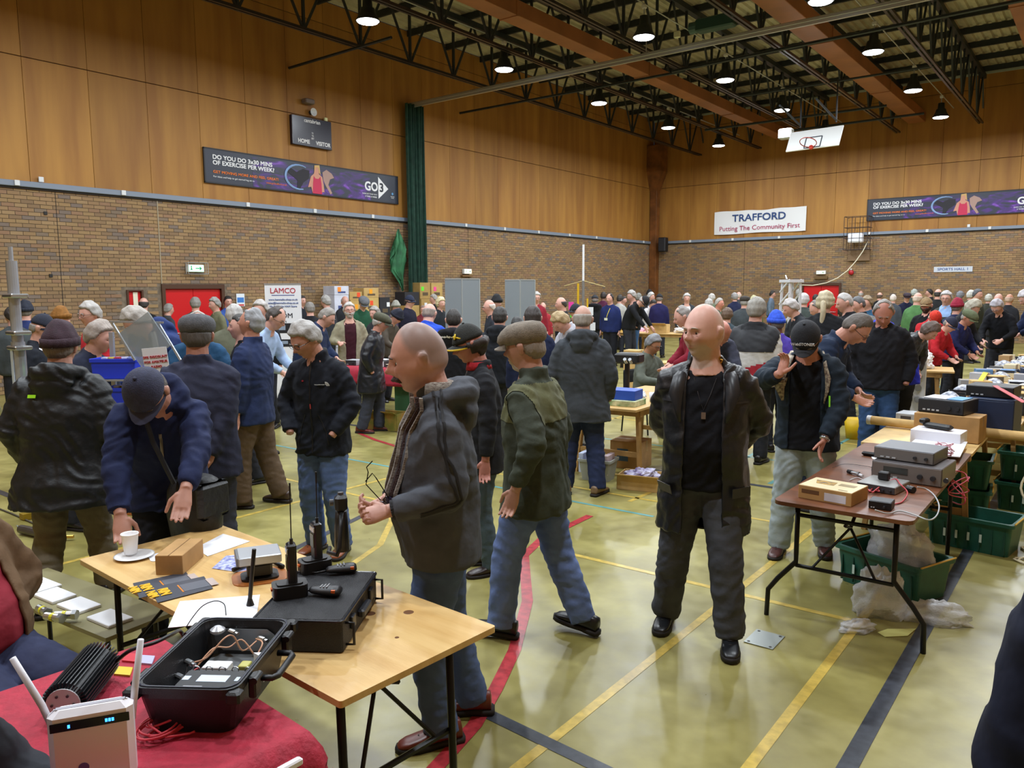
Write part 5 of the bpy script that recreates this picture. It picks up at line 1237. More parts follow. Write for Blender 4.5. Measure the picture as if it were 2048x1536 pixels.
# centre back
pp(1190, 588, 16.2, 175, 'person in a dark cap with a black rucksack', hat='cap:#26282e', top='#14161a', bulk=1.15, hood=1.5)
pp(1207, 583, 18.0, 170, 'brown-skinned man in a maroon top behind the man with a lanyard', hair='crop', hc='#2a2220', top='#4c1e38', skin='#7a5444')
pp(1219, 586, 15.2, -28, 'dark-haired man in a navy jacket wearing a lanyard', hair='recede', hc='#1e1c20', top='#1c2858', bulk=1.2, bot='#1c1e26')
pp(1240, 589, 17.6, 160, 'person in a pale grey jacket behind the lanyard man', hc=DKH, top='#a8a8a2')
pp(1248, 592, 18.6, 60, 'dark-haired person beyond the pale grey jacket', hc=DKH, top='#2a2c30')
pp(1261, 580, 15.8, -60, 'tall grey-haired man in a black coat, white shirt and jeans', hair='full', hc='#a19e9a', top='#1e2026', shirt='#b8b8c4', open=(.07, .06), bot='#3e5f8a', pose='pockets', hp=12)
pp(1277, 586, 17.4, 170, 'grey-haired person in a dark olive jacket right of the tall man', hc='#77766e', hair='full', top='#24282a')
pp(1299, 579, 20.0, 190, 'person in a black bobble hat near the corner column', hat='beanie:#101014', top='#1c1c22')
pp(1303, 584, 17.0, 60, 'white-haired person behind the table leaner', hair='full', hc='#b0aeac', top='#3a3e40')
pp(1299, 594, 14.8, 60, 'man in a black and white cap leaning over the far table', pose='stoop', hat='cap:#15161c', hc=WHT, top='#15161a', lean=24)
pp(1310, 600, 15.8, 40, 'person in a white jacket by the far table', pose='browse', top='#d2d2d6', hc=DKH)
pp(1319, 586, 15.6, 175, 'person in a black cap and navy purple jacket seen from behind', hat='cap:#14141a', top='#1e1c48', bulk=1.15)
pp(1294, 656, 9.0, 55, 'seated grey-haired man with glasses in a grey green jacket', pose='sit', hair='full', hc='#77797c', top='#5c6258', lod=1, extra=('glasses',), H=1.0, bot='#444', shoe='#222', gz=.1) if False else None
hero(*tuple(atD(1290, 760, 10.6))[:2], 52, 1.0, 'seated grey-haired man with glasses in a grey green jacket', lod=1, pose='sit', hair='full', hc_='#77797c', top='#5c6258', extra=('glasses',), bot='#444444', skin='#a87a5c', hp=24)
pp(1357, 612, 9.0, -80, 'balding man in a red and navy jacket behind the leather jacket man', hair='recede', hc='#8f8a86', top='#7e1c2e', lod=1, bulk=1.2, hp=22, pose='browse')
pp(1374, 586, 15.0, 4, 'white-haired man in a dark jacket and white shirt facing the viewer', hair='full', hc='#b0adaa', top='#34383c', shirt='#dfe4f0', open=(.09, .09), bulk=1.15)
pp(1424, 587, 17.2, 160, 'white-haired person in a light green jacket before the far wall', hair='full', hc='#b0aca6', top='#5c6a54')
pp(1418, 597, 14.6, 172, 'white-haired man in a grey green hooded coat seen from behind', hair='full', hc='#a8a6a2', top='#55605a', bulk=1.2, hood=1.2)
pp(1440, 595, 14.0, 60, 'ruddy white-haired man in an olive jacket facing right', hair='crop', hc='#a4a09a', top='#5a6454', skin='#c88674')
pp(1455, 615, 11.0, 170, 'woman with brown pinned-up hair and a slate coat', hair='full', hc='#5c4736', top='#38464e', bulk=1.0)
pp(1450, 652, 7.4, 20, 'ruddy bald man bending behind the leather jacket man', hair='none', hc='#a08070', top='#3c4050', lod=1, pose='stoop', skin='#c08070', lean=30)
pp(1469, 585, 18.0, -160, 'grey-haired man in a navy jacket before the far brick wall', hc='#8d8a88', top='#1c2240', hair='full')
pp(1478, 583, 20.0, 160, 'bald man just behind the grey-haired navy jacket', hair='bald', hc='#c8b8ac', top='#3a3c40')
pp(1490, 590, 13.4, 172, 'man in a dark cap and long slate coat seen from behind', hat='flatcap:#37322e', hc=GR, top='#383e42', bulk=1.25)
pp(1508, 591, 16.0, 170, 'person in a pale yellow hat and green tartan', hat='beanie:#b8b48c', top='#4a5a30')
pp(1514, 594, 8.4, 168, 'grey-haired man in a red, white and black jacket seen from behind', hair='full', hc='#8d8a82', top='#c9c8c4', lod=1, bulk=1.28, bot='#26282e')
pp(1546, 581, 22.0, 80, 'slim dark-haired man in a blue grey top walking right', hc='#2c2826', top='#66788c')
pp(1552, 621, 8.8, -150, 'person in a bright blue hat and purple coat beside the cap man', hat='beanie:#2b54d0', top='#5a48b4', skin='#6e4638', lod=1)
pp(1574, 598, 10.2, -70, 'white-haired man in a dark jacket left of the black cap', hair='full', hc='#b4b0ae', top='#22262c', lod=1, bulk=1.25, hp=24, pose='browse')
pp(1598, 578, 20.0, 170, 'grey-haired person before the far red door', hc='#9a9a98', top='#24262a', hair='full')
pp(1608, 586, 12.6, 176, 'white-haired person in a big dark green coat seen from behind', hair='full', hc='#b8b4b4', top='#39423f', bulk=1.35)
pp(1632, 588, 19.0, 150, 'person in dark clothes in front of the right red door', hc='#2c2826', top='#1c1e2a')
pp(1624, 602, 10.6, -60, 'balding man bending left beside the long blond ponytail', hair='recede', hc='#7a7672', top='#24282e', pose='browse', hp=32)
pp(1652, 582, 9.4, 168, 'person with a long blond ponytail and a black jacket with a white badge', hair='ponytail', hc='#b5aa8c', top='#14161a', lod=1, bulk=1.25, bot='#15161a')
pp(1684, 585, 10.0, -72, 'grey-haired man in a black fleece facing left', hair='crop', hc='#b2b0ae', top='#17181d', lod=1, bulk=1.2, hp=16)
pp(1695, 578, 22.0, 170, 'brown-haired person before the far wall right of the doors', hc='#6a5436', top='#3a3630')
pp(1713, 592, 11.2, -65, 'dark grey-haired man in a black jacket smiling to the left', hc='#5c5e62', top='#1a1e26', lod=1, hp=14)
pp(1734, 591, 12.4, -40, 'person in a teal blue jacket behind the bright blue jacket', hair='full', hc='#8c7a60', top='#29506e', bulk=1.2)
pp(1728, 640, 8.4, -150, 'bending person in a bright blue jacket with a grey collar', pose='stoop', hc='#55524e', top='#2a36c0', lod=1, bulk=1.15, hood=1.0, lean=44)
pp(1722, 581, 23.0, 175, 'balding white-haired person far away right of the red doors', hair='bald', hc='#aaa6a2', top='#4a4a40')
H_sweat = pp(1742, 632, 6.5, 78, 'man in a navy sweatshirt bending over the brown table', pose='browse', hair='crop', hc='#5b544e', top='#1a2840', bot='#222c3e', lod=0, bulk=1.32, belly=.05, lean=26, hp=46, extra=('glasses',), fold=1.3, skin='#b98470')
pp(1769, 602, 8.0, 2, 'balding man in a black jacket looking down behind the navy sweatshirt', hair='recede', hc='#8e8a86', top='#15161c', bot='#34507c', lod=0, bulk=1.2, hp=34, skin='#b0796a', pose='pockets')
pp(1760, 584, 19.0, 165, 'bald man in a black jacket alone before the far wall', hair='bald', hc='#5a4a40', top='#121316')
pp(1787, 588, 17.0, 170, 'pink-headed man in a slate jacket before the far wall', hair='crop', hc='#c9beb6', top='#3e444c')
pp(1815, 584, 17.4, 10, 'person in a dark wide hat and navy coat holding a paper', hat='flatcap:#2a1c28', top='#161a34', bulk=1.1)
pp(1829, 578, 19.0, 170, 'grey-haired person above the green jacket', hc='#9ba29c', hair='full', top='#3c4a44')
pp(1837, 584, 13.4, 150, 'balding man in a mid green jacket seen from behind', hair='bald', hc='#cbb8a8', top='#4c7646', bulk=1.15)
pp(1858, 577, 20.0, -80, 'dark-haired man facing left near the far wall', hc='#241f1e', top='#1c1c20')
pp(1877, 577, 16.0, 170, 'man with a white-topped dark head in a black coat', hair='bald', hc='#33302e', top='#1a1c1e', bulk=1.2)
pp(1853, 592, 11.0, -20, 'man in a tan peaked cap and black printed T-shirt', hat='cap:#8d7654', hair='short', hc=DKH, top='#101116', lod=1, extra=(('beard', '#3a302a'),), bulk=1.15)
pp(1893, 581, 12.4, -10, 'white-haired man with glasses and a pale blue scarf', hair='full', hc='#b0aeb0', top='#3f443c', lod=1, extra=('glasses',))
pp(1916, 596, 11.0, 160, 'person in a crimson woolly hat', hat='beanie:#8e1434', top='#2a3050')
pp(1921, 582, 17.4, 165, 'grey-haired person in a grey coat behind the crimson hat', hc='#6e7076', hair='full', top='#44484c')
pp(1943, 580, 16.6, 150, 'silver-haired person in an olive coat near the far wall', hair='full', hc='#b9bab4', top='#4c5440')
pp(1957, 577, 15.4, 60, 'dark grey-haired man in a dark olive jacket facing right', hc='#4f5258', top='#30352c', bulk=1.25)
pp(1978, 588, 16.8, 175, 'white-haired person in a dark olive waxed jacket', hair='full', hc='#aeaea4', top='#33352e', bulk=1.15)
pp(1998, 587, 13.8, 160, 'pink bald man in a black coat right of the white-haired ones', hair='none', top='#1c1c22', skin='#cf9f92')
pp(2020, 587, 14.6, 160, 'tan bald man at the right edge of the far crowd', hair='bald', hc='#b49a88', top='#202228', skin='#b8846c')
pp(1957, 601, 10.8, 60, 'person with shaggy fair grey hair bending over the right tables', pose='browse', hair='long', hc='#a8a494', top='#1a1b20', hp=36)
pp(1990, 601, 9.6, -20, 'white-haired man with dark glasses looking down at the right tables', pose='browse', hair='full', hc='#a8a6ae', top='#101218', lod=1, extra=('glasses',), hp=44)
pp(2042, 580, 9.6, -70, 'grey-haired man in a navy coat and red scarf at the right edge', pose='browse', hair='full', hc='#b8b4b8', top='#1a2544', lod=1, bulk=1.3, hem=.6, lean=14)
pp(1946, 619, 10.6, 60, 'man in an olive flat cap and navy jacket handling things over the table', pose='browse', hat='flatcap:#5a6448', hc=GR, hair='short', top='#1e2450', lod=1, bulk=1.15, hp=26, skin='#b4806a')
pp(1876, 624, 10.6, 20, 'person in an orange red cap bending forward', pose='stoop', hat='cap:#c8301e', top='#b02028', lod=1, lean=30, hp=50)
pp(1912, 634, 10.0, 62, 'person in a navy cap and red jacket reaching for a yellow packet', pose='browse', hat='cap:#1a2038', top='#b0222c', lod=1, bulk=1.1, hp=34, lean=20)
pp(1876, 648, 9.3, 66, 'hunched man in a black leather jacket and pale jeans at the right tables', pose='stoop', hair='long', hc='#5a4a42', top='#26292c', shiny=1, bot='#7d8b9a', lod=0, bulk=1.28, lean=30, hp=46, round_=24, L=(-.2, .2, .86), Rr=(.2, .3, .9), leg=1.15)
pp(1845, 640, 9.6, 150, 'dark clothed person left of the hunched leather jacket', top='#15171c', hc=DKH, pose='stand') if False else None

def dress_people():
    q = H_front; J = q['J']; A = J['at']
    dk = mat('#1b1c20', .8)
    # sleeve stripes
    sl, el, wl_ = [Vector(J[k+'L']) for k in 'sew']; nk = Vector(J['neck'])
    for d in (-.018, .016):
        off = Vector((0, d, 0)); out_ = Vector((-.2, 0, .12))
        ribbon('sleeve_stripe', q, [nk.lerp(sl, .45)+off+Vector((0, 0, .1)), sl+off+Vector((-.08, 0, .1)), sl.lerp(el, .35)+off+Vector((-.15, 0, 0)), el+off*1.4+Vector((-.12, -.06, -.02)), el.lerp(wl_, .5)+Vector((-.1, 0, -.08+d))], .011, dk)
    c = J['wL']; 
    for s in 'LR':
        w_ = Vector(J['w'+s]); e = Vector(J['e'+s]); d = (w_-e).normalized(); p = w_-d*.035
        ob('knit_cuff', MB().tube([p-d*.03, p-d*.01, p+d*.02], [.046, .043, .040], 14), mat('#2a2c31', .9, bump=.6, bscale=90), q['root'], smooth=True)
    # waist band and zip
    # scarf
    o, rt, fw, up = [Vector(x) for x in A(.53)]; sc1 = mat('#d6d0c4', .95, bump=1.0, bscale=160, noise=.5, nscale=60, stretch=(1, 1, 5), col2='#8c7a70')
    sc2 = mat('#4c3a3a', .95, bump=1.0, bscale=160)
    arc = [o+rt*(.092*math.cos(t))-fw*(.088*math.sin(t)-.01)+up*(.065-.01*math.sin(t)) for t in [PI*(-.1+1.2*k/12) for k in range(13)]]
    ob('scarf', MB().tube(arc, [.028]+[.036]*11+[.028], 12), sc1, q['root'], smooth=True)
    for s in (-1, 1):
        pts = []
        for k in range(9):
            h = .54-.40*k/8; a, r_, f_, u_ = [Vector(x) for x in A(max(0, h))]; pts.append(surf(q['jacket_o'].data, a+r_*((-.10-.035*min(1, k/4)+.004*k) if s < 0 else .05)+f_*.3, .010, f_+r_*(-.35 if s < 0 else .1))[0] if k > 1 else a+f_*.09+r_*(s*.08)+u_*.035)
        for j, m_ in ((0, sc1), (1, sc2), (2, sc1)):
            P2 = [p-rt*(.030*j if s < 0 else -.03*j)-fw*(.016*j if s < 0 else .006*j) for p in pts]; vs = []
            for i, p in enumerate(P2): vs += [p+rt*.02-fw*.006, p+rt*.02+fw*.008, p-rt*.02+fw*.008, p-rt*.02-fw*.006]
            ob('scarf_end', MB().ring([vs[4*i:4*i+4] for i in range(len(P2))]), m_, q['root'], smooth=False)
    # glasses in his hands: top-level thing
    gl = thing('spectacles', 'thin black spectacles held open in the hands of the bald man in the hoodie', 'glasses', atD(764, 996, 3.12)); gm = mat('#15131a', .25, .4)
    X = RT; Yu = Vector((0, 0, 1))
    def L3(a, b): return X*a+Yu*b
    m = MB(); m.tube([L3(-.005, -.01), L3(-.062, .055), L3(-.052, .105), L3(-.058, .125), L3(-.034, .150)], .0022, 6); ob('temple', m, gm, gl)
    m = MB(); m.tube([L3(.02, -.01)+FW*.05, L3(-.03, .075)+FW*.05, L3(-.045, .095)+FW*.05, L3(-.072, .062)+FW*.04], .0022, 6); ob('temple', m, gm, gl)
    for k, cpt in enumerate((L3(.0, -.03), L3(.02, -.015)+FW*.05)):
        ob('lens_rim', MB().tube([cpt+X*(.022*math.cos(a))+Yu*(.015*math.sin(a)) for a in [2*PI*i/14 for i in range(14)]], .002, 5, closed=True), gm, gl)
        ob('lens', MB().lathe([(.020, -.001), (.020, .001)], n=14, M=Matrix.Translation(cpt) @ Matrix.Rotation(PI/2, 4, 'X') @ Matrix.Diagonal((1, .7, 1, 1))), mat('#3a3a60', .05, alpha=.5), gl)
    # jeans pocket and belt loop
    # leather jacket man: lapels, pendant, pocket flaps
    q = H_leather; J = q['J']; A = J['at']; lm = mat('#202126', .4, bump=.1, bscale=12)
    for s in (-1, 1):
        pts = []
        for h, x, w_ in ((.555, .075, .03), (.50, .10, .055), (.42, .115, .06), (.34, .115, .03), (.28, .108, .012)):
            a, r_, f_, u_ = [Vector(v) for v in A(min(.56, h))]; e = a+r_*(s*x)+f_*.20; pt, nn = surf(q['jacket_o'].data, e, .010, -f_*-1)
            pts.append((pt-r_*(s*w_*.2)+f_*.003, pt+r_*(s*w_)+f_*.008))
        vs = [p for a in pts for p in a]; m = MB().add(vs, [(2*i, 2*i+1, 2*i+3, 2*i+2) for i in range(4)]); o = ob('lapel', m, lm, q['root'], smooth=True); o.modifiers.new('s', 'SOLIDIFY').thickness = .006
        patch('pocket_flap', q, (s*.19, .3, .84), .13, .05, lm, .006, dirn=(0, 1, 0))
        patch('breast_seam', q, (s*.17, .3, 1.30), .12, .010, lm, .006, dirn=(0, 1, 0))
    o, M = patch('pendant', q, (-.0, .4, 1.235), .022, .034, mat('#9a9498', .25, .9), .008, 'shirt_o', dirn=(0, 1, 0))
    hc_, hr, hf, hu = J['head']; nb = Vector(J['neck'])
    ch = [nb+Vector((.075*math.cos(t), .01-.07*math.sin(t)*-1, .01-.10*max(0, math.sin(t))**2)) for t in [2*PI*k/24 for k in range(24)]]
    pts = [surf(q['shirt_o'].data, (x, .4, z), .004, dirn=(0, 1, 0))[0] for x, z in ((-.055, 1.42), (-.03, 1.34), (0, 1.26), (.03, 1.34), (.055, 1.42))]
    ob('cord', MB().tube(pts, .0022, 5), mat('#2c2a30', .6), q['root'])
    gold = mat('#d8a850', .2, 1.0)
    bx = surf(q['body_o'].data, Vector(J['neck'])+Vector((-.10, .05, .03)), .004)[0]
    ob('gold_chain', MB().tube([bx+Vector((.0+.012*math.cos(t*2), .0, -.02+.01*k)) for k, t in enumerate(range(5))], .005, 6), gold, q['root'])
    # cap lettering, zip flash, turned lining, watch
    q = H_cap; J = q['J']; hc_, hr, hf, hu = J['head']; HM = M4((hr, hf, hu), hc_)
    tx = text('WebSTONER', .026, mat('#d4d6da', .6), q['root'], HM @ Matrix.Translation((0, .1135, .080)) @ Matrix.Rotation(PI, 4, 'Z') @ Matrix.Rotation(PI/2-.50, 4, 'X'), bold=.02, ext=.0015)
    for s, hh in ((-1, 1), (1, 1)):
        pts = []
        for h, x, w_ in ((.56, .085, .03), (.50, .115, .06), (.42, .135, .085), (.33, .14, .05), (.24, .135, .012)):
            if s > 0: w_ *= .35
            a, r_, f_, u_ = [Vector(v) for v in A_(J, min(.56, h))]; pt, nn = surf(q['jacket_o'].data, a+r_*(-s*x)+f_*.2, .012, f_); pts.append((pt+r_*(s*w_*.2), pt-r_*(s*w_)+f_*.012))
        vs = [p for a in pts for p in a]; m = MB().add(vs, [(2*i, 2*i+1, 2*i+3, 2*i+2) for i in range(4)]); o = ob('collar_lining', m, mat('#b4aa94', .8, noise=.6, nscale=60, col2='#5a4a44'), q['root'], smooth=True); o.modifiers.new('s', 'SOLIDIFY').thickness = .006
    patch('green_zip_pull', q, (-.17, .4, 1.17), .014, .075, mat('#8ee03a', .5, emit=.1), .006, dirn=(0, 1, 0), up=(.1, 0, 1))
    w_ = Vector(J['wL']); e = Vector(J['eL']); d = (w_-e).normalized(); wm = mat('#b8bcc0', .25, .9)
    ob('wrist_watch', MB().tube([w_-d*.02, w_-d*.0], .034, 14), wm, q['root'], smooth=True)
    # fleece man: chest logo, zip, pocket
    q = H_fleece; WHm = mat('#dfe3e6', .5)
    o, M = patch('chest_logo', q, (-.10, .4, 1.30), .002, .002, WHm, .004, dirn=(0, 1, 0))
    m = MB();
    for k in range(3):
        r0 = .010+.008*k; m.ring([[(.012+r0*math.cos(a)-.02, -.012+r0*math.sin(a), .001), (.012+(r0+.005)*math.cos(a)-.02, -.012+(r0+.005)*math.sin(a), .001), (.012+(r0+.005)*math.cos(a)-.02, -.012+(r0+.005)*math.sin(a), .003), (.012+r0*math.cos(a)-.02, -.012+r0*math.sin(a), .003)] for a in [PI/2*j/6 for j in range(7)]])
    ob('logo_dome', m, WHm, q['root'], M=M @ Matrix.Translation((.02, .0, 0)))
    text('THE NORTH FACE', .0085, WHm, q['root'], M @ Matrix.Translation((-.028, -.002, .002)), bold=.02, ext=.001)
    ribbon('front_zip', q, [(0, .4, z) for z in (1.46, 1.3, 1.1, .9, .80)], .012, mat('#0c0d10', .5), .004, dirn=(0, 1, 0))
    patch('zip_pull', q, (.0, .4, 1.14), .008, .035, mat('#c04848', .4), .007, dirn=(0, 1, 0))
    for s in (-1, 1): ribbon('pocket_seam', q, [(s*.05, .4, 1.08), (s*.10, .4, .96), (s*.12, .4, .86)], .008, mat('#0e1014', .6), .003, dirn=(0, 1, 0))
    patch('red_logo', q, (.06, .4, 1.32), .014, .010, mat('#a82a3a', .5), .004, dirn=(0, 1, 0))
    # bending man: zip and the bag slung in front
    q = H_bend; ribbon('front_zip', q, [tuple(Vector(A_(q['J'], h)[0])+Vector(A_(q['J'], h)[2])*.4) for h in (.50, .35, .2, .05)], .014, mat('#7a705c', .4, .6), .004, dirn=tuple(A_(q['J'], .3)[2]))
    bg = thing('shoulder_bag', 'black shoulder bag hanging in front of the bending man in navy', 'bag', (-3.66, 2.11, .86), rz=.2)
    m = MB(); m.ring([[(x*.15*a, y*.11*b_+.03*math.sin(a*3), z) for x, y in [(math.cos(t), math.sin(t)) for t in [2*PI*k/20 for k in range(20)]]] for a, b_, z in ((.7, .6, -.20), (.98, .95, -.17), (1.05, 1.05, -.05), (1, 1, .06), (.9, .8, .12), (.6, .5, .135))])
    ob('pouch', m, mat('#14161a', .55, bump=.7, bscale=12), bg, smooth=True); ob('flap', MB().box((.13, .0, .03), (.05, .2, .18), ch=.02), mat('#1c1f24', .5, bump=.5, bscale=20), bg)
    ob('strap', MB().tube([(-.02, -.1, .12), (-.08, -.16, .34), (-.12, -.18, .52)], .012, 6), mat('#111318', .7), bg)
    # olive man: lighter yoke
    q = H_olive; J = q['J']; ym = mat('#5d6040', .8, noise=.2, nscale=9, bump=.4, bscale=12); me = q['jacket_o'].data
    q['jacket_o'].material_slots[0].material = mat('#353d30', .8, noise=.2, nscale=9, bump=.4, bscale=12)
    for h0 in (.33,):
        keep = []; at_ = J['at']; hz = J['sp'][0][0][2]
        vs = []; fs = []; idx = {}
        for f in me.polygons:
            c = f.center; h = c.z-hz
            if h > h0 and h < .53 and abs(c.x) < .24:
                ff = []
                for i in f.vertices:
                    if i not in idx: idx[i] = len(vs); vs.append(me.vertices[i].co+me.vertices[i].normal*.004)
                    ff.append(idx[i])
                fs.append(ff)
        ob('shoulder_yoke', MB().add(vs, fs), ym, q['root'], smooth=True)
    # red, white and black jacket
    for q in PEOPLE:
        lb = q['label']
        def panel_(name, cond, m_):
            me = q['jacket_o'].data; vs = []; fs = []; idx = {}
            for f in me.polygons:
                if cond(f.center):
                    ff = []
                    for i in f.vertices:
                        if i not in idx: idx[i] = len(vs); vs.append(me.vertices[i].co+me.vertices[i].normal*.006)
                        ff.append(idx[i])
                    fs.append(ff)
            if fs: ob(name, MB().add(vs, fs), m_, q['root'], smooth=True)
        if lb.startswith('grey-haired man in a red, white'):
            panel_('black_yoke', lambda c: c.z > 1.22 and abs(c.x) < .26-.3*max(0, 1.35-c.z), mat('#1d2026', .7)); panel_('red_band', lambda c: .86 < c.z < 1.06+c.x*.3, mat('#a01a2c', .7))
            panel_('cream_collar', lambda c: c.z > 1.44 and abs(c.x) < .14, mat('#cbbf98', .7))
        if 'white piping' in lb: panel_('white_piping', lambda c: 1.455 < c.z < 1.475 and abs(c.x) < .18, mat('#d8d8dc', .7))
        if 'red and navy jacket' in lb: panel_('navy_panel', lambda c: c.y < -.02, mat('#2c3870', .7))
        if 'navy and white jacket' in lb: panel_('white_panel', lambda c: c.y > .08 and abs(c.x) < .2, mat('#b8bcc8', .7)); 
        if 'printed T-shirt' in lb: o, M = patch('shirt_print', q, (.0, .4, 1.25), .16, .14, mat('#5a6a70', .7, noise=.9, nscale=30, col2='#101116'), dirn=(0, 1, 0))
        if 'lanyard' in lb and 'wearing' in lb: patch('name_badge', q, (.04, .4, 1.16), .09, .06, mat('#d8dcc8', .6), dirn=(0, 1, 0)); ribbon('lanyard', q, [(-.05, .4, 1.42), (.02, .4, 1.2)], .015, mat('#c8b840', .6), dirn=(0, 1, 0))
        if 'white badge' in lb: patch('arm_badge', q, (-.4, 0, 1.3), .07, .08, mat('#c8ccd0', .6), dirn=(-1, 0, 0))
        if 'grey straps' in lb: ribbon('strap', q, [(-.12, -.3, 1.42), (-.16, -.3, 1.2)], .03, mat('#77797c', .7), dirn=(0, -1, 0))
        if 'red scarf' in lb: panel_('red_scarf', lambda c: c.z > 1.40 and abs(c.x) < .12, mat('#b0222c', .8))
        if 'blue scarf' in lb: panel_('blue_scarf', lambda c: c.z > 1.30 and abs(c.x) < .10 and c.y > 0, mat('#8fb0e0', .8))
        if 'red neck warmer' in lb: o, rt, fw, up = [Vector(x) for x in A_(q['J'], .55)]; ob('neck_warmer', MB().tube([o-up*.02, o+up*.035], [.095, .082], 20), mat('#a8202c', .9, bump=.5, bscale=40), q['root'], smooth=True)
        if 'black and yellow cap' in lb:
            hc_, hr, hf, hu = q['J']['head']; HM = M4((hr, hf, hu), hc_)
            ob('yellow_brim_edge', MB().tube([(.082*math.cos(a), .012+.153*math.sin(a)**.9*1.0, .012-.022*math.cos(a)**2) for a in [PI*k/12 for k in range(13)]], .006, 6), mat('#d8b820', .6), q['root'], M=HM)
            ob('yellow_emblem', MB().lathe([(.022, 0), (.02, .006), (.001, .008)], n=10, M=Matrix.Translation((-.045, .085, .085)) @ Matrix.Rotation(-1.1, 4, 'X')), mat('#e0c020', .6), q['root'], M=HM)
            ob('yellow_stripe', MB().tube([(-.088*math.cos(a), .10*math.sin(a), .035+.055*math.sin(a)) for a in [.35+.3*k for k in range(4)]], .006, 6), mat('#d8b820', .6), q['root'], M=HM)
        if 'white collar stripe' in lb: ribbon('collar_stripe', q, [(.12, .3, 1.44), (.02, .4, 1.36)], .02, mat('#d8d8dc', .6), dirn=(0, 1, 0))
        if 'maroon beanie' in lb: patch('green_tag', q, (-.10, -.35, 1.43), .05, .02, mat('#9adf20', .5, emit=.1), .012, dirn=(0, -1, .3))
def A_(J, h): return J['at'](h)
# ------------------------------------------------------------------ tables and goods
BLKM = mat('#141518', .45); DARK = mat('#1c1e22', .6); PLYT = mat('#dcba7e', .42, noise=.35, nscale=3, stretch=(.6, 6, 1), col2='#cba466', bump=.05, bscale=40)
BRNT = mat('#6e4228', .4, noise=.25, nscale=14, stretch=(1, .4, 1)); CARD = mat('#b08a58', .85, noise=.12, nscale=10); CARD2 = mat('#c8a76c', .85, noise=.12, nscale=10)
STL = mat('#b8bcc0', .3, .9); WHTP = mat('#dfe2e8', .5); GRYP = mat('#8b8f94', .45); REDC = mat('#a82038', .75, noise=.15, nscale=20, bump=.25, bscale=60)
def xy(px, py, z): p = atz(px, py, z); return (p.x, p.y)
def fold_table(label, cx, cy, L, W, H, rz, top, curved=False, group=None, wood=False):
    t = thing('folding_table' if not wood else 'trestle_table', label, 'table', (cx, cy, 0), rz, group)
    r = .05 if curved else .012; pts = []
    for sx, sy, a0 in ((1, 1, 0), (-1, 1, 90), (-1, -1, 180), (1, -1, 270)):
        for k in range(5): a = R(a0+90*k/4); pts.append((sx*(L/2-r)+r*math.cos(a), sy*(W/2-r)+r*math.sin(a)))
    ob('table_top', MB().prism(pts, H-.022, H), top, t)
    if wood:
        wm = mat('#b08a50', .6, noise=.2, nscale=6)
        for sx in (-1, 1):
            for sy in (-1, 1): ob('leg', MB().bar((sx*(L/2-.22), sy*(W/2-.08), H-.05), (sx*(L/2-.16), sy*(W/2-.02), 0), .05, .035), wm, t)
            ob('cross_rail', MB().box((sx*(L/2-.2), 0, H-.06), (.06, W-.06, .07)).box((sx*(L/2-.18), 0, .25), (.03, W-.1, .05)), wm, t)
        ob('apron', MB().box((0, W/2-.06, H-.06), (L-.3, .03, .07)).box((0, -W/2+.06, H-.06), (L-.3, .03, .07)), wm, t)
        return t
    fm = mat('#17181c', .4, .4); ob('edge_frame', MB().box((0, W/2-.05, H-.035), (L-.2, .03, .03)).box((0, -W/2+.05, H-.035), (L-.2, .03, .03)), fm, t)
    for sx in (-1, 1):
        x0 = sx*(L/2-.14)
        for sy in (-1, 1):
            y0 = sy*(W/2-.10)
            if curved and sx < 0: pts = [(x0, y0, H-.04), (x0, y0, .42), (x0, y0+.0, .36), (x0-.0, y0+sy*.10-.02*0, .24), (x0, y0+sy*.155, .16), (x0, y0+sy*.16, 0)]
            else: pts = [(x0, y0, H-.04), (x0+sx*.02, y0, 0)]
            ob('leg', MB().tube(pts, .0145, 8), fm, t, smooth=True)
        ob('stretcher', MB().tube([(x0, -W/2+.10, .34), (x0, W/2-.10, .34)], .012, 6), fm, t); ob('stretcher', MB().tube([(x0, -W/2+.10, H-.10), (x0, W/2-.10, H-.10)], .012, 6), fm, t)
        ob('folding_brace', MB().tube([(x0, 0, .62), (x0-sx*.12, 0, .58), (x0-sx*.34, 0, H-.04)], .010, 6).tube([(x0, -.17, .34), (x0-sx*.12, 0, .58)], .008, 6).tube([(x0, .17, .34), (x0-sx*.12, 0, .58)], .008, 6), fm, t)
    return t
TZ = .74
T1 = fold_table('long pale plywood folding table in the foreground', -2.64, 1.80, 1.90, .68, TZ, R(-3.3), PLYT)
for x, y, r_ in ((.62, .22, .02), (.52, .12, .02), (.75, .05, .008), (.30, -.20, .008), (.55, -.26, .006)): ob('knot', MB().lathe([(r_, 0), (r_*.9, .0006)], (x, y, TZ), 12), mat('#6a4424', .5), T1)
T1b = fold_table('small folding table under the crimson cloth at the lower left', -2.12, .90, .86, .74, .735, R(-4), PLYT)
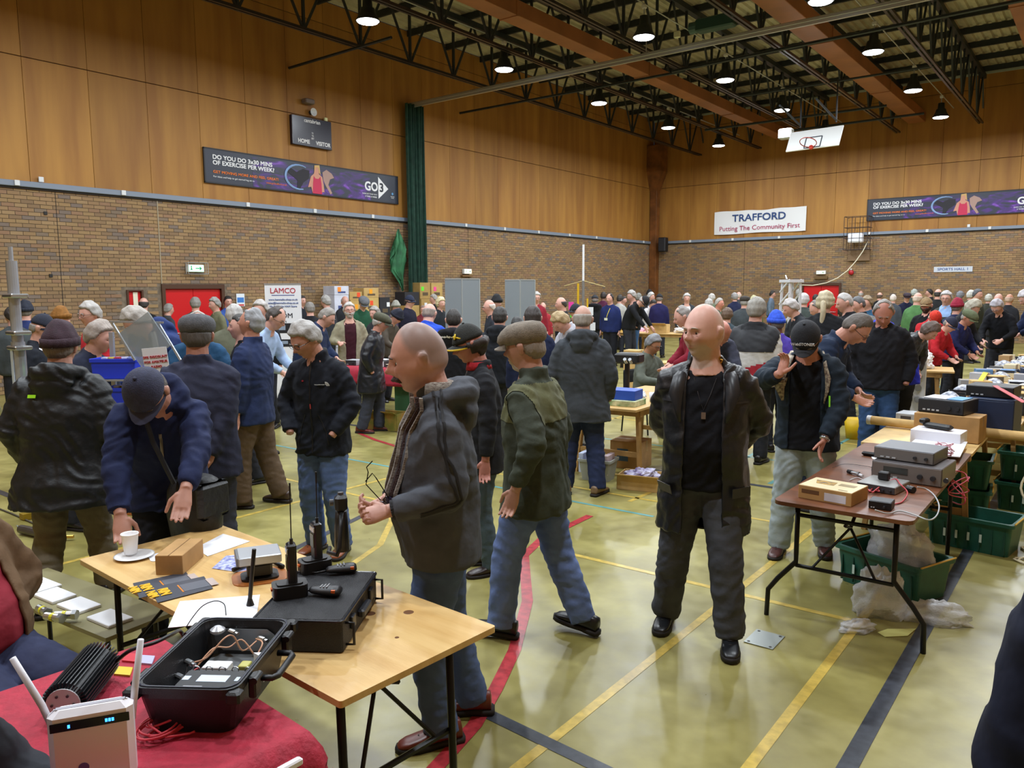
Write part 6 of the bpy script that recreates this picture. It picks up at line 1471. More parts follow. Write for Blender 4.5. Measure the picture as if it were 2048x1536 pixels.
# cloth over it
def cloth_table(label, cx, cy, L, W, H, drop, rz, m_, seed=1, sides=(1, 1, 1, 1), nm='tablecloth'):
    rnd = random.Random(seed); n = 26; vs = []; fs = []; P1, P2, P3 = [rnd.uniform(0, 6) for _ in range(3)]
    e = .03; xs = sorted(set([-L/2-e-drop*sides[0]*(1-k/5) for k in range(5)]+[-L/2+L*k/n for k in range(n+1)]+[L/2+e+drop*sides[1]*(k+1)/5 for k in range(5)]))
    ys = sorted(set([-W/2-e-drop*sides[2]*(1-k/5) for k in range(5)]+[-W/2+W*k/n for k in range(n+1)]+[W/2+e+drop*sides[3]*(k+1)/5 for k in range(5)]))
    for y in ys:
        for x in xs:
            ox = max(0, abs(x)-L/2); oy = max(0, abs(y)-W/2); d = max(ox, oy)
            X = math.copysign(min(abs(x), L/2+.012), x); Y = math.copysign(min(abs(y), W/2+.012), y); Z = H+.006
            if d > .005:
                Z = H+.004-d; wv = .022*math.sin((x if oy > ox else y)*17+P1)*min(1, d/.12)+.012*math.sin((x if oy > ox else y)*39+P2)*min(1, d/.12)
                if ox >= oy: X += math.copysign(abs(wv)+.01+d*.10, x)
                if oy >= ox: Y += math.copysign(abs(wv)+.01+d*.10, y)
                if ox > .02 and oy > .02: Z += min(ox, oy)*.2
            vs.append((X, Y, Z))
    nx = len(xs)
    for j in range(len(ys)-1):
        for i in range(nx-1): a = j*nx+i; fs.append((a, a+1, a+nx+1, a+nx))
    o = ob(nm, MB().add(vs, fs), m_, loc=(cx, cy, 0), rz=rz, smooth=True, label=label, cat='tablecloth'); o.modifiers.new('s', 'SOLIDIFY').thickness = -.004; return o
cloth_table('crimson cloth draped over the small foreground table', -2.12, .90, .88, .76, .735, .16, R(-4), REDC)
ob('white_clip', MB().box((0, 0, 0), (.075, .022, .02), ch=.004), mat('#e4e4e8', .4), loc=(-1.625, 1.16, .70), rz=R(88), label='small white plastic clip on the hem of the crimson cloth', cat='clip')
# big open black hard case with radio kit inside
hc_ = thing('hard_case', 'open black hard case full of radio parts on the crimson cloth', 'case', (-2.02, 1.215, .744), R(124)); hc_.scale = (.76, .78, .70)
LC, WC, HC = .58, .36, .20
def rrect(L, W, r, n=4):
    pts = []
    for sx, sy, a0 in ((1, 1, 0), (-1, 1, 90), (-1, -1, 180), (1, -1, 270)):
        for k in range(n+1): a = R(a0+90*k/n); pts.append((sx*(L/2-r)+r*math.cos(a), sy*(W/2-r)+r*math.sin(a)))
    return pts
def shell_box(mb, L, W, H, th, r=.05, taper=.03, lip=.018, base=.008):
    rg = []
    for l, w_, z in ((L-2*taper, W-2*taper, 0), (L-.01, W-.01, H-.05), (L-.01, W-.01, H-.03), (L+lip, W+lip, H-.025), (L+lip, W+lip, H), (L-2*th, W-2*th, H), (L-2*th-2*taper, W-2*th-2*taper, base)): rg.append([(x, y, z) for x, y in rrect(l, w_, r)])
    return mb.ring(rg)
HCM = mat('#131519', .42, noise=.1, nscale=30, bump=.1, bscale=200)
ob('lower_shell', shell_box(MB(), LC, WC, HC, .012), HCM, hc_)
ob('rim_seal', MB().tube([(x, y, HC+.002) for x, y in rrect(LC-.005, WC-.005, .05)], .004, 6, closed=True), mat('#2c3040', .4), hc_)
for s in (-1, 1):
    for q in (-1, 1): ob('corner_lug', MB().box((s*LC/2, q*WC/2, HC-.03), (.05, .05, .05), ch=.008), HCM, hc_)
for q in (-.17, .17): ob('latch', MB().box((q, -WC/2-.022, HC-.05), (.055, .028, .09), ch=.006).cyl((q-.03, -WC/2-.03, HC-.02), (q+.03, -WC/2-.03, HC-.02), .014, 10), HCM, hc_)
ob('carry_handle', MB().tube([(-.1, -WC/2-.01, HC-.06), (-.1, -WC/2-.06, HC-.06), (-.08, -WC/2-.075, HC-.06), (.08, -WC/2-.075, HC-.06), (.1, -WC/2-.06, HC-.06), (.1, -WC/2-.01, HC-.06)], .013, 8), HCM, hc_, smooth=True)
for q in (-.2, .2): ob('hinge', MB().cyl((q-.05, WC/2+.018, HC-.012), (q+.05, WC/2+.018, HC-.012), .010, 8), HCM, hc_)
kit = MB().box((.10, .0, .035), (.30, .26, .03)); ob('base_plate', kit, mat('#8a8f92', .4, .6), hc_)
ob('aluminium_panel', MB().add([(.26, -.12, .02), (.26, .13, .02), (.262, .13, .14), (.262, .10, .165), (.262, -.09, .165), (.262, -.12, .14), (.256, -.12, .02), (.256, .13, .02), (.258, .13, .14), (.258, .10, .165), (.258, -.09, .165), (.258, -.12, .14)], [(0, 1, 2, 3, 4, 5), (11, 10, 9, 8, 7, 6), (0, 5, 11, 6), (1, 7, 8, 2), (2, 8, 9, 3), (3, 9, 10, 4), (4, 10, 11, 5)]), mat('#8c9094', .35, .7), hc_)
psu = ob('battery_pack', MB().box((-.10, -.02, .075), (.13, .24, .11), ch=.004), mat('#16181c', .5), hc_)
ob('battery_label', MB().box((-.10, -.02, .1305), (.05, .11, .002)).box((-.10, .08, .1305), (.03, .025, .002)).box((-.10, -.115, .1305), (.03, .025, .002)), mat('#c8d8ec', .4), psu)
ob('terminal_strip', MB().box((-.02, -.02, .10), (.03, .25, .03)), mat('#202226', .5), hc_)
for k in range(5): ob('terminal_ring', MB().tube([(-.02, -.12+.05*k+.013*math.cos(a), .125+.013*math.sin(a)) for a in [2*PI*i/10 for i in range(10)]], .0025, 5, closed=True), STL, hc_)
ob('relay_block', MB().box((.05, .03, .085), (.06, .10, .05), ch=.003), mat('#e8e8ec', .3), hc_); ob('filter_block', MB().box((.07, -.07, .08), (.05, .04, .05), ch=.003), mat('#b9b45a', .4), hc_)
ob('white_wedge', MB().prism([(-.24, .0), (-.19, .05), (-.19, -.02)], .05, .15), WHTP, hc_); ob('white_wedge', MB().prism([(.02, -.16), (.07, -.16), (.06, -.11)], .05, .16), WHTP, hc_)
for k, (x, y, z) in enumerate(((.05, .15, .12), (-.03, .15, .10), (.25, -.06, .13), (.25, .06, .16), (-.12, .155, .06))):
    ob('connector', MB().cyl((x, y, z), (x-.02, y-.03, z), .012, 10).cyl((x-.02, y-.03, z), (x-.03, y-.045, z), .008, 8), STL, hc_)
ob('mushroom_knob', MB().lathe([(.02, 0), (.03, .01), (.03, .02), (.012, .034), (.001, .036)], (.245, .11, .15), 14), mat('#c8cad0', .3, .3), hc_)
CU = mat('#c89878', .5); RW = mat('#b03038', .5); BW_ = mat('#16171b', .5)
for m_, pts in ((CU, [(.04, .12, .12), (.05, .07, .14), (.10, .02, .20), (.14, 0, .19), (.15, -.03, .12), (.22, -.06, .13)]), (CU, [(.03, .1, .11), (.09, .06, .16), (.14, .02, .14), (.17, -.02, .16), (.16, -.07, .10)]), (CU, [(.24, -.05, .13), (.18, -.1, .14), (.12, -.09, .10)]),
                (RW, [(-.04, .12, .10), (.0, .08, .12), (.02, .1, .09), (.06, .12, .08)]), (RW, [(-.04, .13, .09), (-.08, .09, .1), (-.1, .08, .12)]), (BW_, [(.04, .14, .12), (-.05, .13, .05), (-.15, .13, .08), (-.2, .1, .05)]), (BW_, [(.1, .14, .05), (.0, .14, .06), (-.12, .14, .05), (-.22, .08, .06)]), (mat('#3a9a4a', .5), [(-.2, .14, .06), (-.17, .11, .08), (-.14, .12, .06)])):
    ob('wire', MB().tube(curve_pts(pts), .0035, 6), m_, hc_, smooth=True)
# second black flight case, closed, with radios on it
fc = thing('flight_case', 'flat black textured equipment case on the plywood table', 'case', (-2.19, 1.72, TZ), R(123))
FCm = mat('#1a1c21', .5, bump=.5, bscale=260); Lf, Wf, Hf = .45, .30, .115
ob('body', MB().box((0, 0, Hf/2), (Lf, Wf, Hf), ch=.006), FCm, fc)
ob('top_edge', MB().tube([(x, y, Hf-.004) for x, y in rrect(Lf+.004, Wf+.004, .015)], .0045, 6, closed=True), mat('#23262e', .25), fc)
for s in (-.5, .5):
    ob('corner_handle', MB().tube([(s*Lf-.06*s, -Wf/2-.002, Hf-.02), (s*Lf-.06*s, -Wf/2-.03, Hf-.02), (s*Lf-.06*s, -Wf/2-.03, .02), (s*Lf-.06*s, -Wf/2-.002, .02)], .005, 6), BLKM, fc, smooth=True)
ob('front_handle', MB().box((0, -Wf/2-.015, Hf*.55), (.11, .025, .03), ch=.006), mat('#2a2d34', .4), fc)
for s in (-.12, .12): ob('latch', MB().box((s, -Wf/2-.006, Hf*.6), (.04, .012, .045), ch=.003), mat('#3a3e46', .3, .5), fc)
for s in (-.18, .18):
    for q in (-.13, .13): ob('foot', MB().cyl((s, q, -.0), (s, q, .006), .014, 8), BLKM, fc)
TF = TZ+Hf+.001
def handheld(label, px, py, rz, tilt=0, ant=.16, scr=True):
    p = atz(px, py, TF); t = thing('radio_handset', label, 'radio', (p.x, p.y, TF), rz)
    ob('charger_base', MB().prism(rrect(.085, .12, .02), 0, .045).prism(rrect(.06, .09, .015), .045, .05), BLKM, t)
    b = ob('handset_body', MB().box((0, .01, .115), (.052, .032, .15), ch=.006), mat('#1c1d22', .3), t)
    ob('screen', MB().box((0, -.0075, .12), (.036, .003, .05)), mat('#6a6a4e', .2), b); ob('side_trim', MB().box((.0, -.0065, .165), (.05, .004, .02), ch=.001), mat('#c8ccd4', .2, .8), b)
    ob('antenna', MB().cyl((.014, .01, .19), (.016, .012, .19+ant), .0022, 6).cyl((.014, .01, .188), (.014, .01, .21), .006, 8).cyl((.016, .012, .19+ant-.045), (.016, .012, .19+ant), .0035, 6), BLKM, t)
    ob('orange_button', MB().box((.0, -.062, .03), (.02, .006, .008)), mat('#d8641c', .4), t); return t
handheld('handheld radio with long aerial in a charger nearest the viewer on the black case', 580, 1190, R(-30), ant=.22)
handheld('chrome-topped handheld radio standing in a charger behind the first', 630, 1140, R(-20), ant=.20)
p = atz(668, 1110, TF); ph = thing('camera_grip', 'black gimbal-like handset with curved handle on the black case', 'radio', (p.x-.02, p.y+.06, TF), R(-35))
ob('column', MB().tube([(0, 0, 0), (0, .0, .11), (.01, 0, .17)], [.032, .028, .024], 12), BLKM, ph, smooth=True); ob('head', MB().box((.01, 0, .205), (.06, .05, .07), ch=.012), BLKM, ph); ob('head_knob', MB().cyl((.01, -.03, .21), (.01, -.045, .21), .014, 10).cyl((.01, 0, .24), (.01, 0, .25), .012, 8), mat('#4a4c50', .3), ph)
ob('curved_handle', MB().tube([(.03, 0, .17), (.07, -.01, .12), (.11, -.02, .05), (.115, -.03, .02), (.06, -.06, .016), (0, -.05, .016)], .009, 8), BLKM, ph, smooth=True)
def mic(label, px, py, rz):
    p = atz(px, py, TF); t = thing('fist_microphone', label, 'microphone', (p.x, p.y, TF), rz)
    rg = []
    for y, w_, h in ((-.055, .012, .012), (-.045, .02, .02), (-.01, .027, .026), (.03, .031, .030), (.05, .030, .028), (.058, .022, .018)): rg.append([(w_*math.cos(a), y, .018+h*.6*math.sin(a)) for a in [2*PI*k/14 for k in range(14)]])
    ob('mic_body', MB().ring(rg), mat('#23252a', .45), t, smooth=True); ob('orange_button', MB().box((.026, .04, .024), (.008, .014, .01)), mat('#d8641c', .4), t)
    ob('speaker_slots', MB().box((0, .0, .034), (.03, .004, .003)).box((0, .012, .0355), (.034, .004, .003)).box((0, -.012, .033), (.026, .004, .003)), mat('#8a8c90', .4), t)
    ob('mic_lead', MB().tube([(0, -.055, .015), (-.01, -.09, .008), (-.04, -.14, .006), (-.06, -.18, .006)], .004, 6), BLKM, t, smooth=True)
mic('black fist microphone with orange button lying on the front of the black case', 650, 1190, R(-60)); mic('black fist microphone at the back right corner of the black case', 682, 1146, R(-35))
# mobile radio on a stand
p = atz(520, 1160, TZ); rd = thing('mobile_radio', 'silver mobile radio on a black stand on the plywood table', 'radio', (p.x-.03, p.y+.02, TZ), R(-30))
ob('stand', MB().prism(rrect(.12, .15, .03), 0, .012).box((0, 0, .04), (.08, .10, .06), ch=.01), BLKM, rd); ob('chassis', MB().box((0, 0, .095), (.145, .17, .038), ch=.004), mat('#b9bdc2', .3, .5), rd)
ob('fascia', MB().box((0, -.088, .095), (.135, .012, .036), ch=.003), mat('#6a6c70', .3), rd); ob('heat_fins', MB().box((-.07, 0, .075), (.02, .12, .02)), mat('#9a9ea2', .3, .5), rd)
ob('curly_lead', MB().tube([(-.09, -.10, .015), (-.14, -.04, .014), (-.13, .07, .014), (-.05, .1, .014)], .010, 8), BLKM, rd, smooth=True); ob('base_board', MB().prism(rrect(.19, .22, .06), -.0, .004), mat('#a86428', .5), rd)
wa = atz(455, 1200, TZ); ob('whip_aerial', MB().tube([(0, 0, 0), (.0, 0, .03), (.012, .02, .22)], [.016, .008, .008], 8), BLKM, label='thick black aerial standing between the plywood table papers and the open case', cat='aerial', loc=(wa.x+.12, wa.y+.02, TZ))
# cup, plate, cardboard box, papers
p = atz(262, 1112, TZ); pl = ob('plate', MB().lathe([(.045, 0), (.075, .008), (.085, .012), (.075, .011), (.045, .004)], n=28), mat('#eceef0', .4), loc=(p.x+.03, p.y+.0, TZ), smooth=True, label='white plate under the paper cup on the plywood table', cat='plate')
cp = ob('paper_cup', MB().lathe([(.027, 0), (.036, .088), (.0385, .09), (.0375, .094), (.034, .088), (.025, .004)], n=24), mat('#f0f0f2', .5), loc=(p.x, p.y, TZ+.013), smooth=True, label='white paper cup on the plate at the end of the plywood table', cat='cup')
sp_ = ob('saucer_lid', MB().prism(rrect(.11, .15, .02), 0, .003), mat('#e8eaf0', .5), loc=(p.x+.13, p.y+.10, TZ), rz=R(-20), label='folded white napkin beside the plate', cat='napkin')
bx = thing('cardboard_box', 'small brown cardboard box under the bending man\'s hand', 'box', (-3.165, 1.745, TZ), R(-52)); ob('carton', MB().box((0, 0, .0425), (.23, .115, .085), ch=.002), CARD, bx); ob('lid_seam', MB().box((0, 0, .0855), (.23, .004, .001)), mat('#7a5a34', .8), bx)
def sheet(label, pts, m_, z=TZ+.001, cat='paper', th=.0015, **kw):
    P = [atz(a, b, z) for a, b in pts]; c = sum(P, Vector())/len(P); poly = [((q-c).x, (q-c).y) for q in P]
    ar = sum(poly[i][0]*poly[(i+1) % len(poly)][1]-poly[(i+1) % len(poly)][0]*poly[i][1] for i in range(len(poly)))
    if ar < 0: poly = poly[::-1]
    return ob(kw.pop('name', 'paper_sheet'), MB().prism(poly, 0, th), m_, loc=(c.x, c.y, z), label=label, cat=cat, **kw)
WP = mat('#e6e9f0', .6)
sheet('white paper sheet at the back of the plywood table beside the cardboard box', [(392, 1096), (415, 1113), (500, 1083), (446, 1068)], WP)
sheet('large white paper sheet partly under the open hard case', [(336, 1256), (360, 1203), (520, 1190), (512, 1240)], WP)
sheet('white leaflet with blue print under the silver radio', [(424, 1137), (452, 1112), (520, 1105), (500, 1148)], mat('#c8cfe8', .6, noise=.5, nscale=40, col2='#5058a8'))
fy = []
for k, (dx, dy, lab) in enumerate(((0, 0, 'yellow and grey flyer nearer the table edge'), (36, 9, 'yellow and grey flyer overlapping the other one'))):
    f = sheet(lab, [(266+dx, 1167+dy), (279+dx, 1197+dy), (390+dx, 1168+dy), (372+dx, 1144+dy)], mat('#3b3f4a', .5), TZ+.001+.002*k, 'flyer', name='flyer')
    c = f.location; ax = (atz(372+dx, 1144+dy, TZ)-atz(266+dx, 1167+dy, TZ)).normalized(); ang = math.atan2(ax.y, ax.x); Rz = Matrix.Rotation(ang, 4, 'Z')
    text('RIN', .052, mat('#e8b820', .5), f, Rz @ Matrix.Translation((-.068, .0, .003)) @ Matrix.Rotation(-PI/2, 4, 'Z'), bold=.05, ext=.0006, sx=.9); text('NIM', .046, mat('#e8b820', .5), f, Rz @ Matrix.Translation((-.112, .0, .003)) @ Matrix.Rotation(-PI/2, 4, 'Z'), bold=.05, ext=.0006, sx=.9)
    ob('grey_print', MB().box((.05, .0, .002), (.10, .085, .0008)), mat('#5a5e68', .5), f, M=Rz); ob('orange_strip', MB().box((-.005, .0, .0022), (.006, .09, .001)), mat('#c87a20', .5), f, M=Rz); ob('pale_stub', MB().box((.118, .0, .0022), (.03, .09, .001)), mat('#b8a8a0', .5), f, M=Rz)
# white router, black heatsink, red lead, leads from the case
rt_ = thing('wifi_router', 'white upright router with two aerials and blue lights on the crimson cloth', 'router', (-1.90, .80, .742), R(58))
ob('case', MB().box((0, 0, .1), (.185, .05, .2), ch=.014), mat('#f2f2fa', .35), rt_); dkb = ob('indicator_band', MB().box((0, -.0262, .165), (.17, .002, .022), ch=.0008), mat('#15161e', .2), rt_)
for x in (-.045, .035, .042, .049): ob('blue_light', MB().box((x, -.0276, .165), (.005, .001, .008)), mat('#2a7cff', .4, emit=6), rt_)
ob('vent_slots', MB().box((0, 0, .2005), (.15, .012, .001)), mat('#a0a0aa', .6), rt_); ob('foot', MB().box((0, 0, .004), (.15, .09, .008), ch=.003), mat('#dcdce4', .4), rt_); ob('logo_mark', MB().lathe([(.012, 0), (.012, .001)], n=14, M=Matrix.Translation((-.02, -.0255, .055)) @ Matrix.Rotation(PI/2, 4, 'X')), mat('#6a5aa0', .5), rt_)
for x, dx in ((-.085, -.075), (.085, .03)): ob('aerial', MB().tube([(x, .025, .13), (x+dx*.3, .03, .2), (x+dx, .03, .33)], [.008, .0085, .0075], 10), mat('#dcdce4', .4), rt_, smooth=True)
p = atz(120, 1420, .80); q_ = atz(205, 1315, .80); hs = thing('heatsink_load', 'black finned cylindrical dummy load lying behind the router', 'dummy load', ((p.x+q_.x)/2, (p.y+q_.y)/2, .742+.062), math.atan2(q_.y-p.y, q_.x-p.x))
m = MB(); n = 36
for k in range(n): a = 2*PI*k/n; m.bar((-.13, .030*math.cos(a)*1.5, .030*math.sin(a)*1.5), (.13, .030*math.cos(a)*1.5, .030*math.sin(a)*1.5), .003, .03, up=(0, math.cos(a), math.sin(a)))
ob('fins', m, mat('#1a1d22', .4, .3), hs); ob('core', MB().cyl((-.13, 0, 0), (.13, 0, 0), .042, 20), mat('#1a1d22', .4), hs)
ep = ob('end_plate', MB().lathe([(.045, 0), (.045, .004)], n=24, M=Matrix.Translation((-.136, 0, 0)) @ Matrix.Rotation(PI/2, 4, 'Y')), mat('#c0c2c6', .4), hs)
for k in range(6): a = 2*PI*k/6; ob('screw', MB().cyl((-.137, .028*math.cos(a), .028*math.sin(a)), (-.140, .028*math.cos(a), .028*math.sin(a)), .004, 6), mat('#3a3a40', .4), ep)
ob('connector', MB().cyl((.13, 0, 0), (.155, 0, 0), .010, 8), STL, hs)
p = atz(328, 1462, .75); pts = []
for k in range(150):
    a = k*.24; rr = .042+.012*math.sin(k*.11)+.006*math.sin(k*.41); pts.append((p.x+rr*math.cos(a)*.9+.01*math.sin(k*.05), p.y+rr*1.25*math.sin(a)+.008*math.cos(k*.07), .746+.004+.018*(.5+.5*math.sin(k*.13))+.02*k/150))
pts += [(p.x+.05, p.y-.02, .76), (p.x+.075, p.y+.03, .755), (p.x+.085, p.y+.04, .76)]
ob('red_cable_coil', MB().tube(pts, .0032, 6), mat('#c83a48', .5), smooth=True, label='untidy coil of red cable in front of the open hard case', cat='cable')
ob('black_lead', MB().tube(curve_pts([atz(230, 1325, .80), atz(262, 1300, .85), atz(310, 1285, .85), atz(345, 1268, .84), atz(360, 1262, .80), atz(372, 1282, .77)]), .006, 6), BLKM, smooth=True, label='thick black lead arching from the dummy load to the open case', cat='cable')
ob('thin_lead', MB().tube(curve_pts([atz(372, 1255, .745), atz(385, 1235, .80), atz(405, 1212, .85), atz(430, 1202, .88), atz(448, 1208, .90), atz(452, 1230, .90)]), .0018, 5), DARK, smooth=True, label='thin black wire looping over the white paper by the case', cat='cable')
for k, (px, py, c, r_) in enumerate(((262, 1318, '#c83040', .4), (290, 1322, '#b8b8e0', -.3), (246, 1345, '#d8c030', .8))): sheet('%s scrap of packaging left of the open case' % ('red', 'lilac', 'yellow')[k], [(px-18, py+6), (px-8, py-9), (px+20, py-7), (px+14, py+9)], mat(c, .5), .745, 'packet', .006, name='packet')
# sheets and parts on the low table behind the seated man
T0 = fold_table('low grey folding table with white sheets left of the plywood table', -3.80, 1.30, 1.1, .42, .56, R(8), mat('#8a8a78', .5)) if False else None
LT = thing('low_table', 'low table carrying white boards behind the seated person', 'table', (-4.05, 1.66, 0), R(5)); lm = mat('#8c8660', .5)
ob('table_top', MB().box((0, 0, .39), (1.15, .34, .02)), lm, LT)
for sx in (-.5, .5):
    for sy in (-.12, .12): ob('leg', MB().cyl((sx, sy, 0), (sx, sy, .38), .012, 8), BLKM, LT)
for k, (px, py) in enumerate(((82, 1172), (110, 1192), (158, 1212), (220, 1238))):
    p = atz(px, py, .405); ob('white_board', MB().box((0, 0, .008), (.19, .12, .016), ch=.003), mat('#eceef2', .5), loc=(p.x, p.y, .4), rz=R(4), label='%s white board in the row left of the plywood table' % ('farthest left', 'second', 'third', 'rightmost')[k], cat='board')
for k, (px, py) in enumerate(((85, 1222), (105, 1236), (128, 1232))):
    p = atz(px, py, .43); t = thing('metal_fitting', '%s chromed fitting with a yellow band beside the white boards' % ('left', 'middle', 'right')[k], 'fitting', (p.x, p.y, .415), R(20*k)); ob('barrel', MB().cyl((-.04, 0, .02), (.04, 0, .02), .018, 12), STL, t); ob('yellow_band', MB().cyl((-.005, 0, .02), (.012, 0, .02), .0195, 12), mat('#d8d030', .4), t); ob('collar', MB().cyl((.04, 0, .02), (.06, 0, .02), .024, 6), STL, t)
def chair(label, x, y, rz, z=.43):
    t = thing('folding_chair', label, 'chair', (x, y, 0), rz); cm_ = mat('#2a2c30', .6)
    ob('seat', MB().box((0, 0, z), (.42, .42, .03), ch=.01), cm_, t); ob('backrest', MB().box((0, -.21, z+.36), (.40, .025, .18), ch=.01), cm_, t)
    for s in (-.19, .19):
        ob('back_leg', MB().tube([(s, -.21, z+.42), (s, -.20, z), (s, -.24, 0)], .011, 8), BLKM, t); ob('front_leg', MB().tube([(s, .18, z-.01), (s, .21, 0)], .011, 8), BLKM, t)
def seat_for(q, label):
    x, y = q['at'][:2]; tc = math.atan2(-y, -x)+R(q['face'])-PI/2; chair(label, x+math.sin(tc)*.02, y-math.cos(tc)*.02, tc, .395)
# ---- right hand tables
RT1 = fold_table('brown laminate folding table with curved black legs at the right', -1.10, 5.375, 2.09, .72, TZ, PI/2, BRNT, curved=True)
RT2 = fold_table('pale plywood table beyond the brown table', -1.12, 7.23, 1.58, .76, TZ-.005, PI/2, mat('#d8b87c', .5, noise=.2, nscale=4), wood=True)
for k, (y0, y1) in enumerate(((8.05, 9.85), (9.9, 11.7), (11.75, 13.6), (13.65, 15.5))):
    fold_table('cluttered wooden trestle table, %s beyond the pale plywood one' % ('first', 'second', 'third', 'fourth')[k], -.98, (y0+y1)/2, y1-y0, .82, TZ, PI/2, mat('#c8a468', .5, noise=.2, nscale=4), wood=True)
def carton(label, px, py, size, rz, m_=CARD, z=TZ, at=None, flaps=False, tape=True, cat='box', lab=None):
    p = atz(px, py, z) if at is None else Vector(at); t = thing('cardboard_box', label, cat, (p.x, p.y, z), rz); L, W, H = size
    if flaps:
        th = .006; m = MB().box((0, 0, th/2), (L, W, th))
        for s in (-1, 1): m.box((s*(L/2-th/2), 0, H/2), (th, W, H)); m.box((0, s*(W/2-th/2), H/2), (L, th, H))
        ob('carton', m, m_, t)
        for s in (-1, 1): ob('flap', MB().bar((0, s*W/2, H), (0, s*(W/2+W*.28), H-.04*L*3*(1 if s > 0 else -.6)), L*.96, .006, up=(0, 0, 1)), m_, t)
    else:
        ob('carton', MB().box((0, 0, H/2), size, ch=.003), m_, t)
        if tape: ob('tape', MB().box((0, 0, H+.0006), (L, .04, .001)).box((L/2+.0006, 0, H*.8), (.001, .04, H*.4)), mat('#a9895c', .35), t)
    if lab: ob('shipping_label', MB().box((-L*.1, -W/2-.001, H*.5), (L*.35, .001, H*.45)), mat(lab, .5), t)
    return t
cb = thing('cardboard_box', 'pale product carton at the near end of the brown table', 'box', (-1.20, 4.575, TZ), R(-7)); ob('carton', MB().box((0, 0, .0375), (.30, .24, .075), ch=.002), mat('#b89058', .8, noise=.08, nscale=8), cb); ob('lid_face', MB().box((0, 0, .0757), (.296, .236, .0015)), mat('#d8c8a0', .6), cb)
ob('product_picture', MB().prism([(-.09, -.02), (-.12, .06), (0, .06), (.01, -.02)], .077, .0778), mat('#6a6258', .5, noise=.6, nscale=40, col2='#c8a050'), cb); ob('printed_lines', MB().box((.07, .03, .0775), (.09, .05, .0008)).box((.09, -.09, .0775), (.05, .012, .0008)), mat('#9a8a68', .6), cb)
ob('white_label', MB().box((.06, -.1205, .032), (.12, .001, .045)), mat('#d8d8e0', .5), cb); ob('dark_print', MB().box((-.08, -.1205, .045), (.10, .001, .022)), mat('#6a4a2c', .7), cb)
def device(name, label, cat, x, y, z, size, rz, body, front, knobs=2, btn=0, disp=None, ch=.004):
    t = thing(name, label, cat, (x, y, z), rz); L, W, H = size
    ob('case', MB().box((0, 0, H/2), size, ch=ch), body, t); ob('front_panel', MB().box((0, -W/2-.002, H/2), (L*.97, .005, H*.88), ch=.001), front, t)
    if disp: ob('display', MB().box((-L*.15, -W/2-.0055, H*.6), (L*.35, .003, H*.35)), mat(disp, .2), t)
    for k in range(knobs): ob('knob', MB().cyl((L*(.2+.18*k), -W/2-.004, H*.45), (L*(.2+.18*k), -W/2-.022, H*.45), H*.13, 12), mat('#2a2c30', .4), t)
    for k in range(btn): ob('button', MB().box((-L*.35+L*.1*k, -W/2-.007, H*.22), (L*.06, .006, H*.1)), mat('#b8bcc0', .4), t)
    return t
SV, SVF = mat('#6d6a6c', .35, .5), mat('#7a7470', .4, .3)
device('mobile_radio', 'small black radio box with two white lights at the front of the brown table', 'radio', *xy(1763, 1015, TZ), TZ, (.115, .10, .045), R(2), mat('#22252b', .5), mat('#101216', .4), 1, 2)
rx = device('receiver', 'lower wide grey receiver on the brown table', 'receiver', -.93, 5.37, TZ, (.40, .34, .115), R(-4), SV, SVF, 3, 3, '#3a3c3a')
device('receiver', 'slim grey receiver stacked on the wider one', 'receiver', -.96, 5.42, TZ+.117, (.35, .30, .075), R(-6), mat('#5a5c62', .4, .4), mat('#6e6a68', .4), 2, 3)
cc_ = device('car_radio', 'flat grey car radio chassis with red leads on the brown table', 'radio', -1.02, 4.98, TZ, (.22, .24, .045), R(-8), mat('#9a9a98', .35, .5), mat('#3a3c40', .4), 2, 3)
ob('black_relay', MB().box((-.01, .03, .07), (.06, .045, .05), ch=.006), BLKM, cc_)
ob('black_plug', MB().cyl((.13, .02, .02), (.17, .0, .02), .02, 10), BLKM, cc_)
def loop(label, pts, r_, m_, name='cable'): return ob(name, MB().tube(curve_pts(pts), r_, 6), m_, smooth=True, label=label, cat='cable')
zt_ = TZ+.006
loop('red leads looping from the car radio to the small black box', [atz(a, b, zt_+h) for a, b, h in ((1745, 985, .02), (1765, 970, .03), (1790, 958, .04), (1800, 968, .05), (1815, 985, .02), (1805, 1003, .0), (1790, 1008, 0))], .004, RW)
loop('tangle of red leads beside the car radio', [atz(1740+14*math.cos(k*1.3)+k, 975+9*math.sin(k*1.7), zt_+.008*(k % 3)) for k in range(16)], .003, RW)
loop('bunch of red leads hanging off the far side of the stacked receivers', [Vector((-.70+.05*math.cos(k*1.1), 5.55+.07*math.sin(k*1.3), .72+.06*math.sin(k*.7)-.004*k)) for k in range(26)], .004, mat('#b8384c', .5))
loop('pink and white wire tangle on the receivers', [Vector((-.80+.05*math.cos(k*1.7), 5.60+.06*math.sin(k*1.9), .90+.035*math.sin(k*1.1))) for k in range(30)], .003, mat('#d8a0b0', .5))
loop('grey mains lead drooping over the edge of the brown table', [atz(a, b, z_) for a, b, z_ in ((1750, 1020, .77), (1775, 1027, .75), (1800, 1022, .75), (1830, 1030, .748), (1858, 1040, .74), (1874, 1030, .70), (1878, 1010, .72), (1868, 990, .745), (1852, 978, .76), (1835, 974, .78))], .004, mat('#a8acae', .5))
loop('white lead across the brown table', [atz(a, b, zt_) for a, b in ((1700, 960), (1715, 955), (1735, 962), (1750, 958), (1760, 968))], .0025, mat('#c8ccd0', .5))
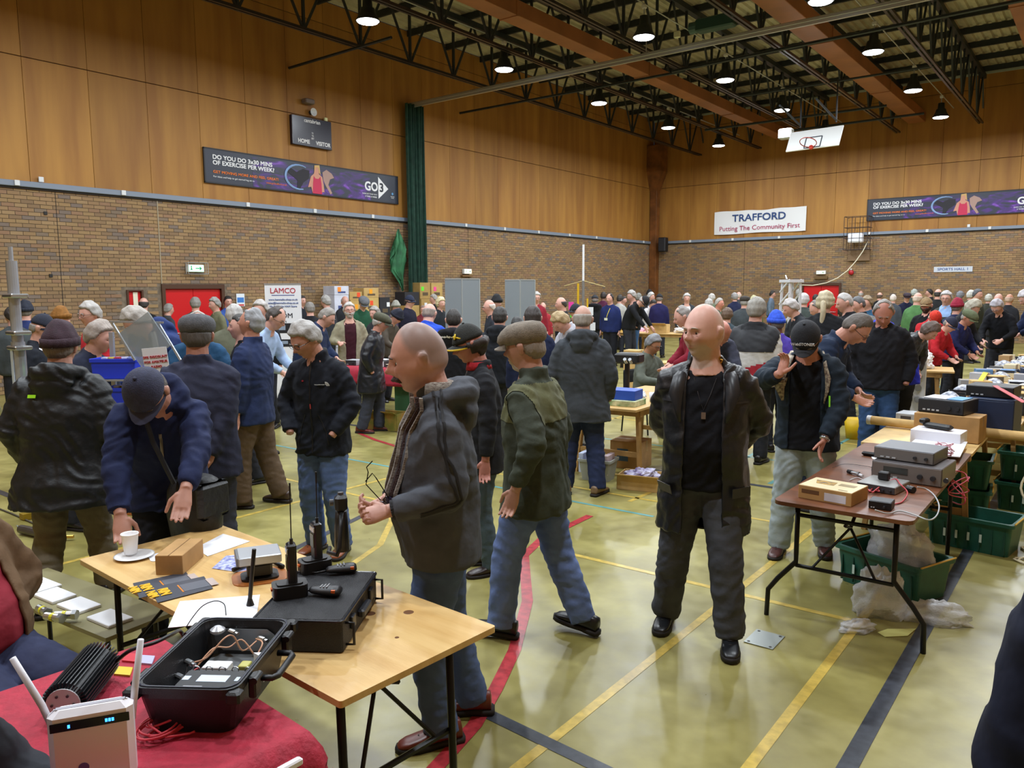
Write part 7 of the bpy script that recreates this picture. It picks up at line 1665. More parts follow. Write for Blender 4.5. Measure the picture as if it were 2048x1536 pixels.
m_, p = None, xy(1708, 950, TZ); t = thing('test_probe', 'black and chrome cable plugs lying on the brown table', 'plug', (p[0], p[1], TZ), R(-30)); ob('black_plug', MB().cyl((-.05, 0, .014), (-.02, 0, .014), .013, 10), BLKM, t); ob('chrome_plug', MB().cyl((-.02, 0, .014), (.03, 0, .014), .010, 10).cyl((.03, 0, .014), (.04, .0, .014), .014, 8), STL, t); ob('white_plug', MB().cyl((.045, .0, .012), (.08, -.01, .012), .009, 8), WHTP, t)
p = xy(1757, 915, TZ); t = thing('hand_microphone', 'black microphone with a chrome shaft on the brown table', 'microphone', (p[0], p[1], TZ), R(-8)); ob('handle', MB().box((-.06, 0, .016), (.11, .035, .03), ch=.01), BLKM, t); ob('shaft', MB().cyl((0, 0, .014), (.13, 0, .014), .007, 8), STL, t); ob('bracket', MB().box((.15, 0, .015), (.05, .03, .03), ch=.004), mat('#1f2a5a', .4), t); sheet('white card under the microphone on the brown table', [(1738, 905), (1790, 913), (1785, 925), (1745, 918)], WP)
p = xy(1770, 948, TZ); t = thing('bracket_frame', 'black U-shaped mounting bracket beside the stacked receivers', 'bracket', (p[0], p[1], TZ), R(20)); ob('arm', MB().box((0, .05, .02), (.14, .008, .03)).box((0, -.03, .02), (.14, .008, .03)), BLKM, t); ob('bridge', MB().box((-.07, .01, .02), (.008, .088, .03)), BLKM, t)
sheet('white papers behind the slim receiver', [(1800, 905), (1830, 880), (1935, 885), (1920, 915)], WP, TZ+.04, th=.006)
loop('black aerial wire curled on the brown table', [atz(a, b, zt_) for a, b in ((1665, 935), (1690, 928), (1730, 932), (1762, 940), (1775, 955))], .0015, DARK)
# plywood table goods
carton('white polystyrene box holding a black handset', 1870, 880, (.34, .22, .12), R(-4), mat('#e4e4ec', .6), TZ, tape=False, at=(-.99, 6.62, 0), flaps=False)
t = thing('telephone_handset', 'black desk handset lying in the white polystyrene box', 'handset', (-1.0, 6.63, TZ+.125), R(-25)); ob('grip', MB().box((0, 0, .02), (.22, .07, .035), ch=.012), BLKM, t); ob('cradle_end', MB().box((-.11, .0, .045), (.05, .08, .04), ch=.01), BLKM, t)
carton('brown cardboard box under the flat black radio set', 1910, 850, (.46, .26, .20), R(-4), CARD, TZ, at=(-.97, 6.98, 0))
device('transceiver', 'black radio set with white and blue papers on top', 'radio', -1.0, 7.05, TZ+.202, (.34, .30, .11), R(-12), mat('#1c1e24', .4), mat('#22242a', .5), 2, 4)
q_ = ob('leaflets', MB().box((0, 0, .002), (.17, .22, .004)), WP, loc=(-1.06, 7.06, TZ+.314), rz=R(-12), label='white leaflets on the black radio set', cat='paper'); ob('blue_leaflet', MB().box((0, 0, .002), (.11, .22, .004)), mat('#5aa0e0', .4), loc=(-.915, 7.03, TZ+.314), rz=R(-12), label='blue leaflet on the black radio set', cat='paper')
t = thing('cardboard_tube', 'long cardboard postal tube lying across the plywood table', 'tube', (-1.02, 7.22, TZ+.04), R(-7)); ob('tube', MB().cyl((-.62, 0, 0), (.62, 0, 0), .038, 20), CARD2, t, smooth=False); ob('end_cap', MB().cyl((-.635, 0, 0), (-.60, 0, 0), .040, 16), WHTP, t); ob('end_cap', MB().cyl((.60, 0, 0), (.635, 0, 0), .040, 16), WHTP, t)
device('power_supply', 'pale grey box behind the postal tube', 'power supply', -1.33, 7.55, TZ, (.24, .2, .10), R(-6), mat('#b4b8bc', .4), mat('#a0a4a8', .4), 1, 2, '#3a3a40')
device('amplifier', 'tall blue cased amplifier standing behind the cardboard box', 'amplifier', -.72, 7.42, TZ, (.34, .30, .30), R(-6), mat('#23304c', .45), mat('#1c2a48', .45), 0, 0)
device('amplifier', 'black unit with a pink ribbon cable on the blue amplifier', 'amplifier', -.74, 7.5, TZ+.302, (.34, .28, .09), R(-6), mat('#17181c', .45), mat('#15161a', .5), 0, 3)
ob('ribbon_cable', MB().bar((-.72, 7.36, TZ+.40), (-.50, 7.20, TZ+.30), .05, .004), mat('#d06a70', .5), label='flat pink ribbon cable sloping off the black unit', cat='cable')
loop('cream coiled lead falling from the postal tube end to the floor', [Vector(v) for v in ((-.45, 7.2, .95), (-.40, 7.15, .90), (-.36, 7.12, .78), (-.40, 7.1, .6), (-.47, 7.02, .40), (-.36, 6.95, .2), (-.38, 6.85, .02), (-.42, 6.75, .012), (-.30, 6.6, .012))], .009, mat('#c9c0a0', .6))
# long far right tables: dense electronics, every item its own thing
rnd = random.Random(11)
kinds = [('spool', 'reel'), ('box', 'box'), ('unit', 'radio'), ('tray', 'tray'), ('bag', 'bag'), ('coil', 'cable')]
spots = []
y = 8.2; n_ = 0
cols_ = [('grey', '#9a9ca0'), ('white', '#dfe2e8'), ('black', '#1c1e22'), ('cream', '#cfc6a8'), ('brown', '#a88658'), ('blue', '#5a86b8'), ('silver', '#b0b4bc'), ('dark blue', '#26324e')]
ords = ['near end', 'middle', 'far end']
used_l = {}
while y < 15.3:
    for j, x in enumerate((-1.28, -1.08, -.86, -.68)):
        cn, cv = rnd.choice(cols_); kd = rnd.choice(('box', 'unit', 'box', 'lid', 'bag', 'coil', 'spool')); jx, jy = x+rnd.uniform(-.03, .03), y+rnd.uniform(-.04, .04); rz_ = rnd.uniform(-.4, .4)
        tb = ('first', 'second', 'third', 'fourth')[min(3, int((jy-8.05)/1.85))]; fr = ('near', 'middle', 'far')[min(2, int(((jy-8.05) % 1.85)/.62))]; side = ('left edge', 'left middle', 'right middle', 'right edge')[j]
        pos = '%s, %s end, %s cluttered trestle table' % (side, fr, tb)
        if kd == 'box': lb = '%s carton %s' % (cn, pos)
        elif kd == 'unit': lb = '%s radio unit %s' % (cn, pos)
        elif kd == 'lid': lb = '%s shallow parts tray %s' % (cn, pos)
        elif kd == 'bag': lb = 'clear plastic bag of parts %s' % pos
        elif kd == 'coil': lb = 'coiled %s cable %s' % (cn, pos)
        else: lb = 'large grey cable reel %s' % pos
        used_l[lb] = used_l.get(lb, 0)+1
        grp = 'goods on the far right tables'
        if used_l[lb] > 1: lb = lb+', the farther one'
        if kd == 'box': carton(lb, 0, 0, (rnd.uniform(.14, .2), rnd.uniform(.12, .2), rnd.uniform(.06, .16)), rz_, mat(cv, .7), TZ, at=(jx, jy, 0))['group'] = grp
        elif kd == 'unit': device('radio_unit', lb, 'radio', jx, jy, TZ, (.17, .18, rnd.uniform(.05, .12)), rz_, mat(cv, .4, .2), mat('#2a2c32', .4), 1, 2)['group'] = grp
        elif kd == 'lid':
            t = thing('parts_tray', lb, 'tray', (jx, jy, TZ), rz_, grp); m = MB().box((0, 0, .003), (.19, .19, .006))
            for s in (-1, 1): m.box((s*.092, 0, .025), (.006, .19, .05)); m.box((0, s*.092, .025), (.19, .006, .05))
            ob('tray', m, mat(cv, .6), t)
            for k in range(6): ob('part', MB().box((rnd.uniform(-.06, .06), rnd.uniform(-.06, .06), .02), (.03, .025, .025), rz=rnd.uniform(0, 3)), mat(rnd.choice(('#c8ccd0', '#a83030', '#2a2a30', '#c8b050')), .4), t)
        elif kd == 'bag':
            rg = []; 
            for z, k in ((0, .8), (.02, 1), (.05, .9), (.08, .55), (.10, .2)): rg.append([(.10*k*math.cos(a)*(1+.2*math.sin(3*a+y)), .09*k*math.sin(a)*(1+.2*math.sin(4*a+x)), z) for a in [2*PI*q/14 for q in range(14)]])
            ob('plastic_bag', MB().ring(rg), mat('#dfe6f0', .2, noise=.5, nscale=25, col2='#8a90a0'), loc=(jx, jy, TZ), rz=rz_, label=lb, cat='bag', group=grp)
        elif kd == 'coil': ob('cable_coil', MB().tube([((.07+.008*math.sin(k*.9))*math.cos(k*.42), (.07+.008*math.cos(k*.7))*math.sin(k*.42), .008+.002*(k % 7)+k*.0004) for k in range(80)], .006, 5), mat(cv, .5), loc=(jx, jy, TZ), smooth=True, label=lb, cat='cable', group=grp)
        else:
            t = thing('cable_reel', lb, 'reel', (jx, jy, TZ), rz_, grp); ob('flange', MB().cyl((0, 0, 0), (0, 0, .008), .11, 18), CARD2, t); ob('flange', MB().cyl((0, 0, .10), (0, 0, .108), .11, 18), CARD2, t); ob('winding', MB().cyl((0, 0, .008), (0, 0, .10), .085, 18), mat('#77797c', .6, bump=.6, bscale=60), t)
    y += .235
t = thing('crumpled_packet', 'open cardboard parcel with a yellow flap in the reaching hand', 'parcel', (*xy(1962, 752, .95), TZ), R(20)); ob('parcel', MB().box((0, 0, .08), (.20, .16, .16), ch=.004), CARD2, t); ob('yellow_flap', MB().bar((0, .0, .16), (.05, .02, .25), .08, .006), mat('#e8d840', .5), t)
# ---- crates and bubble wrap under the right tables
GRC = mat('#1c5a4c', .45, noise=.15, nscale=12); GRC2 = mat('#174a40', .45)
def crate(label, x, y, z, rz, fill=None, handles='#c8a040'):
    t = thing('plastic_crate', label, 'crate', (x, y, z), rz); L, W, H = .60, .40, .25; m = MB()
    shell_box(m, L-.03, W-.03, H, .012, r=.03, taper=.025, lip=.03, base=.01); ob('crate_body', m, GRC, t)
    for s in (-1, 1):
        for k in range(7): ob('rib', MB().box((-.24+.08*k, s*(W/2-.022), H*.42), (.010, .012, H*.66)), GRC2, t)
    for k in range(4): ob('paper_label', MB().box((-.15+.08*k, -W/2+.012, H*.45), (.016, .003, .06)), mat('#c8dcd4', .5), t)
    for s in (-1, 1): ob('bale_arm', MB().tube([(s*(L/2+.0), -W/2+.02, H+.006), (s*(L/2+.0), W/2-.02, H+.006)], .006, 6), mat(handles, .4), t)
    return t
def crumple(name, label, cat, loc, s, m_, seed, rz=0, flat=1.0, parent=None):
    D, F_ = sphd(40, 28); rr = random.Random(seed); ph = [rr.uniform(0, 6) for _ in range(9)]
    from mathutils import noise as NZ
    vs = []
    for x, y, z in D:
        k = 1+.34*NZ.noise((x*2+ph[0], y*2, z*2))+.30*abs(NZ.noise((x*4.5+ph[1], y*4.5, z*4.5)))-.05*abs(NZ.noise((x*11, y*11, z*11+ph[2]))); vs.append((x*s[0]*k, y*s[1]*k, max(-s[2]*.55, z*s[2]*k)+s[2]*.55))
    return ob(name, MB().add(vs, F_), m_, parent, loc=loc, rz=rz, label=label, cat=cat, smooth=(m_ is BUB))
BUB = mat('#eef2f8', .12, bump=.35, bscale=90, alpha=.5)
crate('green plastic crate of bubble wrap under the brown table', -1.02, 5.37, 0, R(-22)); crumple('bubble_wrap', 'crumpled bubble wrap filling the green crate', 'bubble wrap', (-.98, 5.36, .16), (.20, .14, .17), BUB, 4, R(-22))
crumple('bubble_wrap', 'loose bubble wrap spilling on the floor in front of the crate', 'bubble wrap', (-.98, 4.86, 0), (.14, .10, .17), BUB, 7, R(30)); crumple('bubble_wrap', 'flat tail of bubble wrap reaching towards the black floor line', 'bubble wrap', (-.70, 4.93, 0), (.17, .06, .08), BUB, 9, R(20)); crumple('bubble_wrap', 'twist of bubble wrap by the table leg', 'bubble wrap', (-1.03, 4.55, 0), (.10, .05, .04), BUB, 12, R(50))
sheet('pale yellow paper scrap under the table leg', [(1755, 1265), (1775, 1258), (1832, 1258), (1815, 1272), (1770, 1274)], mat('#d8dc88', .6), .002)
crate('green plastic crate standing alone beyond the first one', -.72, 6.66, 0, R(-8)); crate('green crate below the plywood table, bottom of its stack', -1.0, 7.55, 0, R(5)); crate('green crate below the plywood table, top of its stack', -1.0, 7.55, .262, R(3))
crate('green crate stacked by the trestle legs at the right', -.42, 8.05, 0, R(-4)); crate('green crate upper of the pair by the trestle legs', -.42, 8.1, .262, R(-2)); crate('green crate farthest along the right wall', -.30, 9.2, 0, R(2))
t = thing('plug_adaptor', 'pile of pale cable with a yellow plug on the floor right of the crates', 'cable', (-.33, 6.45, 0)); ob('cable_pile', MB().tube([(.10*math.cos(k*.8)*(1+.2*math.sin(k)), .08*math.sin(k*.8), .008+.003*(k % 3)) for k in range(30)], .006, 6), mat('#c9c0a0', .6), t, smooth=True); ob('yellow_plug', MB().box((.08, -.07, .02), (.05, .03, .035), ch=.006), mat('#d8d020', .4), t)
# ---- centre tables
CT = fold_table('wooden trestle table piled with boxes behind the grey-coated man', -4.12, 7.75, 1.9, .78, .74, PI/2+R(3), mat('#c8a468', .5), wood=True)
t = thing('microscope_stand', 'black optical stand on the centre table', 'instrument', (-4.40, 7.98, .74), R(10)); ob('base', MB().box((0, 0, .02), (.2, .24, .04), ch=.01), BLKM, t); ob('column', MB().box((-.04, .05, .2), (.05, .06, .34), ch=.01), BLKM, t); ob('hood', MB().box((0, 0, .40), (.30, .22, .12), ch=.02), BLKM, t); ob('eyepiece', MB().cyl((0, -.1, .36), (0, -.16, .40), .02, 10).cyl((.06, -.1, .36), (.06, -.16, .40), .02, 10), STL, t)
device('chart_recorder', 'grey cased instrument with papers on the centre table', 'instrument', -3.85, 8.3, .74, (.42, .34, .22), R(5), mat('#4c4f54', .45), mat('#3e4044', .45), 1, 2); ob('paper_stack', MB().box((0, 0, .02), (.16, .12, .04), ch=.003), WP, loc=(-3.95, 8.3, .962), label='stack of white cards on the grey instrument', cat='cards')
carton('blue and cream product box at the near end of the centre table', 1262, 800, (.36, .24, .10), R(8), mat('#2c52b8', .5), .80, at=(-4.0, 7.12, 0), tape=False); carton('long green fruit-patterned carton under the blue box', 0, 0, (.46, .3, .058), R(6), mat('#7a9a68', .6, noise=.7, nscale=12, col2='#d8d8b0'), .741, at=(-4.02, 7.1, 0), tape=False)
t = ob('mug', MB().lathe([(.035, 0), (.04, .1), (.037, .1), (.032, .01)], n=18), WHTP, loc=(-3.82, 7.45, .74), smooth=True, label='white mug on the centre table', cat='mug'); crumple('plastic_bag', 'white plastic bag on the centre table beside the mug', 'bag', (-4.1, 7.6, .74), (.10, .08, .06), mat('#d0dcec', .4), 21)
for k, (x, y, z, s, lab) in enumerate(((-4.05, 7.3, .36, (.34, .3, .2), 'brown box with a blue strap hung below the centre table'),)): pass
carton('brown carton standing on the floor under the centre table', 0, 0, (.36, .32, .30), R(8), CARD, 0, at=(-4.1, 7.5, 0), lab='#3a5a80'); carton('open cardboard carton of leaflets in front of the centre table', 0, 0, (.42, .30, .14), R(14), CARD2, 0, at=(-3.55, 6.72, 0), flaps=True)
crumple('leaflets', 'crumpled white and purple papers in the open carton', 'paper', (-3.55, 6.72, .05), (.16, .11, .09), mat('#c8c8dc', .6, noise=.6, nscale=14, col2='#6a5a90'), 31, R(14))
t = thing('storage_box', 'grey plastic storage box left of the open carton', 'box', (-4.08, 6.78, 0), R(10)); ob('tub', shell_box(MB(), .34, .26, .22, .006, r=.02), mat('#9aa09a', .5), t); ob('latch', MB().box((.1, -.145, .17), (.06, .01, .05)), mat('#3a3a38', .5), t); 
for k in range(3): ob('magazine', MB().box((-.08+.07*k, 0, .16), (.05, .2, .2), ch=.003), mat(('#b8c4e0', '#7a8ac8', '#c8b8c0')[k], .5), loc=(-4.08-.08+.07*k, 6.78, .01), rz=R(10), label='%s upright magazine in the grey storage box' % ('left', 'middle', 'right')[k], cat='magazine')
# second and third rows
M1 = fold_table('folding table under a red cloth behind the flat-capped walker', -8.55, 8.62, 2.3, .75, .74, R(6), BRNT); cloth_table('red cloth over the folding table behind the flat-capped walker', -8.55, 8.62, 2.3, .76, .745, .22, R(6), mat('#a01c34', .75, noise=.15, nscale=20), 5)
rnd = random.Random(5)
for k in range(16):
    u = -1.0+2.0*(k % 8)/7.3; v = (-.18, .16)[k//8]; x = -8.55+u*math.cos(R(6))-v*math.sin(R(6)); yy = 8.62+u*math.sin(R(6))+v*math.cos(R(6))
    cn, cv = cols_[k % 8]; lab = '%s %s on the red-clothed table, %s row' % (cn, ('instrument box', 'meter case')[k % 2], ('front', 'back')[k//8])
    if k >= 5 and k < 8:
        for q in range(3): device('test_set', 'cream test set, %s of the %s stack on the red cloth' % (('bottom', 'middle', 'top')[q], ('left', 'centre', 'right')[k-5]), 'instrument', x, yy, .755+.102*q, (.25-.02*q, .2, .10), R(6+5*q), mat('#b4b6ae', .5), mat('#c8cac4', .5), 1, 2, '#4a5a52')
    else: device('instrument', lab, 'instrument', x, yy, .755, (.2, .2, rnd.uniform(.05, .11)), R(6)+rnd.uniform(-.3, .3), mat(cv, .5), mat('#c8ccd0' if k % 3 else '#2a2c30', .5), 1, 2)
carton('yellow brown carton with green print on the floor by the walker', 0, 0, (.55, .3, .24), R(12), mat('#a8803c', .8, noise=.35, nscale=7, col2='#7a7a30'), 0, at=(-8.0, 7.55, 0), flaps=True); carton('plain carton with hand holes under the white boxes', 0, 0, (.34, .34, .44), R(20), CARD, 0, at=(-6.75, 7.25, 0)); carton('cardboard carton behind the yellow brown one', 0, 0, (.4, .3, .28), R(30), CARD, 0, at=(-7.45, 7.95, 0))
for q in range(4): carton('white box, %s of the stack on the plain carton' % ('bottom', 'second', 'third', 'top')[q], 0, 0, (.32-.04*q, .26-.03*q, .09), R(10*q), WHTP, .442+.092*q, at=(-6.78+.01*q, 7.27, 0), tape=False)
t = thing('green_panel', 'dark green board leaning under the red-clothed table', 'board', (-8.2, 8.35, 0), R(6)); ob('board', MB().box((0, 0, .26), (.8, .03, .52), ch=.004), mat('#2c5a3c', .6), t); ob('edge_trim', MB().box((0, -.017, .5), (.8, .006, .02)), BLKM, t)
B1 = fold_table('far wooden table left of the seated man', -10.9, 19.2, 1.8, .75, .76, R(20), mat('#c8a468', .5), wood=True); B2 = fold_table('far wooden table behind the seated man', -8.95, 18.6, 2.2, .75, .80, R(14), mat('#c8a468', .5), wood=True)
carton('yellow box on the far left wooden table', 0, 0, (.34, .24, .26), R(10), mat('#d0b060', .6), .76, at=(-10.9, 19.1, 0)); carton('open carton on the far table behind the seated man', 0, 0, (.5, .34, .22), R(10), CARD2, .80, at=(-9.35, 18.5, 0), flaps=True); crumple('plastic_bags', 'heap of white plastic bags on the far table', 'bag', (-8.5, 18.7, .80), (.42, .2, .16), mat('#dfe2e8', .5), 41); crumple('pink_bag', 'pink and white packets on the far left wooden table', 'bag', (-10.4, 19.3, .76), (.24, .16, .07), mat('#e0a8b8', .5), 42)
carton('tall pale carton beside the grey-coated man', 0, 0, (.26, .26, .95), R(10), CARD2, 0, at=(-6.15, 11.3, 0)); carton('pale carton beyond the centre table', 0, 0, (.5, .4, .8), R(10), CARD2, 0, at=(-5.35, 11.2, 0)); chair('dark chair under the seated grey-haired man', *(lambda p: (p.x, p.y))(atD(1290, 760, 10.6)), math.atan2(-atD(1290, 760, 10.6).y, -atD(1290, 760, 10.6).x)+R(52)-PI/2, .395)
ob('red_can', MB().lathe([(.09, 0), (.11, .02), (.11, .3), (.07, .34), (.03, .36)], n=18), mat('#b02028', .4), loc=(-7.9, 17.4, 0), smooth=True, label='red metal can on the floor near the far tables', cat='can')
W1 = fold_table('wooden table with white cartons beyond the right-hand crowd', -2.55, 12.6, 1.6, .75, .76, R(10), mat('#c8a468', .5), wood=True); t = thing('display_rack', 'white rack of round parts behind the black jacket', 'rack', (-2.25, 11.9, 0), R(5)); ob('rack_panel', MB().box((0, 0, .66), (.55, .05, 1.3), ch=.01), WHTP, t); 
for i in range(4):
    for j in range(6): ob('round_part', MB().cyl((-.19+.125*i, -.026, .4+.16*j), (-.19+.125*i, -.045, .4+.16*j), .045, 10), mat('#a0a4ac', .4), t)
carton('yellow topped carton on the table behind the crowd', 0, 0, (.4, .3, .2), R(5), mat('#d8b840', .6), .76, at=(-2.7, 12.6, 0)); crumple('white_bags', 'white bags on the table behind the right-hand crowd', 'bag', (-2.25, 12.7, .76), (.22, .18, .16), mat('#e4e6ea', .5), 44)
ob('yellow_bucket', MB().lathe([(.10, 0), (.13, .26), (.12, .26), (.09, .01)], n=18), mat('#d8b418', .5), loc=(-2.55, 10.6, 0), smooth=True, label='yellow bucket on the floor beyond the bending men', cat='bucket'); t = thing('tool_case', 'grey blue case with a white label beside the yellow bucket', 'case', (-2.2, 10.7, 0), R(5)); ob('case', MB().box((0, 0, .13), (.45, .3, .26), ch=.02), mat('#4a5668', .5), t); ob('label', MB().box((0, -.151, .17), (.14, .002, .1)), WHTP, t)
# ---- left stalls
al = mat('#a8adb4', .35, .6); gd = mat('#a88a28', .4, .5)
p = atz(-5, 985, 0); ms = thing('aerial_mast', 'thick grey sectioned aerial mast at the left edge', 'mast', (p.x+.9, p.y-.05, 0)); mx_, my_ = 0, 0
ob('mast_tube', MB().tube([(0, 0, .02), (0, 0, 1.5)], .055, 16).tube([(0, 0, 1.5), (0, 0, 2.2)], .045, 16).tube([(0, 0, 2.2), (0, 0, 2.32)], .02, 8), al, ms, smooth=False); ob('second_tube', MB().cyl((.16, .03, .05), (.16, .03, 1.1), .04, 14), al, ms)
for z in (.35, 1.02, 1.45, 1.58, 1.9): ob('clamp', MB().box((.03, 0, z), (.2, .14, .035), ch=.008), STL, ms)
ob('side_winch', MB().box((.2, .02, .9), (.1, .1, .14), ch=.01).cyl((.26, 0, .3), (.26, .1, .3), .06, 14), STL, ms)
ob('blue_hose', MB().tube([(.05+.09*math.cos(a), -.1, .18+.07*math.sin(a)) for a in [2*PI*k/16 for k in range(16)]], .012, 6, closed=True), mat('#2a4ad0', .4), ms, smooth=True); ob('blue_label', MB().box((0, -.056, 1.2), (.05, .004, .5)), mat('#c8d8f0', .5), ms)
for dx, dy in ((.32, .08), (-.3, .1)): ob('gold_upright', MB().box((dx, dy, .55), (.055, .055, 1.1)), gd, ms)
ob('gold_foot', MB().box((0, .08, .03), (.8, .08, .05)).box((.32, .05, .03), (.08, .5, .05)), gd, ms); ob('green_bag', MB().box((.2, .12, 1.22), (.12, .08, .1), ch=.02), mat('#6ac83a', .5), ms); ob('blue_bag', MB().box((.3, .12, 1.12), (.06, .08, .12), ch=.02), mat('#2a50d8', .5), ms)
a_, b_ = atz(118, 1045, .02), atD(-20, 790, 5.6); st = thing('brace_pole', 'slanting bright metal pole running down to the floor at the left', 'pole', a_); d_ = b_-a_
ob('lower_pole', MB().tube([(0, 0, 0), d_*.28], .018, 8), mat('#d8d890', .25, .8), st); ob('upper_pole', MB().tube([d_*.28, d_], .024, 8), mat('#b8b894', .3, .7), st); ob('end_plate', MB().tube([d_*0, d_*.03], .03, 8), STL, st)
a_, b_ = atz(42, 1058, .04), atz(105, 1072, .04); t = thing('floor_tube', 'dark metal cylinder lying on the floor by the slanting pole', 'cylinder', (a_+b_)/2, 0); d_ = (b_-a_)/2
ob('barrel', MB().tube([-d_, d_], .035, 12), mat('#5a5450', .35, .6), t); ob('end_cap', MB().tube([d_, d_*1.15], .037, 12), BLKM, t); ob('tip_wire', MB().tube([-d_*1.0, -d_*1.25+Vector((0, 0, .02))], .006, 6), STL, t); a2 = atz(128, 1074, .03); ob('brass_bolt', MB().tube([a2-Vector(t.location), a2-Vector(t.location)+Vector((.05, .05, 0))], .014, 8), mat('#c8a850', .3, .8), t)
loop('dark rope across the floor at the left', [atz(a, b, .008) for a, b in ((0, 1018), (30, 1030), (70, 1048), (100, 1062), (128, 1074))], .008, mat('#4a4438', .7), 'rope')
p = atD(266, 760, 6.0); ds = thing('parts_display', 'tilted clear display over blue parts bins at the left', 'display stand', (p.x, p.y, 0), R(38))
ob('stand_legs', MB().box((-.22, .12, .5), (.035, .035, 1.0)).box((.22, .12, .5), (.035, .035, 1.0)).box((-.22, -.12, .5), (.035, .035, 1.0)).box((.22, -.12, .5), (.035, .035, 1.0)), BLKM, ds); ob('back_frame', MB().bar((.24, .1, .9), (.12, .12, 1.62), .03, .03).bar((-.2, .1, .9), (-.2, .12, 1.62), .03, .03), al, ds)
for k, (x, z) in enumerate(((-.1, 1.36), (-.02, 1.14), (-.05, .92))):
    b = ob('blue_bin', shell_box(MB(), .34, .2, .15, .006, r=.01, taper=.01, lip=.008), mat('#1c3ad0', .45), ds, M=Matrix.Translation((x, 0, z-.08)));
    for q in range(5): ob('part', MB().box((-.1+.05*q, 0, .135), (.04, .05, .04), rz=q*.7), mat(('#c8ccd0', '#d8c040', '#c83a30', '#e0e0e0', '#8aa0c0')[q], .4), b)
ob('shelf', MB().box((0, 0, .83), (.5, .3, .02)).box((0, 0, 1.05), (.5, .26, .012)).box((0, 0, 1.27), (.5, .26, .012)), al, ds)
ob('clear_panel', MB().bar((.08, -.1, 1.70), (.24, -.12, 1.45), .30, .012, up=(0, 1, .3)), mat('#9aa4a8', .15, alpha=.55), ds); ob('panel_frame', MB().bar((-.1, -.1, 1.71), (.3, -.1, 1.70), .014, .014).bar((-.08, -.1, 1.70), (.08, -.12, 1.42), .014, .014).bar((.26, -.1, 1.70), (.42, -.12, 1.42), .014, .014), al, ds)
p = atD(312, 722, 5.5); ps = thing('price_sign', 'white paper sign with red lettering above the bending man', 'sign', M=frame(p, (RT.x, RT.y, 0), (.1, 0, 1)) @ Matrix.Rotation(.12, 4, 'Z')); ob('card', MB().box((0, 0, 0), (.17, .19, .004)), WP, ps); ob('sign_post', MB().box((0, -.80, -.02), (.012, 1.42, .012)), al, ps)
for q, s_ in enumerate(('50% DISCOUNT', 'FOR AMATEUR', 'RADIO')): text(s_, .024, mat('#c84850', .6), ps, Matrix.Translation((0, .03-.035*q, .003)), bold=.01)
ob('stall_table', MB().box((0, 0, .66), (.9, .5, .03)).box((-.4, -.2, .33), (.04, .04, .66)).box((.4, -.2, .33), (.04, .04, .66)).box((-.4, .2, .33), (.04, .04, .66)).box((.4, .2, .33), (.04, .04, .66)), BLKM, ps) if False else None
carton('orange and white carton on the floor behind the bending man', 0, 0, (.3, .2, .1), R(20), mat('#c87a38', .6), 0, at=(*xy(280, 1025, 0), 0), tape=False); crumple('carrier_bag', 'blue patterned carrier bag on the floor between the trousers', 'bag', (*xy(166, 1000, 0), 0), (.10, .08, .14), mat('#3a6088', .6, noise=.6, nscale=14, col2='#c8d0d8'), 51)
# roll-up banner
p = atD(565, 566, 12.6); rb = thing('roll_up_banner', 'white roll-up banner reading LAMCO', 'banner', M=frame((p.x, p.y, 1.03), (RT.x, RT.y, 0), (0, 0, 1)) @ Matrix.Rotation(R(6), 4, 'Y'))
ob('sheet', MB().box((0, 0, 0), (.57, 2.02, .004)), mat('#e4e8f0', .5), rb); ob('base_cassette', MB().box((0, -1.0, 0), (.6, .06, .1), ch=.01), al, rb); ob('top_rail', MB().box((0, 1.01, 0), (.58, .02, .02)), al, rb)
text('LAMCO', .12, mat('#b0243c', .5), rb, Matrix.Translation((0, .90, .004)), bold=.004, sx=.98); ob('blue_rule', MB().box((0, .83, .003), (.36, .012, .002)), mat('#3a4a90', .5), rb)
for q, s_ in enumerate(('www.hamradio-shop.co.uk', 'sales@hamradio-shop.co.uk', 'My Favourite HAM Store')): text(s_, .042, mat('#3a5a9a', .5), rb, Matrix.Translation((0, .76-.055*q, .004)), bold=.01)
text('iCOM', .11, mat('#30303a', .5), rb, Matrix.Translation((0, .50, .004)), bold=.005, sx=1.05); ob('icom_dot', MB().lathe([(.012, 0), (.012, .002)], (-.13, .58, .003), 10), mat('#d03040', .5), rb)
ob('printed_radio', MB().box((0, .30, .003), (.34, .16, .003), ch=.001).box((0, .06, .003), (.36, .12, .003), ch=.001), mat('#22242a', .4), rb); ob('printed_screen', MB().box((-.04, .31, .0055), (.12, .08, .002)).box((-.02, .07, .0055), (.14, .05, .002)), mat('#8a9ab0', .4), rb)
# grey display screens
for k, (px0, px1, top_, D_, l) in enumerate(((890, 958, 558, 14.6, 'pair of grey folding display screens, left one'), (1010, 1069, 560, 15.2, 'pair of grey folding display screens, right one'))):
    a, b = atD(px0, top_, D_), atD(px1, top_, D_+.15); mid = (a+b)/2; mid = Vector((mid.x, mid.y, 0))+Vector((FW.x, FW.y, 0))*(-.0); t = thing('display_screen', l, 'display screen', (mid.x, mid.y, 0)); H_ = a.z
    for s, (q0, q1) in enumerate(((a, Vector((mid.x-FW.x*.14, mid.y-FW.y*.14, 0))), (Vector((mid.x-FW.x*.14, mid.y-FW.y*.14, 0)), b))):
        c0 = Vector((q0.x-mid.x, q0.y-mid.y, H_/2)); c1 = Vector((q1.x-mid.x, q1.y-mid.y, H_/2)); ob('screen_panel', MB().bar(c0, c1, .025, H_), mat('#7c858c', .75), t); ob('panel_trim', MB().bar(c0+Vector((0, 0, H_/2)), c1+Vector((0, 0, H_/2)), .035, .02).bar(Vector((c1.x, c1.y, 0)), Vector((c1.x, c1.y, H_)), .03), mat('#a8b0b4', .4, .4), t)
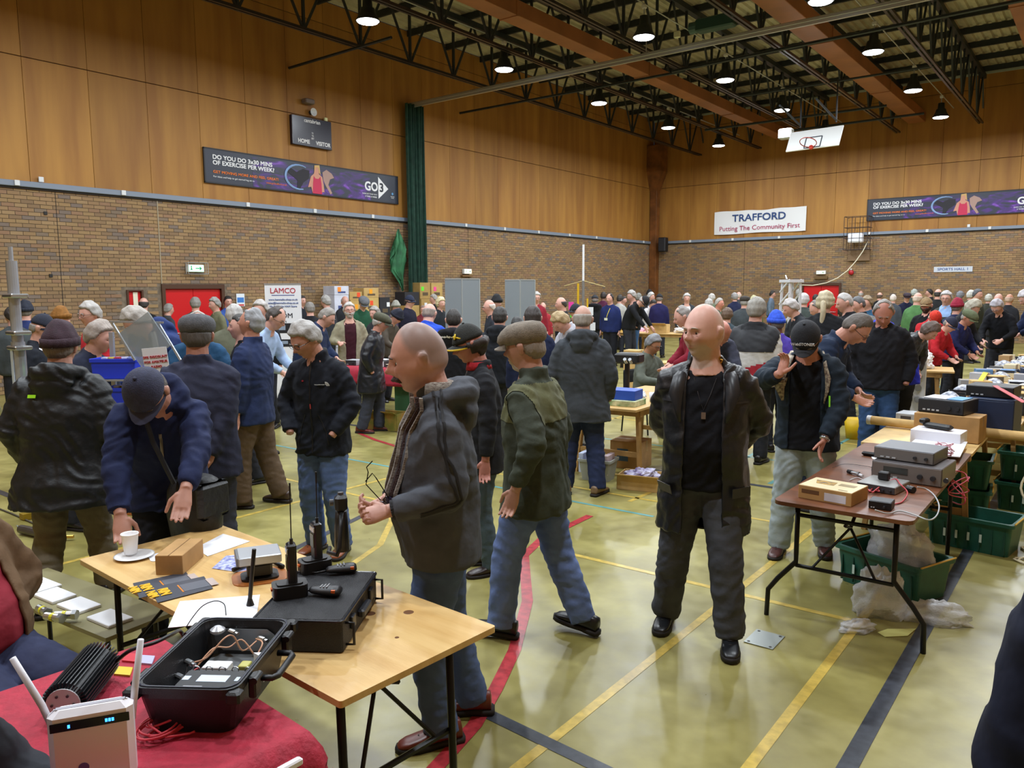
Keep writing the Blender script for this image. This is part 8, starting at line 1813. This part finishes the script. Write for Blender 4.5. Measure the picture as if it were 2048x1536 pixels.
# whip mast with yellow sections
p = atD(1167, 489, 15.5); mt = thing('whip_mast', 'tall thin white mast with yellow stands below', 'mast', (p.x, p.y, 0)); ob('upper_rod', MB().cyl((0, 0, 2.1), (0, 0, p.z), .022, 8), mat('#dfe2e6', .3), mt); ob('lower_rod', MB().cyl((0, 0, .02), (0, 0, 2.1), .03, 8), mat('#8a8a88', .4, .5), mt)
ob('yellow_section', MB().cyl((-.12, 0, .02), (-.12, 0, 2.05), .022, 8).cyl((.1, 0, .02), (.1, 0, 1.75), .018, 8).cyl((-.05, .05, .02), (-.05, .05, 1.7), .018, 8), mat('#d0a818', .5), mt); ob('tripod_leg', MB().tube([(0, 0, .5), (.4, .1, .01)], .015, 6).tube([(0, 0, .5), (-.35, .2, .01)], .015, 6).tube([(0, 0, .5), (0, -.4, .01)], .015, 6), BLKM, mt)
ob('guy_line', MB().tube([(0, 0, 2.1), (-.45, 0, 2.0)], .006, 5).tube([(0, 0, 2.1), (.5, 0, 1.98)], .006, 5), mat('#c8b878', .5), mt)
for k, (dx, dz, c) in enumerate(((.2, 1.5, '#e0e4e8'), (.25, 1.2, '#d8dce0'), (-.22, 1.45, '#60d040'), (-.26, 1.6, '#e040a0'))): ob('price_card', MB().box((dx, -.04, dz), (.12, .006, .16)), mat(c, .5), mt)
# white lattice tower by the far doors
p = atD(1583, 562, 14.0); tw = thing('lattice_tower', 'white sloping lattice tower section near the far red doors', 'tower', (p.x, p.y, 0), R(-40)); wm_ = mat('#d8dce4', .35, .2); m = MB()
for s in (-1, 1):
    for q in (-1, 1): m.bar((s*.20-.05, q*.12, .02), (s*.12+.0, q*.10, p.z), .035)
for k in range(9):
    z0, z1 = .1+k*.22, .1+(k+1)*.22
    for q in (-1, 1): m.bar((-.2+.008*k-.03, q*.12, z0), (.17-.006*k, q*.115, z1), .022)
m.box((0, 0, p.z), (.34, .28, .05)); ob('lattice', m, wm_, tw); ob('top_clamp', MB().cyl((-.16, 0, p.z+.04), (-.20, 0, p.z+.10), .015, 6), STL, tw)
# stacked product boxes against the left wall
rnd = random.Random(9); k = 0
yy = 13.35; wid = [.5, .45, .55, .4, .5, .6, .45, .5]
cl = ['#b99a5c', '#c2a564', '#a98a50', '#bfa066']
for ci, w_ in enumerate(wid):
    H_top = (2.05, 1.9, 2.0, 1.85, 1.3, 2.05, 2.15, 2.2)[ci]; z = 0; lv = 0
    while z < H_top-.2:
        h = rnd.choice((.38, .46, .52)); h = min(h, H_top-z)
        if ci == 0: col_, cn = '#ccd0e0', 'white'
        elif (ci, lv) in ((3, 3), (5, 3)): col_, cn = '#24242a', 'black'
        else: col_, cn = rnd.choice(cl), 'brown'
        lab = '%s product box by the brick wall, column %s from the left, %s level' % (cn, ('one', 'two', 'three', 'four', 'five', 'six', 'seven', 'eight')[ci], ('floor', 'second', 'third', 'fourth', 'fifth', 'sixth', 'seventh')[lv])
        t = thing('product_box', lab, 'box', (WX+.42, yy+w_/2, z), 0, 'product boxes stacked along the left wall'); dd = .42+rnd.uniform(-.05, .05)
        ob('carton', MB().box((0, 0, h/2), (dd, w_-.02, h-.004), ch=.004), mat(col_, .75, noise=.1, nscale=5), t)
        sc_ = rnd.choice(('#e8502a', '#f0a020', '#6adf3a', '#f04a9a', '#e8ecf0', '#3a3026')) if ci else '#f09030'
        ob('sticker', MB().box((dd/2+.003, rnd.uniform(-.12, .12), h*.62), (.003, .11, .12)), mat(sc_, .5), t); ob('printed_panel', MB().box((dd/2+.002, .0, h*.3), (.002, w_*.5, h*.2)), mat('#5a4a34' if ci else '#3a4a80', .6), t)
        z += h; lv += 1
    yy += w_+.03
# seats for the seated people near the camera
seat_for(H_seat, 'dark folding chair under the person in the maroon jumper'); seat_for(H_dark, 'dark folding chair under the person at the lower left corner')
make_people(); dress_people(); bake_texts()
